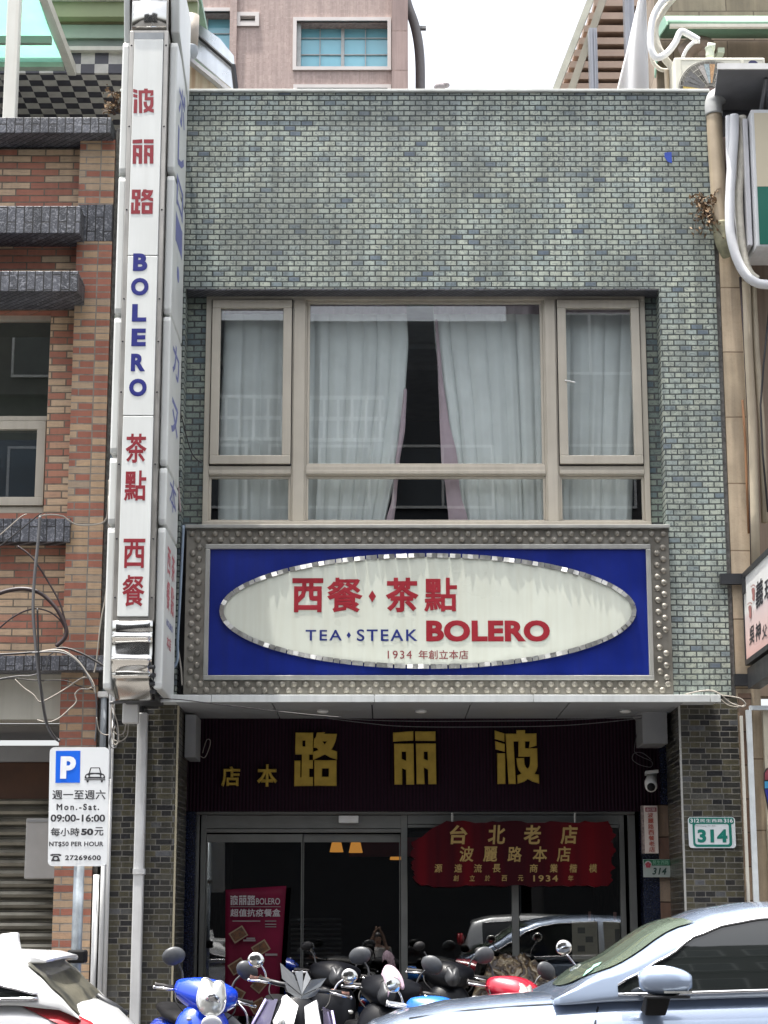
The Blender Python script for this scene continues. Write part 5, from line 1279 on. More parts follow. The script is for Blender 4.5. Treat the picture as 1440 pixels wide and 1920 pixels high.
cable('long pale cable hanging beside the vertical sign', [(204,930),(203,1040),(199,1110),(190,1160),(184,1210),(180,1245),(176,1262)], 0.009, cbw, -0.22)
cable('black cable crossing the slate ledge diagonally', [(-20,1040),(30,1000),(72,966),(78,963)], 0.007, cbl, -0.3)
cable('pale cable crossing the slate ledge diagonally', [(-20,1020),(15,990),(38,970),(50,964)], 0.007, cbw, -0.3)
cable('black cable from the sign foot along the ledge to the left', [(-20,1228),(40,1225),(90,1220),(120,1215),(150,1224),(180,1240),(205,1255)], 0.014, cbl, -0.32)
cable('pale cable arching from the ledge into the tangle', [(75,1222),(100,1219),(122,1222),(145,1238),(160,1258),(174,1280),(178,1300)], 0.012, cbw, -0.34)
cable('grey cable arching beside the pale one', [(60,1224),(100,1222),(128,1228),(150,1246),(165,1268),(175,1290)], 0.010, cbg, -0.36)
cable('thin grey cable looping over the beige box', [(-20,1276),(30,1268),(62,1266),(84,1255),(90,1232),(100,1224)], 0.007, cbg, -0.33)
cable('thin dark cable sagging across the beige box', [(-20,1278),(20,1272),(70,1276),(120,1276),(150,1287),(176,1294)], 0.007, cbl, -0.33)
cable('pale cable drooping across the beige box', [(28,1274),(45,1290),(62,1302),(75,1316),(95,1308),(125,1290),(150,1273),(162,1270),(170,1274)], 0.009, cbw, -0.34)
cable('pale cable in a wide bow under the beige box', [(70,1350),(90,1354),(110,1347),(130,1330),(143,1316),(141,1302),(150,1292),(165,1292),(178,1286)], 0.009, cbw, -0.34)
cable('black cable going down from tangle on the brick pier', [(178,1288),(181,1320),(181,1350),(180,1372),(178,1390)], 0.012, cbg, -0.12)
gt = 'cables under the vertical sign'
cable('grey cable bundle running under the sign foot', [(206,1318),(225,1316),(250,1312),(280,1309),(300,1306)], 0.02, cbg, -0.55, gt)
cable('pale loop hanging below the sign foot', [(212,1318),(208,1340),(210,1375),(214,1395),(222,1390),(221,1360),(214,1335),(212,1318)], 0.008, cbw, -0.5, gt)
cable('dark loop hanging below the sign foot', [(209,1320),(212,1350),(220,1372),(219,1398),(210,1402),(205,1390),(212,1365),(215,1340)], 0.008, cbg, -0.46, gt)
cable('pale cable bow between junction box and pipes', [(241,1358),(238,1380),(226,1390),(214,1388)], 0.007, cbw, -0.4, gt)
cable('second pale cable bow below the junction box', [(236,1358),(232,1374),(222,1378),(213,1372)], 0.007, cbw, -0.42, gt)
cable('pale cable bow crossing the grey pipe', [(181,1345),(186,1370),(198,1378),(210,1374),(216,1362)], 0.007, cbw, -0.3, gt)
cable('thick grey riser cable at the foot of the vertical sign', [(207.5,1296),(207,1340),(206,1420),(205,1460)], 0.02, M('riser_grey', (0.36,0.37,0.38), 0.5), -0.35, gt)
cable('long dark wire sagging from the sign foot to the canopy edge', [(280,1309),(340,1312),(420,1322),(560,1338),(640,1345)], 0.006, cbl, -0.5, gt)
gr_ = 'wires beneath the canopy'
cable('thin grey wire sagging under the soffit', [(515,1332),(640,1347),(760,1352),(900,1352),(1060,1350),(1203,1342)], 0.005, cbg, 0.3, gr_)
cable('second grey wire sagging lower under the soffit', [(560,1340),(680,1355),(760,1362),(900,1363),(1060,1360),(1203,1347)], 0.005, cbg, 0.32, gr_)
cable('white wire looped at the left end of the dark panel', [(370,1345),(375,1385),(372,1400),(374,1415),(384,1420),(393,1400),(394,1388),(388,1387),(383,1400),(380,1412)], 0.005, cbw, 0.9, gr_)
cable('grey wire coil hanging right of the gold characters', [(1200,1346),(1190,1400),(1192,1412),(1205,1420),(1222,1428),(1220,1438),(1200,1434),(1186,1424),(1190,1412),(1205,1412),(1222,1425)], 0.005, cbg, 0.9, gr_)
cable('white cable tied at the right tip of the canopy', [(1285,1302),(1312,1296),(1335,1295),(1352,1303),(1370,1318),(1392,1325),(1398,1320),(1388,1310),(1370,1306),(1354,1304)], 0.009, cbw, -0.38, gr_)
cable('lower strand of white cable at canopy tip', [(1352,1312),(1365,1322),(1385,1326),(1396,1322)], 0.008, cbw, -0.36, gr_)
gb = 'cables between the vertical sign and the window'
cable('grey blue cable bundle beside the studded frame', [(344,985),(341,1050),(337,1130),(333,1200),(332,1240),(316,1262)], 0.018, M('blue_grey_cable', (0.22,0.28,0.36), 0.5), -0.12, gb)
cable('thin pale cable beside the studded frame', [(332,1205),(336,1230),(340,1260),(341,1285)], 0.010, cbw, -0.1, gb)
cable('dark cable dropping along the left jamb', [(336,545),(332,640),(333,740),(345,800),(360,850),(378,868)], 0.008, cbl, -0.05, gb)
cable('pale pipe like cable at the parapet edge beside the vertical sign', [(331,505),(330,560),(329,615),(331,625)], 0.02, cbw, -0.06, gb)
cable('black cable running down the tile edge from the roof corner', [(337,175),(333,300),(334,420),(336,545)], 0.012, cbl, -0.03, gb)
cable('bent brown conduit loop beside the vertical sign', [(325,735),(335,760),(334,800),(326,830),(333,900),(338,960)], 0.014, M('pinkish_conduit', (0.33,0.27,0.27), 0.5), -0.08, gb)
# right-hand side: stained rain pipe, lagged refrigerant hoses
Yq = -0.14
t_ = pipe('stained tan rain pipe at the right edge of the green wall', [(1339,215,Yq),(1342,280,Yq),(1346,340,Yq),(1350,400,Yq),(1353,425,Yq)], 0.078, tan_pipe, 'pipe', 'rain_pipe', n=14)
m = MB(); m.tube(spline([V(1339,216,Yq), V(1338,196,Yq), V(1342,184,Yq), V(1352,180,Yq+0.1), V(1360,182,Yq+0.4)], 5), 0.088, 14); adopt(m.build('elbow', M('pale_elbow', (0.44,0.45,0.44), 0.45, 0, 0.15, 8), None, smooth=True), t_)
m = MB(); m.tube(spline([V(1352,418,Yq), V(1355,440,Yq), V(1360,458,Yq), V(1369,475,Yq+0.05)], 5), 0.09, 14); adopt(m.build('stained_elbow', M('mossy_elbow', (0.27,0.26,0.17), 0.7, 0, 0.4, 12), None, smooth=True), t_)
lag = M('white_lagging', (0.66,0.67,0.69), 0.55, 0, 0.06, 6, bump=0.2); lagc = M('cream_lagging', (0.58,0.55,0.47), 0.7, 0, 0.15, 14, bump=0.8)
gl_ = 'lagged hoses on the right wall'
def hose(lb, pts, r, mt, Y): 
    m = MB(); m.tube(spline([V(p[0], p[1], p[2] if len(p) > 2 else Y) for p in pts], 8), r, 10); o = m.build('hose', mt, None, smooth=True); tag(o, lb, 'hose', gl_)
hose('smooth white hose bowing down to the right edge', [(1377,216),(1376,260),(1372,310),(1369,360),(1368,400),(1370,440),(1380,480),(1396,512),(1418,530),(1445,534)], 0.046, lag, -0.4)
hose('thinner white hose left of the thick white one', [(1366,218),(1366,260),(1368,310),(1371,330)], 0.03, lag, -0.35)
hose('crumbly cream hose right of the smooth white one', [(1392,218),(1392,270),(1389,320),(1386,370),(1388,420),(1394,470),(1404,508),(1420,524)], 0.038, lagc, -0.36)
hose('thin white hose crossing behind the thick one', [(1376,340),(1379,380),(1383,420),(1388,455)], 0.022, lag, -0.3)
gu = 'hoses looping round the mint awning'
def hose2(lb, pts, r, mt, Y): 
    m = MB(); m.tube(spline([V(p[0], p[1], p[2] if len(p) > 2 else Y) for p in pts], 8), r*0.72, 10); o = m.build('hose', mt, None, smooth=True); tag(o, lb, 'hose', gu)
hose2('outermost pale hose curling down left of the mint awning', [(1262,-10),(1240,5),(1224,35),(1220,70),(1222,95),(1232,108),(1250,100),(1266,80),(1276,60),(1290,64),(1310,76)], 0.05, lag, 0.9)
hose2('bumpy cream hose behind the outermost hose', [(1268,-10),(1250,10),(1232,40),(1228,62),(1234,88),(1248,112),(1258,125),(1262,150),(1264,180)], 0.055, lagc, 1.0)
hose2('thin cream hose in the upper loop', [(1252,-10),(1236,20),(1226,50),(1220,85),(1224,115),(1238,130),(1254,132)], 0.03, lagc, 1.1)
hose2('pale bent drain hose above the air conditioner', [(1280,108),(1288,92),(1300,80),(1312,78)], 0.028, lag, 1.1)
hose2('straight tan pipe beside the air conditioner', [(1251,190),(1251,160),(1250,132)], 0.035, tan_pipe, 1.0)
m = MB(); m.tube(spline([V(1331,108,1.0), V(1331,95,1.0), V(1329,88,1.0)], 4), 0.045, 10); m.tube([V(1326,88,1.0), V(1340,90,1.0)], 0.05, 10); o = m.build('pipe', M('pale_green_pipe', (0.45,0.5,0.42), 0.5), None, smooth=True); tag(o, 'short pale green pipe stub on top of the air conditioner', 'pipe')
m = MB(); m.tube(spline([V(1284,100,1.4), V(1300,86,1.4), V(1322,86,1.4), V(1326,100,1.4)], 5), 0.1, 12); o = m.build('duct', M('brown_duct', (0.17,0.13,0.10), 0.6), None, smooth=True); tag(o, 'dark brown bent duct behind the air conditioner', 'duct')
gp_ = 'vertical conduits on the stone pier'
def cond(lb, pts, r, mt, Y=-0.05): 
    m = MB(); m.tube([V(p[0], p[1], Y) for p in pts], r, 8); o = m.build('conduit', mt, None, smooth=True); tag(o, lb, 'conduit', gp_)
beigep = M('beige_conduit', (0.44,0.38,0.28), 0.55, 0, 0.15, 4, streak=0.4, dirt=(0.25,0.18,0.12))
cond('beige conduit, widest one right of the stone pier', [(1398,530),(1402,640),(1410,800),(1414,960),(1416,1060)], 0.05, beigep)
cond('dark thin conduit along the stone pier edge', [(1388,520),(1396,640),(1404,800),(1408,980),(1410,1075)], 0.014, cbb, -0.06)
cond('pale conduit at the far right wall', [(1412,540),(1418,660),(1428,800),(1434,980)], 0.035, beigep, -0.02)
cond('black cable hanging on the far right wall', [(1444,560),(1432,680),(1426,760),(1430,850),(1440,960)], 0.010, cbl, -0.1)
cond('rusty thin pipe on the stone pier', [(1392,750),(1397,820),(1400,900),(1404,1000)], 0.012, M('rusty_pipe', (0.26,0.13,0.06), 0.8))
# dry weeds
dry1 = M('dry_leaf', (0.20,0.13,0.07), 0.8, 0, 0.4, 30); dry2 = M('dark_dry_stem', (0.09,0.055,0.04), 0.8)
def weed(label, px, py, Y, n, spread, seed, drop):
    root = thing('dry_plant', label, 'plant', (WX(px,py,Y), Y, WZ(py,Y)))
    r = random.Random(seed); lm = MB(); sm = MB()
    for k in range(n):
        a = r.uniform(0, 6.28); L_ = r.uniform(0.3, 1.0)*spread
        p0 = V(px+r.uniform(-4,4), py+r.uniform(-8,18), Y)
        p1 = p0+Vector((math.cos(a)*L_*0.6, -abs(r.gauss(0.06,0.05)), r.uniform(-drop, 0.55)*L_*1.3)); pm = (p0+p1)/2+Vector((r.uniform(-.04,.04),-0.03,r.uniform(0,.06)))
        sm.tube([p0, pm, p1], [0.007,0.005,0.002], 4)
        for q in (pm, p1, p1.lerp(pm, .5)):
            for _ in range(3):
                d = Vector((r.gauss(0,1), r.gauss(0,1), r.gauss(0,1)-0.6)).normalized(); s_ = r.uniform(0.015, 0.042); u = d.cross(Vector((r.gauss(0,1),r.gauss(0,1),r.gauss(0,1)))).normalized()
                q2 = q+Vector((r.gauss(0,.02),r.gauss(0,.02),r.gauss(0,.02)))
                lm.add([q2-u*s_*.35, q2+d*s_, q2+u*s_*.35, q2-d*s_*.6], [(0,1,2,3)])
    sm.build('stem', dry2, root); lm.build('foliage', dry1, root)
weed('brown dried weed hanging from the stained rain pipe', 1322, 388, -0.12, 34, 0.25, 3, 1.0)
weed('dry twigs growing beside the top of the left ledge', 216, 200, 0.1, 16, 0.30, 6, 0.2)
o = MB(); o.prism([W(1246,286,-0.004), W(1259,285,-0.004), W(1260,306,-0.004), W(1252,303,-0.004), W(1246,294,-0.004)], -0.004, -0.001); o = o.build('paint_patch', M('blue_paint_patch', (0.02,0.06,0.36), 0.6)); tag(o, 'small blue paint patch on the green tiles near the top right', 'patch')
# security camera
xq, zq = W(1219, 1462, 0.75)
t = thing('security_camera', 'white security camera on a bracket at the right end of the dark panel', 'security camera', (xq, 0.75, zq))
m = MB(); m.loft([[(xq-0.06,0.62,zq+0.045),(xq+0.07,0.66,zq+0.06),(xq+0.07,0.66,zq+0.09),(xq-0.06,0.62,zq+0.075)], [(xq-0.02,0.98,zq+0.055),(xq+0.09,0.98,zq+0.07),(xq+0.09,0.98,zq+0.10),(xq-0.02,0.98,zq+0.085)]]); m.build('bracket', white_b, t)
m = MB(); m.tube([(xq+0.03,0.8,zq+0.05),(xq+0.0,0.72,zq-0.03),(xq-0.01,0.62,zq-0.075)], [0.045,0.06,0.058], 14); o2 = m.build('housing', white_b, t, smooth=True)
m = MB(); m.ell((xq-0.012,0.61,zq-0.08), (0.04,0.03,0.04)); adopt(m.build('lens', black_m, None, smooth=True), o2)

# ------------------------------------------------------------------ cars
paint_blue = M('silver_blue_paint', (0.32,0.395,0.53), 0.22, 0.35, 0.03, 1, coat=1.0)
paint_white = M('white_car_paint', (0.66,0.67,0.68), 0.3, 0, 0.03, 1, coat=0.8)
paint_silver = M('silver_car_paint', (0.40,0.41,0.42), 0.3, 0.5, 0.03, 1, coat=0.8)
car_glass = M('car_side_glass', (0.010,0.012,0.012), 0.03, 0, 0.05, 1, spec=0.8)
car_wind = M('car_windscreen', (0.13,0.165,0.13), 0.04, 0, 0.15, 2, spec=0.8, coat=0.3)  # opaque pane; light coming through the glass is put into the pale green
dust_glass = NT('dusty_rear_glass'); c = dust_glass.coords(); nz = dust_glass.noise(c, 28, 6, 0.7); n2 = dust_glass.noise(c, 3)
dust_glass.princ(dust_glass.mix(dust_glass.ramp(n2, [(0.35,0.0),(0.6,1.0)]), (0.035,0.038,0.036), dust_glass.ramp(nz, [(0.35,(0.095,0.09,0.07)),(0.65,(0.19,0.18,0.14))])), 0.3, 0, 0.35)
chrome_d = M('trim_chrome', (0.6,0.6,0.62), 0.15, 1.0, 0.05)
red_lens = M('red_tail_lens', (0.36,0.012,0.02), 0.1, 0, 0.35, 5, coat=1.0); clear_lens = M('clear_lamp_lens', (0.40,0.41,0.40), 0.16, 0.45, 0.35, 14, coat=1.0)
def sym(half):                    # half section from top centre (y>=0) down to bottom centre -> closed ring
    return [(-y, z) for y, z in half[::-1] if y > 1e-6]+[(y, z) for y, z in half] if False else [(y, z) for y, z in half]+[(-y, z) for y, z in half[::-1] if y > 1e-6]
def car(label, loc, rotz, paint, L, hood, belt, roof, hw, xb0, xb1, xr1, wins, wind=None, rear=None, kind='car'):
    root = thing('parked_car', label, kind, loc, 'cars parked in the street', True, (0,0,rotz))
    top = lambda x: interp(hood, x) if x < xb0 else interp(belt, x)
    W_ = lambda x: interp(hw, x)
    ring = []; N = 56
    for i in range(N+1):
        x = L*(0.5-0.5*math.cos(math.pi*i/N)) if True else L*i/N
        zt_ = top(x); w_ = W_(x); zb_ = 0.24+0.18*max(0, 1-x/0.25)+0.15*max(0, 1-(L-x)/0.3); zm = min(0.62, zt_-0.12)
        half = [(0.0,zt_),(0.30*w_,zt_-0.003),(0.55*w_,zt_-0.010),(0.74*w_,zt_-0.028),(0.87*w_,zt_-0.06),(0.955*w_,zt_-0.115),(0.99*w_,(zt_-0.16)*0.7+zm*0.3),(1.0*w_,zm+0.04),(1.0*w_,zm-0.06),(0.985*w_,zb_+0.12),(0.93*w_,zb_),(0.5*w_,zb_-0.02),(0,zb_-0.02)]
        ring.append([(x, y, z) for y, z in sym(half)])
    m = MB(); m.loft(ring, True); body = m.build('body', paint, root, smooth=True)
    zbelt = lambda x: interp(belt, x)-0.02
    R_ = lambda x: interp(roof, x)
    ys = lambda x, z: (W_(x)-0.035)-0.24*max(0, z-zbelt(x))-0.34*max(0, z-zbelt(x))**2
    cant = lambda x: R_(x)-0.075*min(1, max(0,(R_(x)-zbelt(x))/0.3))
    ring = []; N = 48
    for i in range(N+1):
        x = xb0-0.03+(xb1-xb0+0.03)*i/N; zr = R_(x); cz_ = cant(x); yc_ = ys(x, cz_)
        half = [(0,zr),(0.3*yc_,zr-0.002),(0.6*yc_,zr-0.012),(0.82*yc_,zr-0.032*min(1,(zr-zbelt(x))/0.3)-0.002),(0.94*yc_,(zr+cz_)/2-0.008),(yc_,cz_)]
        for k in range(1, 6):
            z = cz_+(zbelt(x)-0.03-cz_)*k/5; half.append((ys(x, max(z, zbelt(x))), z))
        ring.append([(x, y, z) for y, z in sym(half)])
    m = MB(); m.loft(ring, True, True); cab = m.build('cabin', paint, root, smooth=True)
    # windows follow the cabin surface, 5 mm proud
    for nm, mt, poly_t, poly_b, sides in wins:
        for sd in sides:
            m = MB(); xa, xe = poly_t[0][0], poly_t[-1][0]
            def f_(u, v):
                x = xa+(xe-xa)*u; a = interp(poly_t, x); bb2 = interp(poly_b, x); z = bb2+(a-bb2)*v
                return (x, sd*(ys(x, z)+0.006), z)
            m.grid(f_, 24, 8); o = m.build(nm, mt, root, smooth=True)
            m = MB(); pl = [f_(k/20, 0) for k in range(21)]; m.tube([(p[0], p[1]+sd*0.004, p[2]-0.012) for p in pl], 0.011, 6)
            pl = [f_(k/24, 1) for k in range(25)]; m.tube([(p[0], p[1]+sd*0.003, p[2]+0.006) for p in pl], 0.008, 6)
            m.build('window_trim', chrome_d, o, smooth=True)
    def topglass(nm, x0_, x1_, k0, mt, bow=0.0):
        m = MB()
        def f_(u, v):
            x = x0_+(x1_-x0_)*v; x += bow*abs(u*2-1)**2.4*(1-0.75*v); zr = R_(x); cz_ = cant(x); yc_ = ys(x, cz_)*k0; y = (u*2-1)*yc_; a = abs(y)/ys(x, cz_)
            z = zr-0.012*min(1, a/0.6) if a < 0.6 else zr-0.012-(a-0.6)/0.4*(zr-cz_)*0.55
            n_ = Vector((-(R_(x+0.02)-R_(x-0.02))/0.04, 0, 1)).normalized()
            return (x+n_.x*0.012, y, z+n_.z*0.012)
        m.grid(f_, 16, 12); return m.build(nm, mt, root, smooth=True)
    if wind: topglass('windscreen', wind[0], wind[1], 0.91, wind[2], 0.2)
    if rear: topglass('rear_window', rear[0], rear[1], 0.88, rear[2])
    for x in (0.85, L-0.85):
        for sd in (-1, 1):
            m = MB(); yy = sd*(W_(x)-0.1)
            for rr3, a_, c_ in ((0.33, -0.11, 0.11),):
                m.tube([(x, yy-0.11, 0.33), (x, yy-0.09, 0.33), (x, yy+0.09, 0.33), (x, yy+0.11, 0.33)], [0.30,0.33,0.33,0.30], 28)
            wl = m.build('wheel', black_m, root, smooth=False)
            m = MB(); m.tube([(x, yy+sd*0.105, 0.33), (x, yy+sd*0.118, 0.33)], [0.22,0.2], 20); m.build('rim', chrome_d, wl)
    return root, ys, R_, cant, W_, top
xn = -0.20
suv, ys, R_, cant, W_, top = car('silver blue crossover car parked facing left, its windscreen and side mirror showing', (xn, -5.63, 0), 0, paint_blue, 4.65,
    [(0,0.62),(0.03,0.80),(0.12,0.885),(0.33,0.955),(0.63,1.01),(0.97,1.045),(1.25,1.062)], [(1.2,1.062),(1.6,1.085),(2.6,1.11),(3.6,1.15),(4.3,1.15),(4.55,1.08),(4.65,0.85)],
    [(1.19,1.05),(1.22,1.075),(1.5,1.235),(1.96,1.495),(2.2,1.575),(2.45,1.61),(2.9,1.625),(3.4,1.60),(3.9,1.53),(4.3,1.38),(4.5,1.12)],
    [(0,0.55),(0.06,0.68),(0.2,0.80),(0.5,0.87),(1.0,0.905),(2.0,0.915),(3.6,0.91),(4.3,0.86),(4.65,0.72)], 1.22, 4.5, 2.0,
    [('side_window', car_glass, [(1.56,1.12),(1.65,1.17),(1.85,1.275),(2.04,1.40),(2.23,1.465),(2.45,1.50),(2.95,1.52)], [(1.56,1.085),(2.95,1.118)], (-1,1)),
     ('side_window', car_glass, [(3.02,1.52),(3.4,1.50),(3.8,1.44)], [(3.02,1.122),(3.8,1.15)], (-1,1))],
    (1.27, 2.0, car_wind), (3.98, 4.42, car_glass))
# SUV extras in its own frame
def lp(X, Y, Z): return (X-xn, Y+5.63, Z)
m = MB(); mx0, mz0 = W(1199, 1871, -6.72); mx1, mz1 = W(1295, 1810, -6.72)
cxm, czm = (mx0+mx1)/2-xn, (mz0+mz1)/2
rg = []
for k in range(13):
    u = k/12; e_ = math.sin(math.pi*(0.06+0.88*u))**0.42
    ww, hh = 0.075*e_, (mz1-mz0)/2*e_*(1.0-0.12*u)
    xx = cxm+(mx1-mx0)*(u-0.5)
    rg.append([(xx, -1.09+ww*math.cos(q*math.pi/8)*(1.15), czm+0.008*(1-u)+hh*math.copysign(abs(math.sin(q*math.pi/8))**0.8, math.sin(q*math.pi/8))) for q in range(16)])
m.loft(rg, True); mir = m.build('side_mirror', paint_blue, suv, smooth=True)
m = MB(); m.loft([[(cxm-0.11,-1.13,czm-0.075),(cxm+0.03,-1.13,czm-0.075),(cxm+0.03,-1.02,czm-0.075),(cxm-0.11,-1.02,czm-0.075)], [(cxm-0.12,-1.08,czm-0.19),(cxm+0.0,-1.08,czm-0.19),(cxm+0.0,-0.87,czm-0.17),(cxm-0.12,-0.87,czm-0.17)]]); m.build('mirror_stalk', black_m, mir, bevel=0.01)
m = MB(); m.box(cxm-0.13, cxm+0.13, -1.165, -1.02, czm-0.092, czm-0.076); m.build('mirror_base', dark_grey, mir, bevel=0.006)
m = MB(); m.box(cxm-0.02, cxm+0.14, -1.178, -1.12, czm-0.062, czm-0.05); m.build('mirror_indicator', clear_lens, mir)
def bodyline(pts, r, nm, mt, sd=-1):
    m = MB(); q = []
    for x, z in pts:
        zt_ = top(x); zm = min(0.62, zt_-0.12); w_ = W_(x)
        tab = sorted([(zt_-0.028,0.74*w_),(zt_-0.06,0.87*w_),(zt_-0.115,0.955*w_),((zt_-0.16)*0.7+zm*0.3,0.99*w_),(zm+0.04,w_),(zm-0.06,w_),(0.36,0.985*w_)])
        y = tab[0][1]
        for (za, ya), (zb2, yb2) in zip(tab, tab[1:]):
            if za <= z <= zb2: y = ya+(yb2-ya)*(z-za)/(zb2-za)
        if z > tab[-1][0]: y = tab[-1][1]
        q.append((x, sd*(y+0.001), z))
    m.tube(q, r, 5); return m.build(nm, mt, suv, smooth=True)
seam = M('panel_gap', (0.02,0.024,0.03), 0.8)
bodyline([(1.47,1.035),(1.44,0.98),(1.42,0.9),(1.41,0.8),(1.42,0.6),(1.44,0.45)], 0.008, 'door_gap', seam)
bodyline([(2.98,1.06),(2.98,0.95),(2.98,0.8),(2.95,0.6),(2.9,0.45)], 0.008, 'door_gap', seam)
bodyline([(0.35,0.925),(0.7,0.975),(1.0,1.0),(1.25,1.015),(1.44,1.02)], 0.008, 'bonnet_gap', seam)
bodyline([(2.55,0.985),(2.62,0.99),(2.72,0.99),(2.78,0.985)], 0.016, 'door_handle', chrome_d)
m = MB()
for k in range(2):
    m.add([(1.38+k*0.055, -0.66+k*0.11, R_(1.38+k*0.055)+0.003), (1.43+k*0.055,-0.67+k*0.11,R_(1.43+k*0.055)+0.003), (1.46+k*0.055,-0.58+k*0.11,R_(1.46+k*0.055)+0.012), (1.41+k*0.055,-0.57+k*0.11,R_(1.41+k*0.055)+0.012)], [(0,1,2,3)])
m.build('windscreen_sticker', M('mint_sticker', (0.25,0.55,0.42), 0.4, 0, 0.4, 50), suv)
for sd in (-1, 1):
    m = MB(); m.ell((0.14, sd*0.62, 0.78), (0.14,0.13,0.06)); m.build('headlight', clear_lens, suv, smooth=True)
m = MB(); m.box(-0.02, 0.05, -0.45, 0.45, 0.42, 0.66); m.build('grille', black_m, suv, bevel=0.02)

# the white hatchback
xw = -5.74
wc, ys2, R2, cant2, W2, top2 = car('white hatchback with a dusty rear window and red tail lamp, at the left edge', (xw, -5.75, 0), 0, paint_white, 4.25,
    [(0,0.5),(0.05,0.70),(0.3,0.80),(0.9,0.88),(1.25,0.92)], [(1.2,0.94),(2.0,0.99),(3.0,1.04),(3.6,1.065),(3.85,1.04),(4.02,0.97),(4.14,0.87),(4.2,0.76),(4.25,0.6)],
    [(1.2,0.93),(1.6,1.12),(2.1,1.30),(2.5,1.345),(3.0,1.35),(3.4,1.325),(3.62,1.285),(3.70,1.22),(3.82,1.10),(3.93,0.985),(3.98,0.93)],
    [(0,0.55),(0.1,0.72),(0.5,0.84),(1.2,0.87),(3.2,0.88),(3.7,0.865),(4.05,0.80),(4.25,0.70)], 1.2, 3.98, 2.1,
    [('side_window', car_glass, [(1.7,1.05),(2.1,1.19),(2.6,1.235),(3.1,1.235)], [(1.7,1.0),(3.1,1.05)], (-1,1)),
     ('side_window', car_glass, [(3.16,1.20),(3.4,1.175),(3.55,1.11),(3.74,1.07)], [(3.16,1.052),(3.74,1.064)], (-1,1))],
    (1.28, 2.06, car_wind), (3.64, 3.95, dust_glass.mat))
m = MB()   # roof spoiler
sec = []
for k in range(9):
    v = -1+2*k/8; y = v*0.60; x_ = 3.80-0.05*v*v; zb3 = 1.275-0.02*v*v
    sec.append([(3.42, y, R2(3.42)-0.035*v*v+0.004), (x_-0.1, y, zb3+0.04), (x_, y, zb3+0.012), (x_-0.01, y, zb3-0.008), (3.6, y, R2(3.6)-0.035*v*v-0.01)])
m.loft(sec, True, True); m.build('roof_spoiler', paint_white, wc, smooth=False, bevel=0.008)
m = MB(); fx0, fz0 = 3.30, R2(3.3)
pr_ = [(fx0-0.08,-0.004),(fx0-0.02,0.03),(fx0+0.06,0.08),(fx0+0.12,0.088),(fx0+0.16,0.088),(fx0+0.165,0.05),(fx0+0.18,-0.01)]
rg = [[(x, -0.035*k2, fz0+z-0.003) for x, z in pr_] for k2 in (1,)]+[[(x, 0.0-0.012, fz0+z*1.0+0.004) for x, z in pr_]]+[[(x, 0.012, fz0+z+0.004) for x, z in pr_]]+[[(x, 0.035, fz0+z-0.003) for x, z in pr_]]
m.loft(rg, True, True); m.build('roof_antenna', paint_white, wc, smooth=False)
for sd in (-1, 1):
    m = MB()
    def tl(u, v):
        x = 3.62+0.58*u; zc2 = top2(x)-0.03-0.03*u; h_ = 0.025+0.15*u
        z = zc2-h_*v; zt_ = top2(x); w_ = W2(x)
        tab = [(zt_-0.16,0.99),(zt_-0.115,0.955),(zt_-0.06,0.87),(zt_-0.028,0.74),(zt_,0.5)]
        y = 1.0
        if z > tab[0][0]:
            for (za, ya), (zb2, yb2) in zip(tab, tab[1:]):
                if za <= z <= zb2: y = ya+(yb2-ya)*(z-za)/(zb2-za)
        return (x, sd*(y*w_+0.008), z+0.006)
    m.grid(tl, 14, 8); m.build('tail_lamp', red_lens, wc, smooth=True)
m = MB(); m.tube([(3.9,0.42,1.03),(4.0,0.46,0.95),(4.08,0.5,0.90)], [0.02,0.035,0.03], 8); m.build('rear_wiper', dark_grey, wc, smooth=True)

# silver people carrier behind the viewer, seen only as a reflection in the shop glass
mp, *_r = car('silver grey people carrier seen only mirrored in the right shop window', (6.2, -20.3, 0), math.pi, paint_silver, 4.7,
    [(0,0.55),(0.05,0.75),(0.3,0.92),(0.9,1.0),(1.1,1.02)], [(1.05,1.02),(2.0,1.05),(3.5,1.08),(4.4,1.06),(4.6,0.95),(4.7,0.6)],
    [(1.05,1.03),(1.5,1.32),(2.0,1.62),(2.4,1.72),(3.2,1.75),(4.0,1.71),(4.4,1.62),(4.6,1.08)],
    [(0,0.55),(0.1,0.72),(0.5,0.85),(1.2,0.89),(3.6,0.89),(4.4,0.86),(4.7,0.75)], 1.05, 4.6, 2.0,
    [('side_window', car_glass, [(1.5,1.2),(2.0,1.5),(2.5,1.58),(3.2,1.6),(4.2,1.55)], [(1.5,1.06),(4.2,1.1)], (-1,1))], (1.12, 2.0, car_wind), (4.42, 4.58, car_glass))
m = MB(); m.ell((4.62,-0.72,1.22), (0.05,0.1,0.13)); m.build('tail_lamp', red_lens, mp, smooth=True); m = MB(); m.ell((4.62,0.72,1.22), (0.05,0.1,0.13)); m.build('tail_lamp', red_lens, mp, smooth=True)

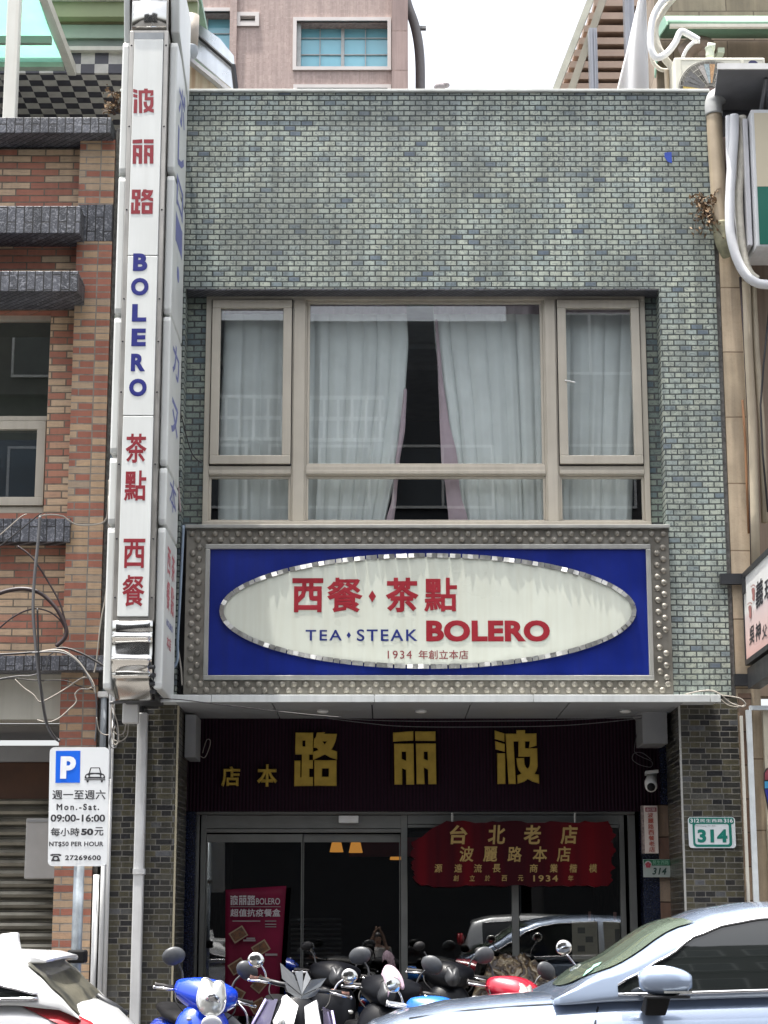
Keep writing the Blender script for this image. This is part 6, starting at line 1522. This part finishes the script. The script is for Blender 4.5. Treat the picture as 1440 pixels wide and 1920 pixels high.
# ------------------------------------------------------------------ scooters
def torus(m, c, R0, r0, nu=24, nv=8):
    rings = []
    for i in range(nu):
        a = 2*math.pi*i/nu
        rings.append([(c[0]+r0*math.cos(2*math.pi*j/nv), c[1]+(R0+r0*math.sin(2*math.pi*j/nv))*math.cos(a), c[2]+(R0+r0*math.sin(2*math.pi*j/nv))*math.sin(a)) for j in range(nv)])
    m.loft(rings+[rings[0]], False)
grip_m = M('dark_grip', (0.03,0.028,0.028), 0.6); mirror_shell = M('grey_mirror_shell', (0.05,0.054,0.06), 0.4, 0.0, 0.15, 20, spec=0.35); brown_grip = M('brown_grip', (0.20,0.10,0.075), 0.6)
def scooter(label, px, Y, yaw, lean, paint, trim, seatm, style='round', mirrors='oval', grip=grip_m, extra=None, shell=None, ls=0.66, ms=1.0, lamp=clear_lens, dz=0.0, glossy_parts=True):
    x_ = WX(px, 1840, Y)
    root = thing('motor_scooter', label, 'scooter', (x_, Y, 0.127+dz), 'scooters parked on the pavement', True, (0, lean, yaw))
    for yy in (-0.60, 0.58):
        m = MB(); torus(m, (0, yy, 0.24), 0.185, 0.055); wl = m.build('wheel', black_m, root, smooth=True)
        m = MB(); m.tube([(-0.03,yy,0.24),(0.03,yy,0.24)], 0.14, 16); m.build('rim', alu_grey, wl)
    m = MB()
    def fen(u, v):
        a = math.radians(-10+200*u); w_ = (v-0.5)*2; rr = 0.275-0.05*w_*w_
        return (0.085*w_, -0.60-rr*math.cos(a), 0.24+rr*math.sin(a))
    m.grid(fen, 16, 6); m.build('front_fender', paint, root, smooth=True, solid=0.006)
    m = MB()
    for sx_ in (-0.07, 0.07): m.tube([(sx_,-0.60,0.24),(sx_*0.9,-0.42,0.62)], 0.022, 8)
    m.build('fork', dark_grey, root, smooth=True)
    m = MB(); rings = []
    for z, hw_, fd, bd_ in ((0.30,0.08,0.03,0.03),(0.40,0.15,0.08,0.04),(0.52,0.195,0.11,0.04),(0.64,0.215,0.125,0.04),(0.74,0.20,0.115,0.035),(0.81,0.155,0.085,0.03),(0.85,0.09,0.05,0.02)):
        yc_ = -0.50+(z-0.3)*0.30
        rings.append([(hw_*math.copysign(abs(math.cos(a))**0.85, math.cos(a)), yc_+(-fd if math.sin(a) > 0 else bd_)*abs(math.sin(a)), z+0.02*math.sin(a)) for a in [2*math.pi*k/20 for k in range(20)]])
    m.loft(rings, True); m.build('front_shield', paint if style == 'round' else sc_black, root, smooth=True, sub=1)
    m = MB(); m.box(-0.15, 0.15, -0.30, 0.22, 0.27, 0.34); m.build('footboard', dark_grey, root, bevel=0.03)
    m = MB(); rings = []
    for y, hw_, z0_, z1_ in ((0.10,0.10,0.30,0.60),(0.2,0.17,0.28,0.68),(0.45,0.19,0.30,0.71),(0.75,0.17,0.42,0.72),(0.95,0.09,0.56,0.70),(1.0,0.03,0.62,0.67)):
        zc2, hh = (z0_+z1_)/2, (z1_-z0_)/2
        rings.append([(hw_*math.copysign(abs(math.cos(a))**0.7, math.cos(a)), y, zc2+hh*math.copysign(abs(math.sin(a))**0.7, math.sin(a))) for a in [2*math.pi*k/16 for k in range(16)]])
    m.loft(rings, True); m.build('rear_body', paint, root, smooth=True)
    m = MB(); rings = []
    for y, hw_, zc2, hh in ((0.10,0.08,0.70,0.03),(0.2,0.13,0.72,0.05),(0.45,0.155,0.735,0.055),(0.62,0.155,0.77,0.06),(0.85,0.13,0.785,0.05),(0.95,0.07,0.785,0.03)):
        rings.append([(hw_*math.cos(a), y, zc2+hh*math.sin(a)) for a in [2*math.pi*k/14 for k in range(14)]])
    m.loft(rings, True); m.build('seat', seatm, root, smooth=True)
    m = MB(); m.ell((0,1.0,0.64), (0.08,0.03,0.04)); m.build('tail_lamp', red_lens, root, smooth=True)
    zb_ = 0.93
    if style == 'round':
        m = MB(); rings = []
        for k in range(13):
            v = -1+2*k/12; x = 0.235*v; e_ = math.cos(v*math.pi/2*0.93)
            ry, rz = 0.035+0.115*e_**0.9, 0.032+0.098*e_**0.8
            yc_ = -0.24-0.10*e_; zc2 = zb_-0.025*e_+0.01
            rings.append([(x, yc_+ry*math.cos(a), zc2+rz*math.sin(a)-0.35*ry*max(0,-math.cos(a))*0.5) for a in [2*math.pi*q/16 for q in range(16)]])
        m.loft(rings, True); m.build('handlebar_cover', paint, root, smooth=True, sub=1)
        m = MB()
        def lens(u, v):                                 # teardrop headlamp lying on the nose
            a = 2*math.pi*u; r_ = v
            dq = math.degrees(a); nk = 1-0.24*math.exp(-((dq-90)/24)**2)+0.16*math.exp(-((dq-48)/20)**2)+0.16*math.exp(-((dq-132)/20)**2)
            lx = ls*0.100*math.cos(a)*r_*nk*(1.0-0.1*math.sin(a)); lz = ls*0.128*math.sin(a)*r_*nk
            return (lx, -0.515+0.05*(r_**2)+0.42*lz, zb_-0.015+lz)
        m.grid(lens, 40, 6); hl_ = m.build('headlamp', lamp, root, smooth=True)
        if ls == 1: MB().ell((0.0,-0.508,zb_-0.045), (0.055,0.014,0.06), 14, 8, Euler((0.38,0,0)).to_matrix()).build('reflector_bowl', chrome_d, hl_, smooth=True)
        m = MB(); m.tube([tuple(Vector(lens(k/40, 1.03))+Vector((0,0.004,0))) for k in range(41)], 0.007, 6); m.build('headlamp_rim', chrome_d if ls == 1 else paint, root, smooth=True)
    else:
        m = MB(); m.tube([(-0.3,-0.20,zb_),(-0.15,-0.27,zb_-0.01),(0.15,-0.27,zb_-0.01),(0.3,-0.20,zb_)], 0.018, 8); m.build('handlebar', dark_grey, root, smooth=True)
        m = MB(); m.box(-0.11,0.11,-0.33,-0.2,zb_-0.06,zb_+0.03); m.build('instrument_pod', dark_grey, root, bevel=0.03)
        m = MB()                                        # pointed split fly screen
        for sd in (-1, 1):
            m.add([(0,-0.40,zb_-0.06),(sd*0.05,-0.36,zb_+0.06),(sd*0.015,-0.33,zb_+0.11),(0,-0.36,zb_+0.02)] if sd > 0 else [(0,-0.40,zb_-0.06),(0,-0.36,zb_+0.02),(-0.015,-0.33,zb_+0.11),(-0.07,-0.36,zb_+0.085)], [(0,1,2,3)])
            m.add([(0,-0.40,zb_-0.06),(sd*0.13,-0.33,zb_+0.02),(sd*0.165,-0.30,zb_+0.085),(sd*0.055,-0.36,zb_+0.055)] if sd > 0 else [(0,-0.40,zb_-0.06),(-0.075,-0.36,zb_+0.07),(-0.18,-0.30,zb_+0.135),(-0.15,-0.33,zb_+0.03)], [(0,1,2,3)])
            m.add([(0,-0.41,zb_-0.10),(0,-0.405,zb_-0.065),(sd*0.13,-0.335,zb_+0.01),(sd*0.10,-0.35,zb_-0.05)][::sd], [(0,1,2,3)])
        m.build('fly_screen', M('pale_silver_panel', (0.19,0.20,0.21), 0.25, 0.4), root, solid=0.008)
        m = MB()                                        # angular front: two white blades, dark centre
        for sd in (-1, 1):
            m.loft([[(sd*0.02,-0.50,0.80),(sd*0.11,-0.40,0.86),(sd*0.13,-0.36,0.84),(sd*0.04,-0.42,0.78)], [(sd*0.05,-0.62,0.62),(sd*0.17,-0.48,0.68),(sd*0.19,-0.42,0.64),(sd*0.06,-0.5,0.58)], [(sd*0.02,-0.66,0.44),(sd*0.16,-0.52,0.44),(sd*0.16,-0.46,0.42),(sd*0.03,-0.56,0.42)]][::sd], True)
        m.build('front_blade', paint, root, bevel=0.006)
        for sd in (-1, 1):
            m = MB()
            m.loft([[(sd*0.16,-0.40,0.82),(sd*0.23,-0.33,0.80),(sd*0.21,-0.28,0.80)], [(sd*0.20,-0.50,0.60),(sd*0.30,-0.36,0.62),(sd*0.27,-0.30,0.62)], [(sd*0.17,-0.5,0.38),(sd*0.27,-0.4,0.36),(sd*0.23,-0.3,0.36)]][::sd], True)
            m.build('side_fairing', trim, root, bevel=0.006)
        vem = M('violet_edge', (0.40,0.36,0.62), 0.35, 0.2)
        for sd in (-1, 1): MB().tube([(sd*0.24,-0.345,0.80),(sd*0.305,-0.375,0.62),(sd*0.28,-0.41,0.38)], 0.010, 6).build('fairing_edge', vem, root, smooth=True)
        m = MB()
        for sd in (-1, 1): m.ell((sd*0.12,-0.60,0.62), (0.035,0.04,0.085), rot=Euler((0.5,0,sd*0.4)).to_matrix())
        m.build('headlamp', lamp, root, smooth=True)
    for sd in (-1, 1):
        m = MB(); m.tube([(sd*0.225,-0.215,zb_),(sd*0.24,-0.21,zb_),(sd*0.35,-0.18,zb_-0.005),(sd*0.362,-0.177,zb_-0.005)], [0.014,0.019,0.019,0.024], 10); gp2 = m.build('grip', grip, root, smooth=True)
        m = MB(); m.tube([(sd*0.215,-0.25,zb_-0.01),(sd*0.27,-0.275,zb_-0.015),(sd*0.37,-0.245,zb_-0.02)], [0.012,0.009,0.010], 8); m.ell((sd*0.375,-0.243,zb_-0.02),(0.012,0.012,0.012),8,6); m.build('brake_lever', chrome_d, gp2, smooth=True)
        m = MB()
        if mirrors == 'oval':
            m.tube(spline([(sd*0.17,-0.24,zb_+0.03),(sd*0.185,-0.23,zb_+0.09),(sd*0.20,-0.22,zb_+0.13),(sd*0.23,-0.215,zb_+0.17)], 4), 0.008, 8); st_ = m.build('mirror_stalk', dark_grey, root, smooth=True)
            m = MB(); m.ell((sd*0.275,-0.205,zb_+0.215), (0.086*ms,0.030,0.066*ms), 16, 10, Euler((0,sd*0.35,0)).to_matrix()); m.build('mirror', shell or mirror_shell, st_, smooth=True)
        else:
            m.tube(spline([(sd*0.25,-0.21,zb_+0.01),(sd*0.27,-0.2,zb_+0.06),(sd*0.31,-0.2,zb_+0.10)] if mirrors == 'round' else [(sd*0.17,-0.24,zb_+0.03),(sd*0.2,-0.22,zb_+0.12),(sd*0.27,-0.21,zb_+0.22)], 4), 0.0075, 8); st_ = m.build('mirror_stalk', chrome_d, root, smooth=True)
            cc_ = (sd*0.345,-0.195,zb_+0.125) if mirrors == 'round' else (sd*0.285,-0.2,zb_+0.27)
            m = MB(); m.ell(cc_, (0.062,0.022,0.055), 18, 10); m.build('mirror', chrome, st_, smooth=True)
    m = MB(); m.tube(spline([(0.22,-0.27,zb_-0.02),(0.20,-0.36,zb_-0.10),(0.10,-0.40,zb_-0.22),(0.05,-0.45,0.5)], 5), 0.006, 6); m.build('brake_cable', black_m, root, smooth=True)
    m = MB(); m.tube(spline([(-0.22,-0.27,zb_-0.02),(-0.22,-0.35,zb_-0.09),(-0.12,-0.40,zb_-0.2),(-0.05,-0.45,0.5)], 5), 0.006, 6); m.build('brake_cable', black_m, root, smooth=True)
    for sd in (-1, 1):
        m = MB(); m.ell((sd*0.145,-0.475,0.62), (0.035,0.03,0.022)); m.build('indicator', clear_lens, root, smooth=True)
    if extra: extra(root)
    return root
sc_blue = M('bright_blue_plastic', (0.008,0.05,0.52), 0.22, 0, 0.05, 3, coat=0.7); sc_white = M('white_scooter_plastic', (0.62,0.63,0.64), 0.25, 0, 0.05, 3, coat=0.5)
sc_black = M('black_scooter_plastic', (0.0035,0.004,0.006), 0.4, 0, 0.1, 3, coat=0.05, spec=0.15); sc_red = M('red_scooter_plastic', (0.36,0.012,0.03), 0.22, 0, 0.05, 3, coat=0.7)
seat_b = M('black_vinyl_seat', (0.005,0.005,0.006), 0.6, spec=0.15); sc_grey = M('dark_violet_grey_plastic', (0.05,0.045,0.085), 0.3, 0, 0.15, 6, coat=0.4)
def blue_extra(root):
    m = MB(); m.ell((0.02,-0.545,0.735), (0.075,0.02,0.062), rot=Euler((0.35,0,0)).to_matrix()); m.build('front_plate', sc_white, root, smooth=True)
    m = MB(); m.ell((-0.135,-0.50,0.74), (0.022,0.02,0.016)); m.build('reflector', clear_lens, root, smooth=True)
    m = MB(); m.tube(spline([(0.24,-0.28,0.91),(0.30,-0.33,0.85),(0.33,-0.33,0.74),(0.31,-0.32,0.6)], 5), 0.008, 6); m.build('brake_hose', chrome_d, root, smooth=True)
    m = MB(); m.grid(lambda u, v: (0.10+0.22*u, -0.33+0.02*math.sin(u*3), 0.84-0.42*v-0.10*u*u), 8, 10); m.build('leg_guard', M('grey_leg_guard', (0.17,0.175,0.18), 0.5), root, smooth=True, solid=0.006)
sc1 = scooter('bright blue scooter with a big teardrop headlamp beside the left pillar', 328, -3.7, 0.30, 0.19, sc_blue, sc_white, seat_b, 'round', 'oval', extra=blue_extra, dz=-0.05, ls=1)
sc2 = scooter('white and dark sport scooter with a pointed fly screen and round chrome mirrors', 516, -3.6, 0.16, 0.17, sc_white, sc_grey, seat_b, 'sport', 'round', brown_grip)
def cloth_extra(root): pass
sc3 = scooter('black scooter with a lavender cloth draped over its handlebar', 716, -3.0, -0.15, 0.12, sc_black, sc_black, seat_b, 'round', 'oval', lamp=dark_grey, dz=-0.05)
xq = WX(727, 1840, -3.36); zq = WZ(1810, -3.36)
m = MB()
def cl(u, v):
    a = u*2*math.pi; r_ = v
    fx_ = 0.125*r_*math.cos(a)*(1+0.10*math.sin(3*a)); fy_ = 0.185*r_*math.sin(a)
    drop = 0.20*r_**2.2*(1+0.35*math.sin(2*a+0.6)+0.14*math.sin(5*a))
    return (xq+fx_*(1-0.15*r_)+0.04*r_, -3.34+fy_*1.1, zq-drop+0.012*math.sin(6*a+3*r_)*r_)
m.grid(cl, 60, 16)
o = m.build('cloth', M('lavender_cloth', (0.46,0.34,0.42), 0.9, 0, 0.12, 10, bump=0.3), None, smooth=True, solid=0.006); tag(o, 'lavender pink cloth draped over the black scooter handlebar', 'cloth')
sc4 = scooter('white and blue scooter mostly hidden behind the bonnet of the silver blue car', 742, -3.9, 0.5, 0.2, M('light_blue_plastic', (0.012,0.13,0.50), 0.25, 0, 0.1, 3, coat=0.6), sc_white, seat_b, 'round', 'none_' if False else 'round', sc_white, dz=-0.17)
sc5 = scooter('red scooter in front of the ornamental rock', 890, -2.7, 0.42, 0.22, sc_red, sc_black, seat_b, 'round', 'oval', dz=-0.06)
sc6 = scooter('black scooter behind the white sport one with dark oval mirrors', 605, -0.15, 0.1, 0.1, sc_black, sc_black, seat_b, 'round', 'oval', shell=black_m, lamp=dark_grey, ms=0.62)
sc7 = scooter('black scooter between the lavender cloth and the red scooter', 812, -0.3, 0.15, 0.10, sc_black, sc_black, seat_b, 'round', 'oval', shell=black_m, lamp=dark_grey, ms=0.62)
sc8 = scooter('dark scooter behind the silver blue car, one tall round chrome mirror showing', 1128, -3.4, 0.2, -0.05, sc_black, sc_black, seat_b, 'round', 'tall')

# ------------------------------------------------------------------ across the street (seen in reflections)
far_a = M('grey_render', (0.055,0.057,0.062), 0.85, 0, 0.12, 2, streak=0.4); far_b = M('brown_grey_tile_wall', (0.075,0.07,0.068), 0.7, 0, 0.15, 2, streak=0.3); far_w = M('white_rail_paint', (0.65,0.65,0.63), 0.5)
far_g = M('far_window_glass', (0.02,0.025,0.03), 0.08, 0, 0.1, 1, spec=0.7)
def opp(label, x0, x1, h, mat, seed):
    Yo = -25.0; root = thing('opposite_building', label, 'building', ((x0+x1)/2, Yo, 0), 'buildings across the street')
    MB().box(x0+0.02, x1-0.02, Yo-8, Yo, 0, h).build('wall', mat, root)
    r = random.Random(seed); nf = int((h-4)/3.2)
    for k in range(nf):
        z = 4.6+k*3.2; n = int((x1-x0)/2.4)
        for i in range(n):
            xa = x0+0.5+i*(x1-x0-0.6)/n; wd = (x1-x0-0.6)/n-0.6
            MB().box(xa, xa+wd, Yo+0.003, Yo+0.05, z, z+1.4).build('window', far_g, root)
            m = MB(); bead(m, xa-0.06, xa+wd+0.06, z-0.06, z+1.46, 0.06, Yo+0.052, 0.04); m.box(xa+wd/2-0.03, xa+wd/2+0.03, Yo+0.052, Yo+0.09, z, z+1.4); m.build('window_frame', far_w, root)
        m = MB(); m.box(x0+0.03, x1-0.03, Yo+0.004, Yo+0.35, z-0.55, z-0.4); m.build('ledge', mat, root)
    MB().box(x0+0.3, x1-0.3, Yo+0.003, Yo+0.06, 0.2, 3.4).build('shop_opening', black_gap, root)
    return root
opp('grey building across the street mirrored in the glass, middle', -6, 3.2, 15.5, far_a, 1)
opp('brown tiled building across the street mirrored in the glass, to the left', -19, -6.2, 18, far_b, 2)
opp('brown tiled building across the street mirrored in the glass, to the right', 3.4, 19, 20, far_b, 3)
m = MB()
for k in range(15): m.box(-4.6+k*0.32, -4.54+k*0.32, -24.0, -23.95, 12.3, 13.3)
for z in (12.3, 12.8, 13.3): m.box(-4.65, 0.0, -24.02, -23.93, z, z+0.07)
o = m.build('balcony_rail', far_w, None); tag(o, 'white balcony railing across the street mirrored in the upstairs window', 'railing')

# ------------------------------------------------------------------ the photographer, mirrored in the right door leaf
def skin_body(name, verts, edges, radii, mat, parent=None, sub=2, root=0):
    me = bpy.data.meshes.new(name); me.from_pydata(verts, edges, []); me.materials.append(mat)
    o = bpy.data.objects.new(name, me); COL.objects.link(o)
    o.modifiers.new('skin', 'SKIN'); sv = me.skin_vertices[0].data
    for i, r in enumerate(radii): sv[i].radius = (r, r) if not isinstance(r, tuple) else r
    for i in range(len(radii)): sv[i].use_root = (i == root)
    d = o.modifiers.new('sub', 'SUBSURF'); d.levels = sub; d.render_levels = sub
    if parent is not None: adopt(o, parent)
    for p in me.polygons: p.use_smooth = True
    return o
skin_m = M('skin', (0.42,0.27,0.20), 0.55, 0, 0.08, 10); dress_m = M('pale_dress', (0.55,0.54,0.52), 0.8, 0, 0.08, 5); hair_m = M('black_hair', (0.015,0.012,0.012), 0.5)
px0, py0 = -0.12, -18.42
pt = thing('person', 'person in a pale loose dress raising a phone, mirrored in the glass door', 'person', (px0, py0, 0.0))
def P3(x, y, z): return (px0+x, py0+y, z)
vs = [P3(0,0,0.74),P3(0,0,0.92),P3(0,0.01,1.06),P3(0,0.01,1.12),P3(0,0.02,1.17),P3(0,0.03,1.25),P3(0,0.02,1.32),
      P3(-0.15,0.01,1.05),P3(-0.23,0.06,0.92),P3(-0.08,0.26,1.33),P3(-0.045,0.31,1.40), P3(0.15,0.01,1.05),P3(0.22,0.06,0.92),P3(0.09,0.26,1.33),P3(0.05,0.31,1.40),
      P3(-0.08,0,0.66),P3(-0.085,0.01,0.40),P3(-0.085,-0.01,0.08),P3(-0.085,0.10,0.04), P3(0.08,0,0.66),P3(0.085,0.01,0.40),P3(0.085,-0.01,0.08),P3(0.085,0.10,0.04)]
es = [(0,1),(1,2),(2,3),(3,4),(4,5),(5,6),(2,7),(7,8),(8,9),(9,10),(2,11),(11,12),(12,13),(13,14),(0,15),(15,16),(16,17),(17,18),(0,19),(19,20),(20,21),(21,22)]
rd = [(0.13,0.10),(0.11,0.09),(0.12,0.08),0.05,0.055,0.088,0.06,0.05,0.038,0.028,0.024,0.05,0.038,0.028,0.024,0.075,0.05,0.035,0.03,0.075,0.05,0.035,0.03]
skin_body('body', vs, es, rd, skin_m, pt)
m = MB(); rg = []
for z, rx, ry in ((1.09,0.07,0.06),(1.07,0.155,0.09),(1.0,0.165,0.11),(0.88,0.145,0.11),(0.72,0.17,0.14),(0.5,0.22,0.18),(0.28,0.26,0.21)):
    rg.append([P3(rx*math.cos(a)*(1+0.05*math.sin(5*a)*(1.1-z)), 0.005+ry*math.sin(a)*(1+0.05*math.sin(5*a)*(1.1-z)), z) for a in [2*math.pi*k/30 for k in range(30)]])
m.loft(rg, False); m.build('dress', dress_m, pt, smooth=True)
for sd in (-1, 1):
    MB().tube([P3(sd*0.12,0.01,1.055), P3(sd*0.17,0.02,1.01), P3(sd*0.235,0.07,0.915), P3(sd*0.185,0.15,1.06)], [0.06,0.066,0.062,0.075], 14, False).build('sleeve', dress_m, pt, smooth=True)
m = MB(); m.ell(P3(0,-0.01,1.285), (0.102,0.105,0.095), 18, 12); m.ell(P3(-0.075,-0.03,1.16), (0.035,0.05,0.13)); m.ell(P3(0.075,-0.03,1.16), (0.035,0.05,0.13)); m.build('hair', hair_m, pt, smooth=True)
fm = MB(); fm.ell(P3(-0.032,0.112,1.25), (0.012,0.006,0.007), 8, 6); fm.ell(P3(0.032,0.112,1.25), (0.012,0.006,0.007), 8, 6); fm.build('eyes', hair_m, pt, smooth=True)
MB().ell(P3(0,0.122,1.225), (0.012,0.018,0.02), 8, 6).build('nose', skin_m, pt, smooth=True)
MB().ell(P3(0,0.105,1.19), (0.024,0.007,0.007), 8, 6).build('mouth', M('lips', (0.3,0.1,0.09), 0.5), pt, smooth=True)
for sd in (-1, 1):
    hd_ = MB(); hd_.ell(P3(sd*0.046,0.315,1.415), (0.016,0.022,0.04), 10, 8); hb = hd_.build('hand', skin_m, pt, smooth=True)
    for k, ln in enumerate((0.05,0.058,0.055,0.045)):
        z_ = 1.455-k*0.019
        MB().tube([P3(sd*0.05,0.335,z_), P3(sd*0.052,0.352,z_+0.006), P3(sd*(0.052-ln*0.4),0.366,z_+0.008), P3(sd*(0.052-ln*0.75),0.364,z_+0.008)], [0.009,0.009,0.008,0.006], 7).build('finger', skin_m, hb, smooth=True)
    MB().tube([P3(sd*0.05,0.30,1.41), P3(sd*0.038,0.295,1.44), P3(sd*0.022,0.30,1.462)], [0.011,0.0095,0.007], 7).build('thumb', skin_m, hb, smooth=True)
ph = MB().box(px0-0.037, px0+0.037, py0+0.318, py0+0.327, 1.38, 1.535).build('phone', dark_grey, None, bevel=0.003)
tag(ph, 'dark phone held up by the mirrored person in the pale dress', 'phone')
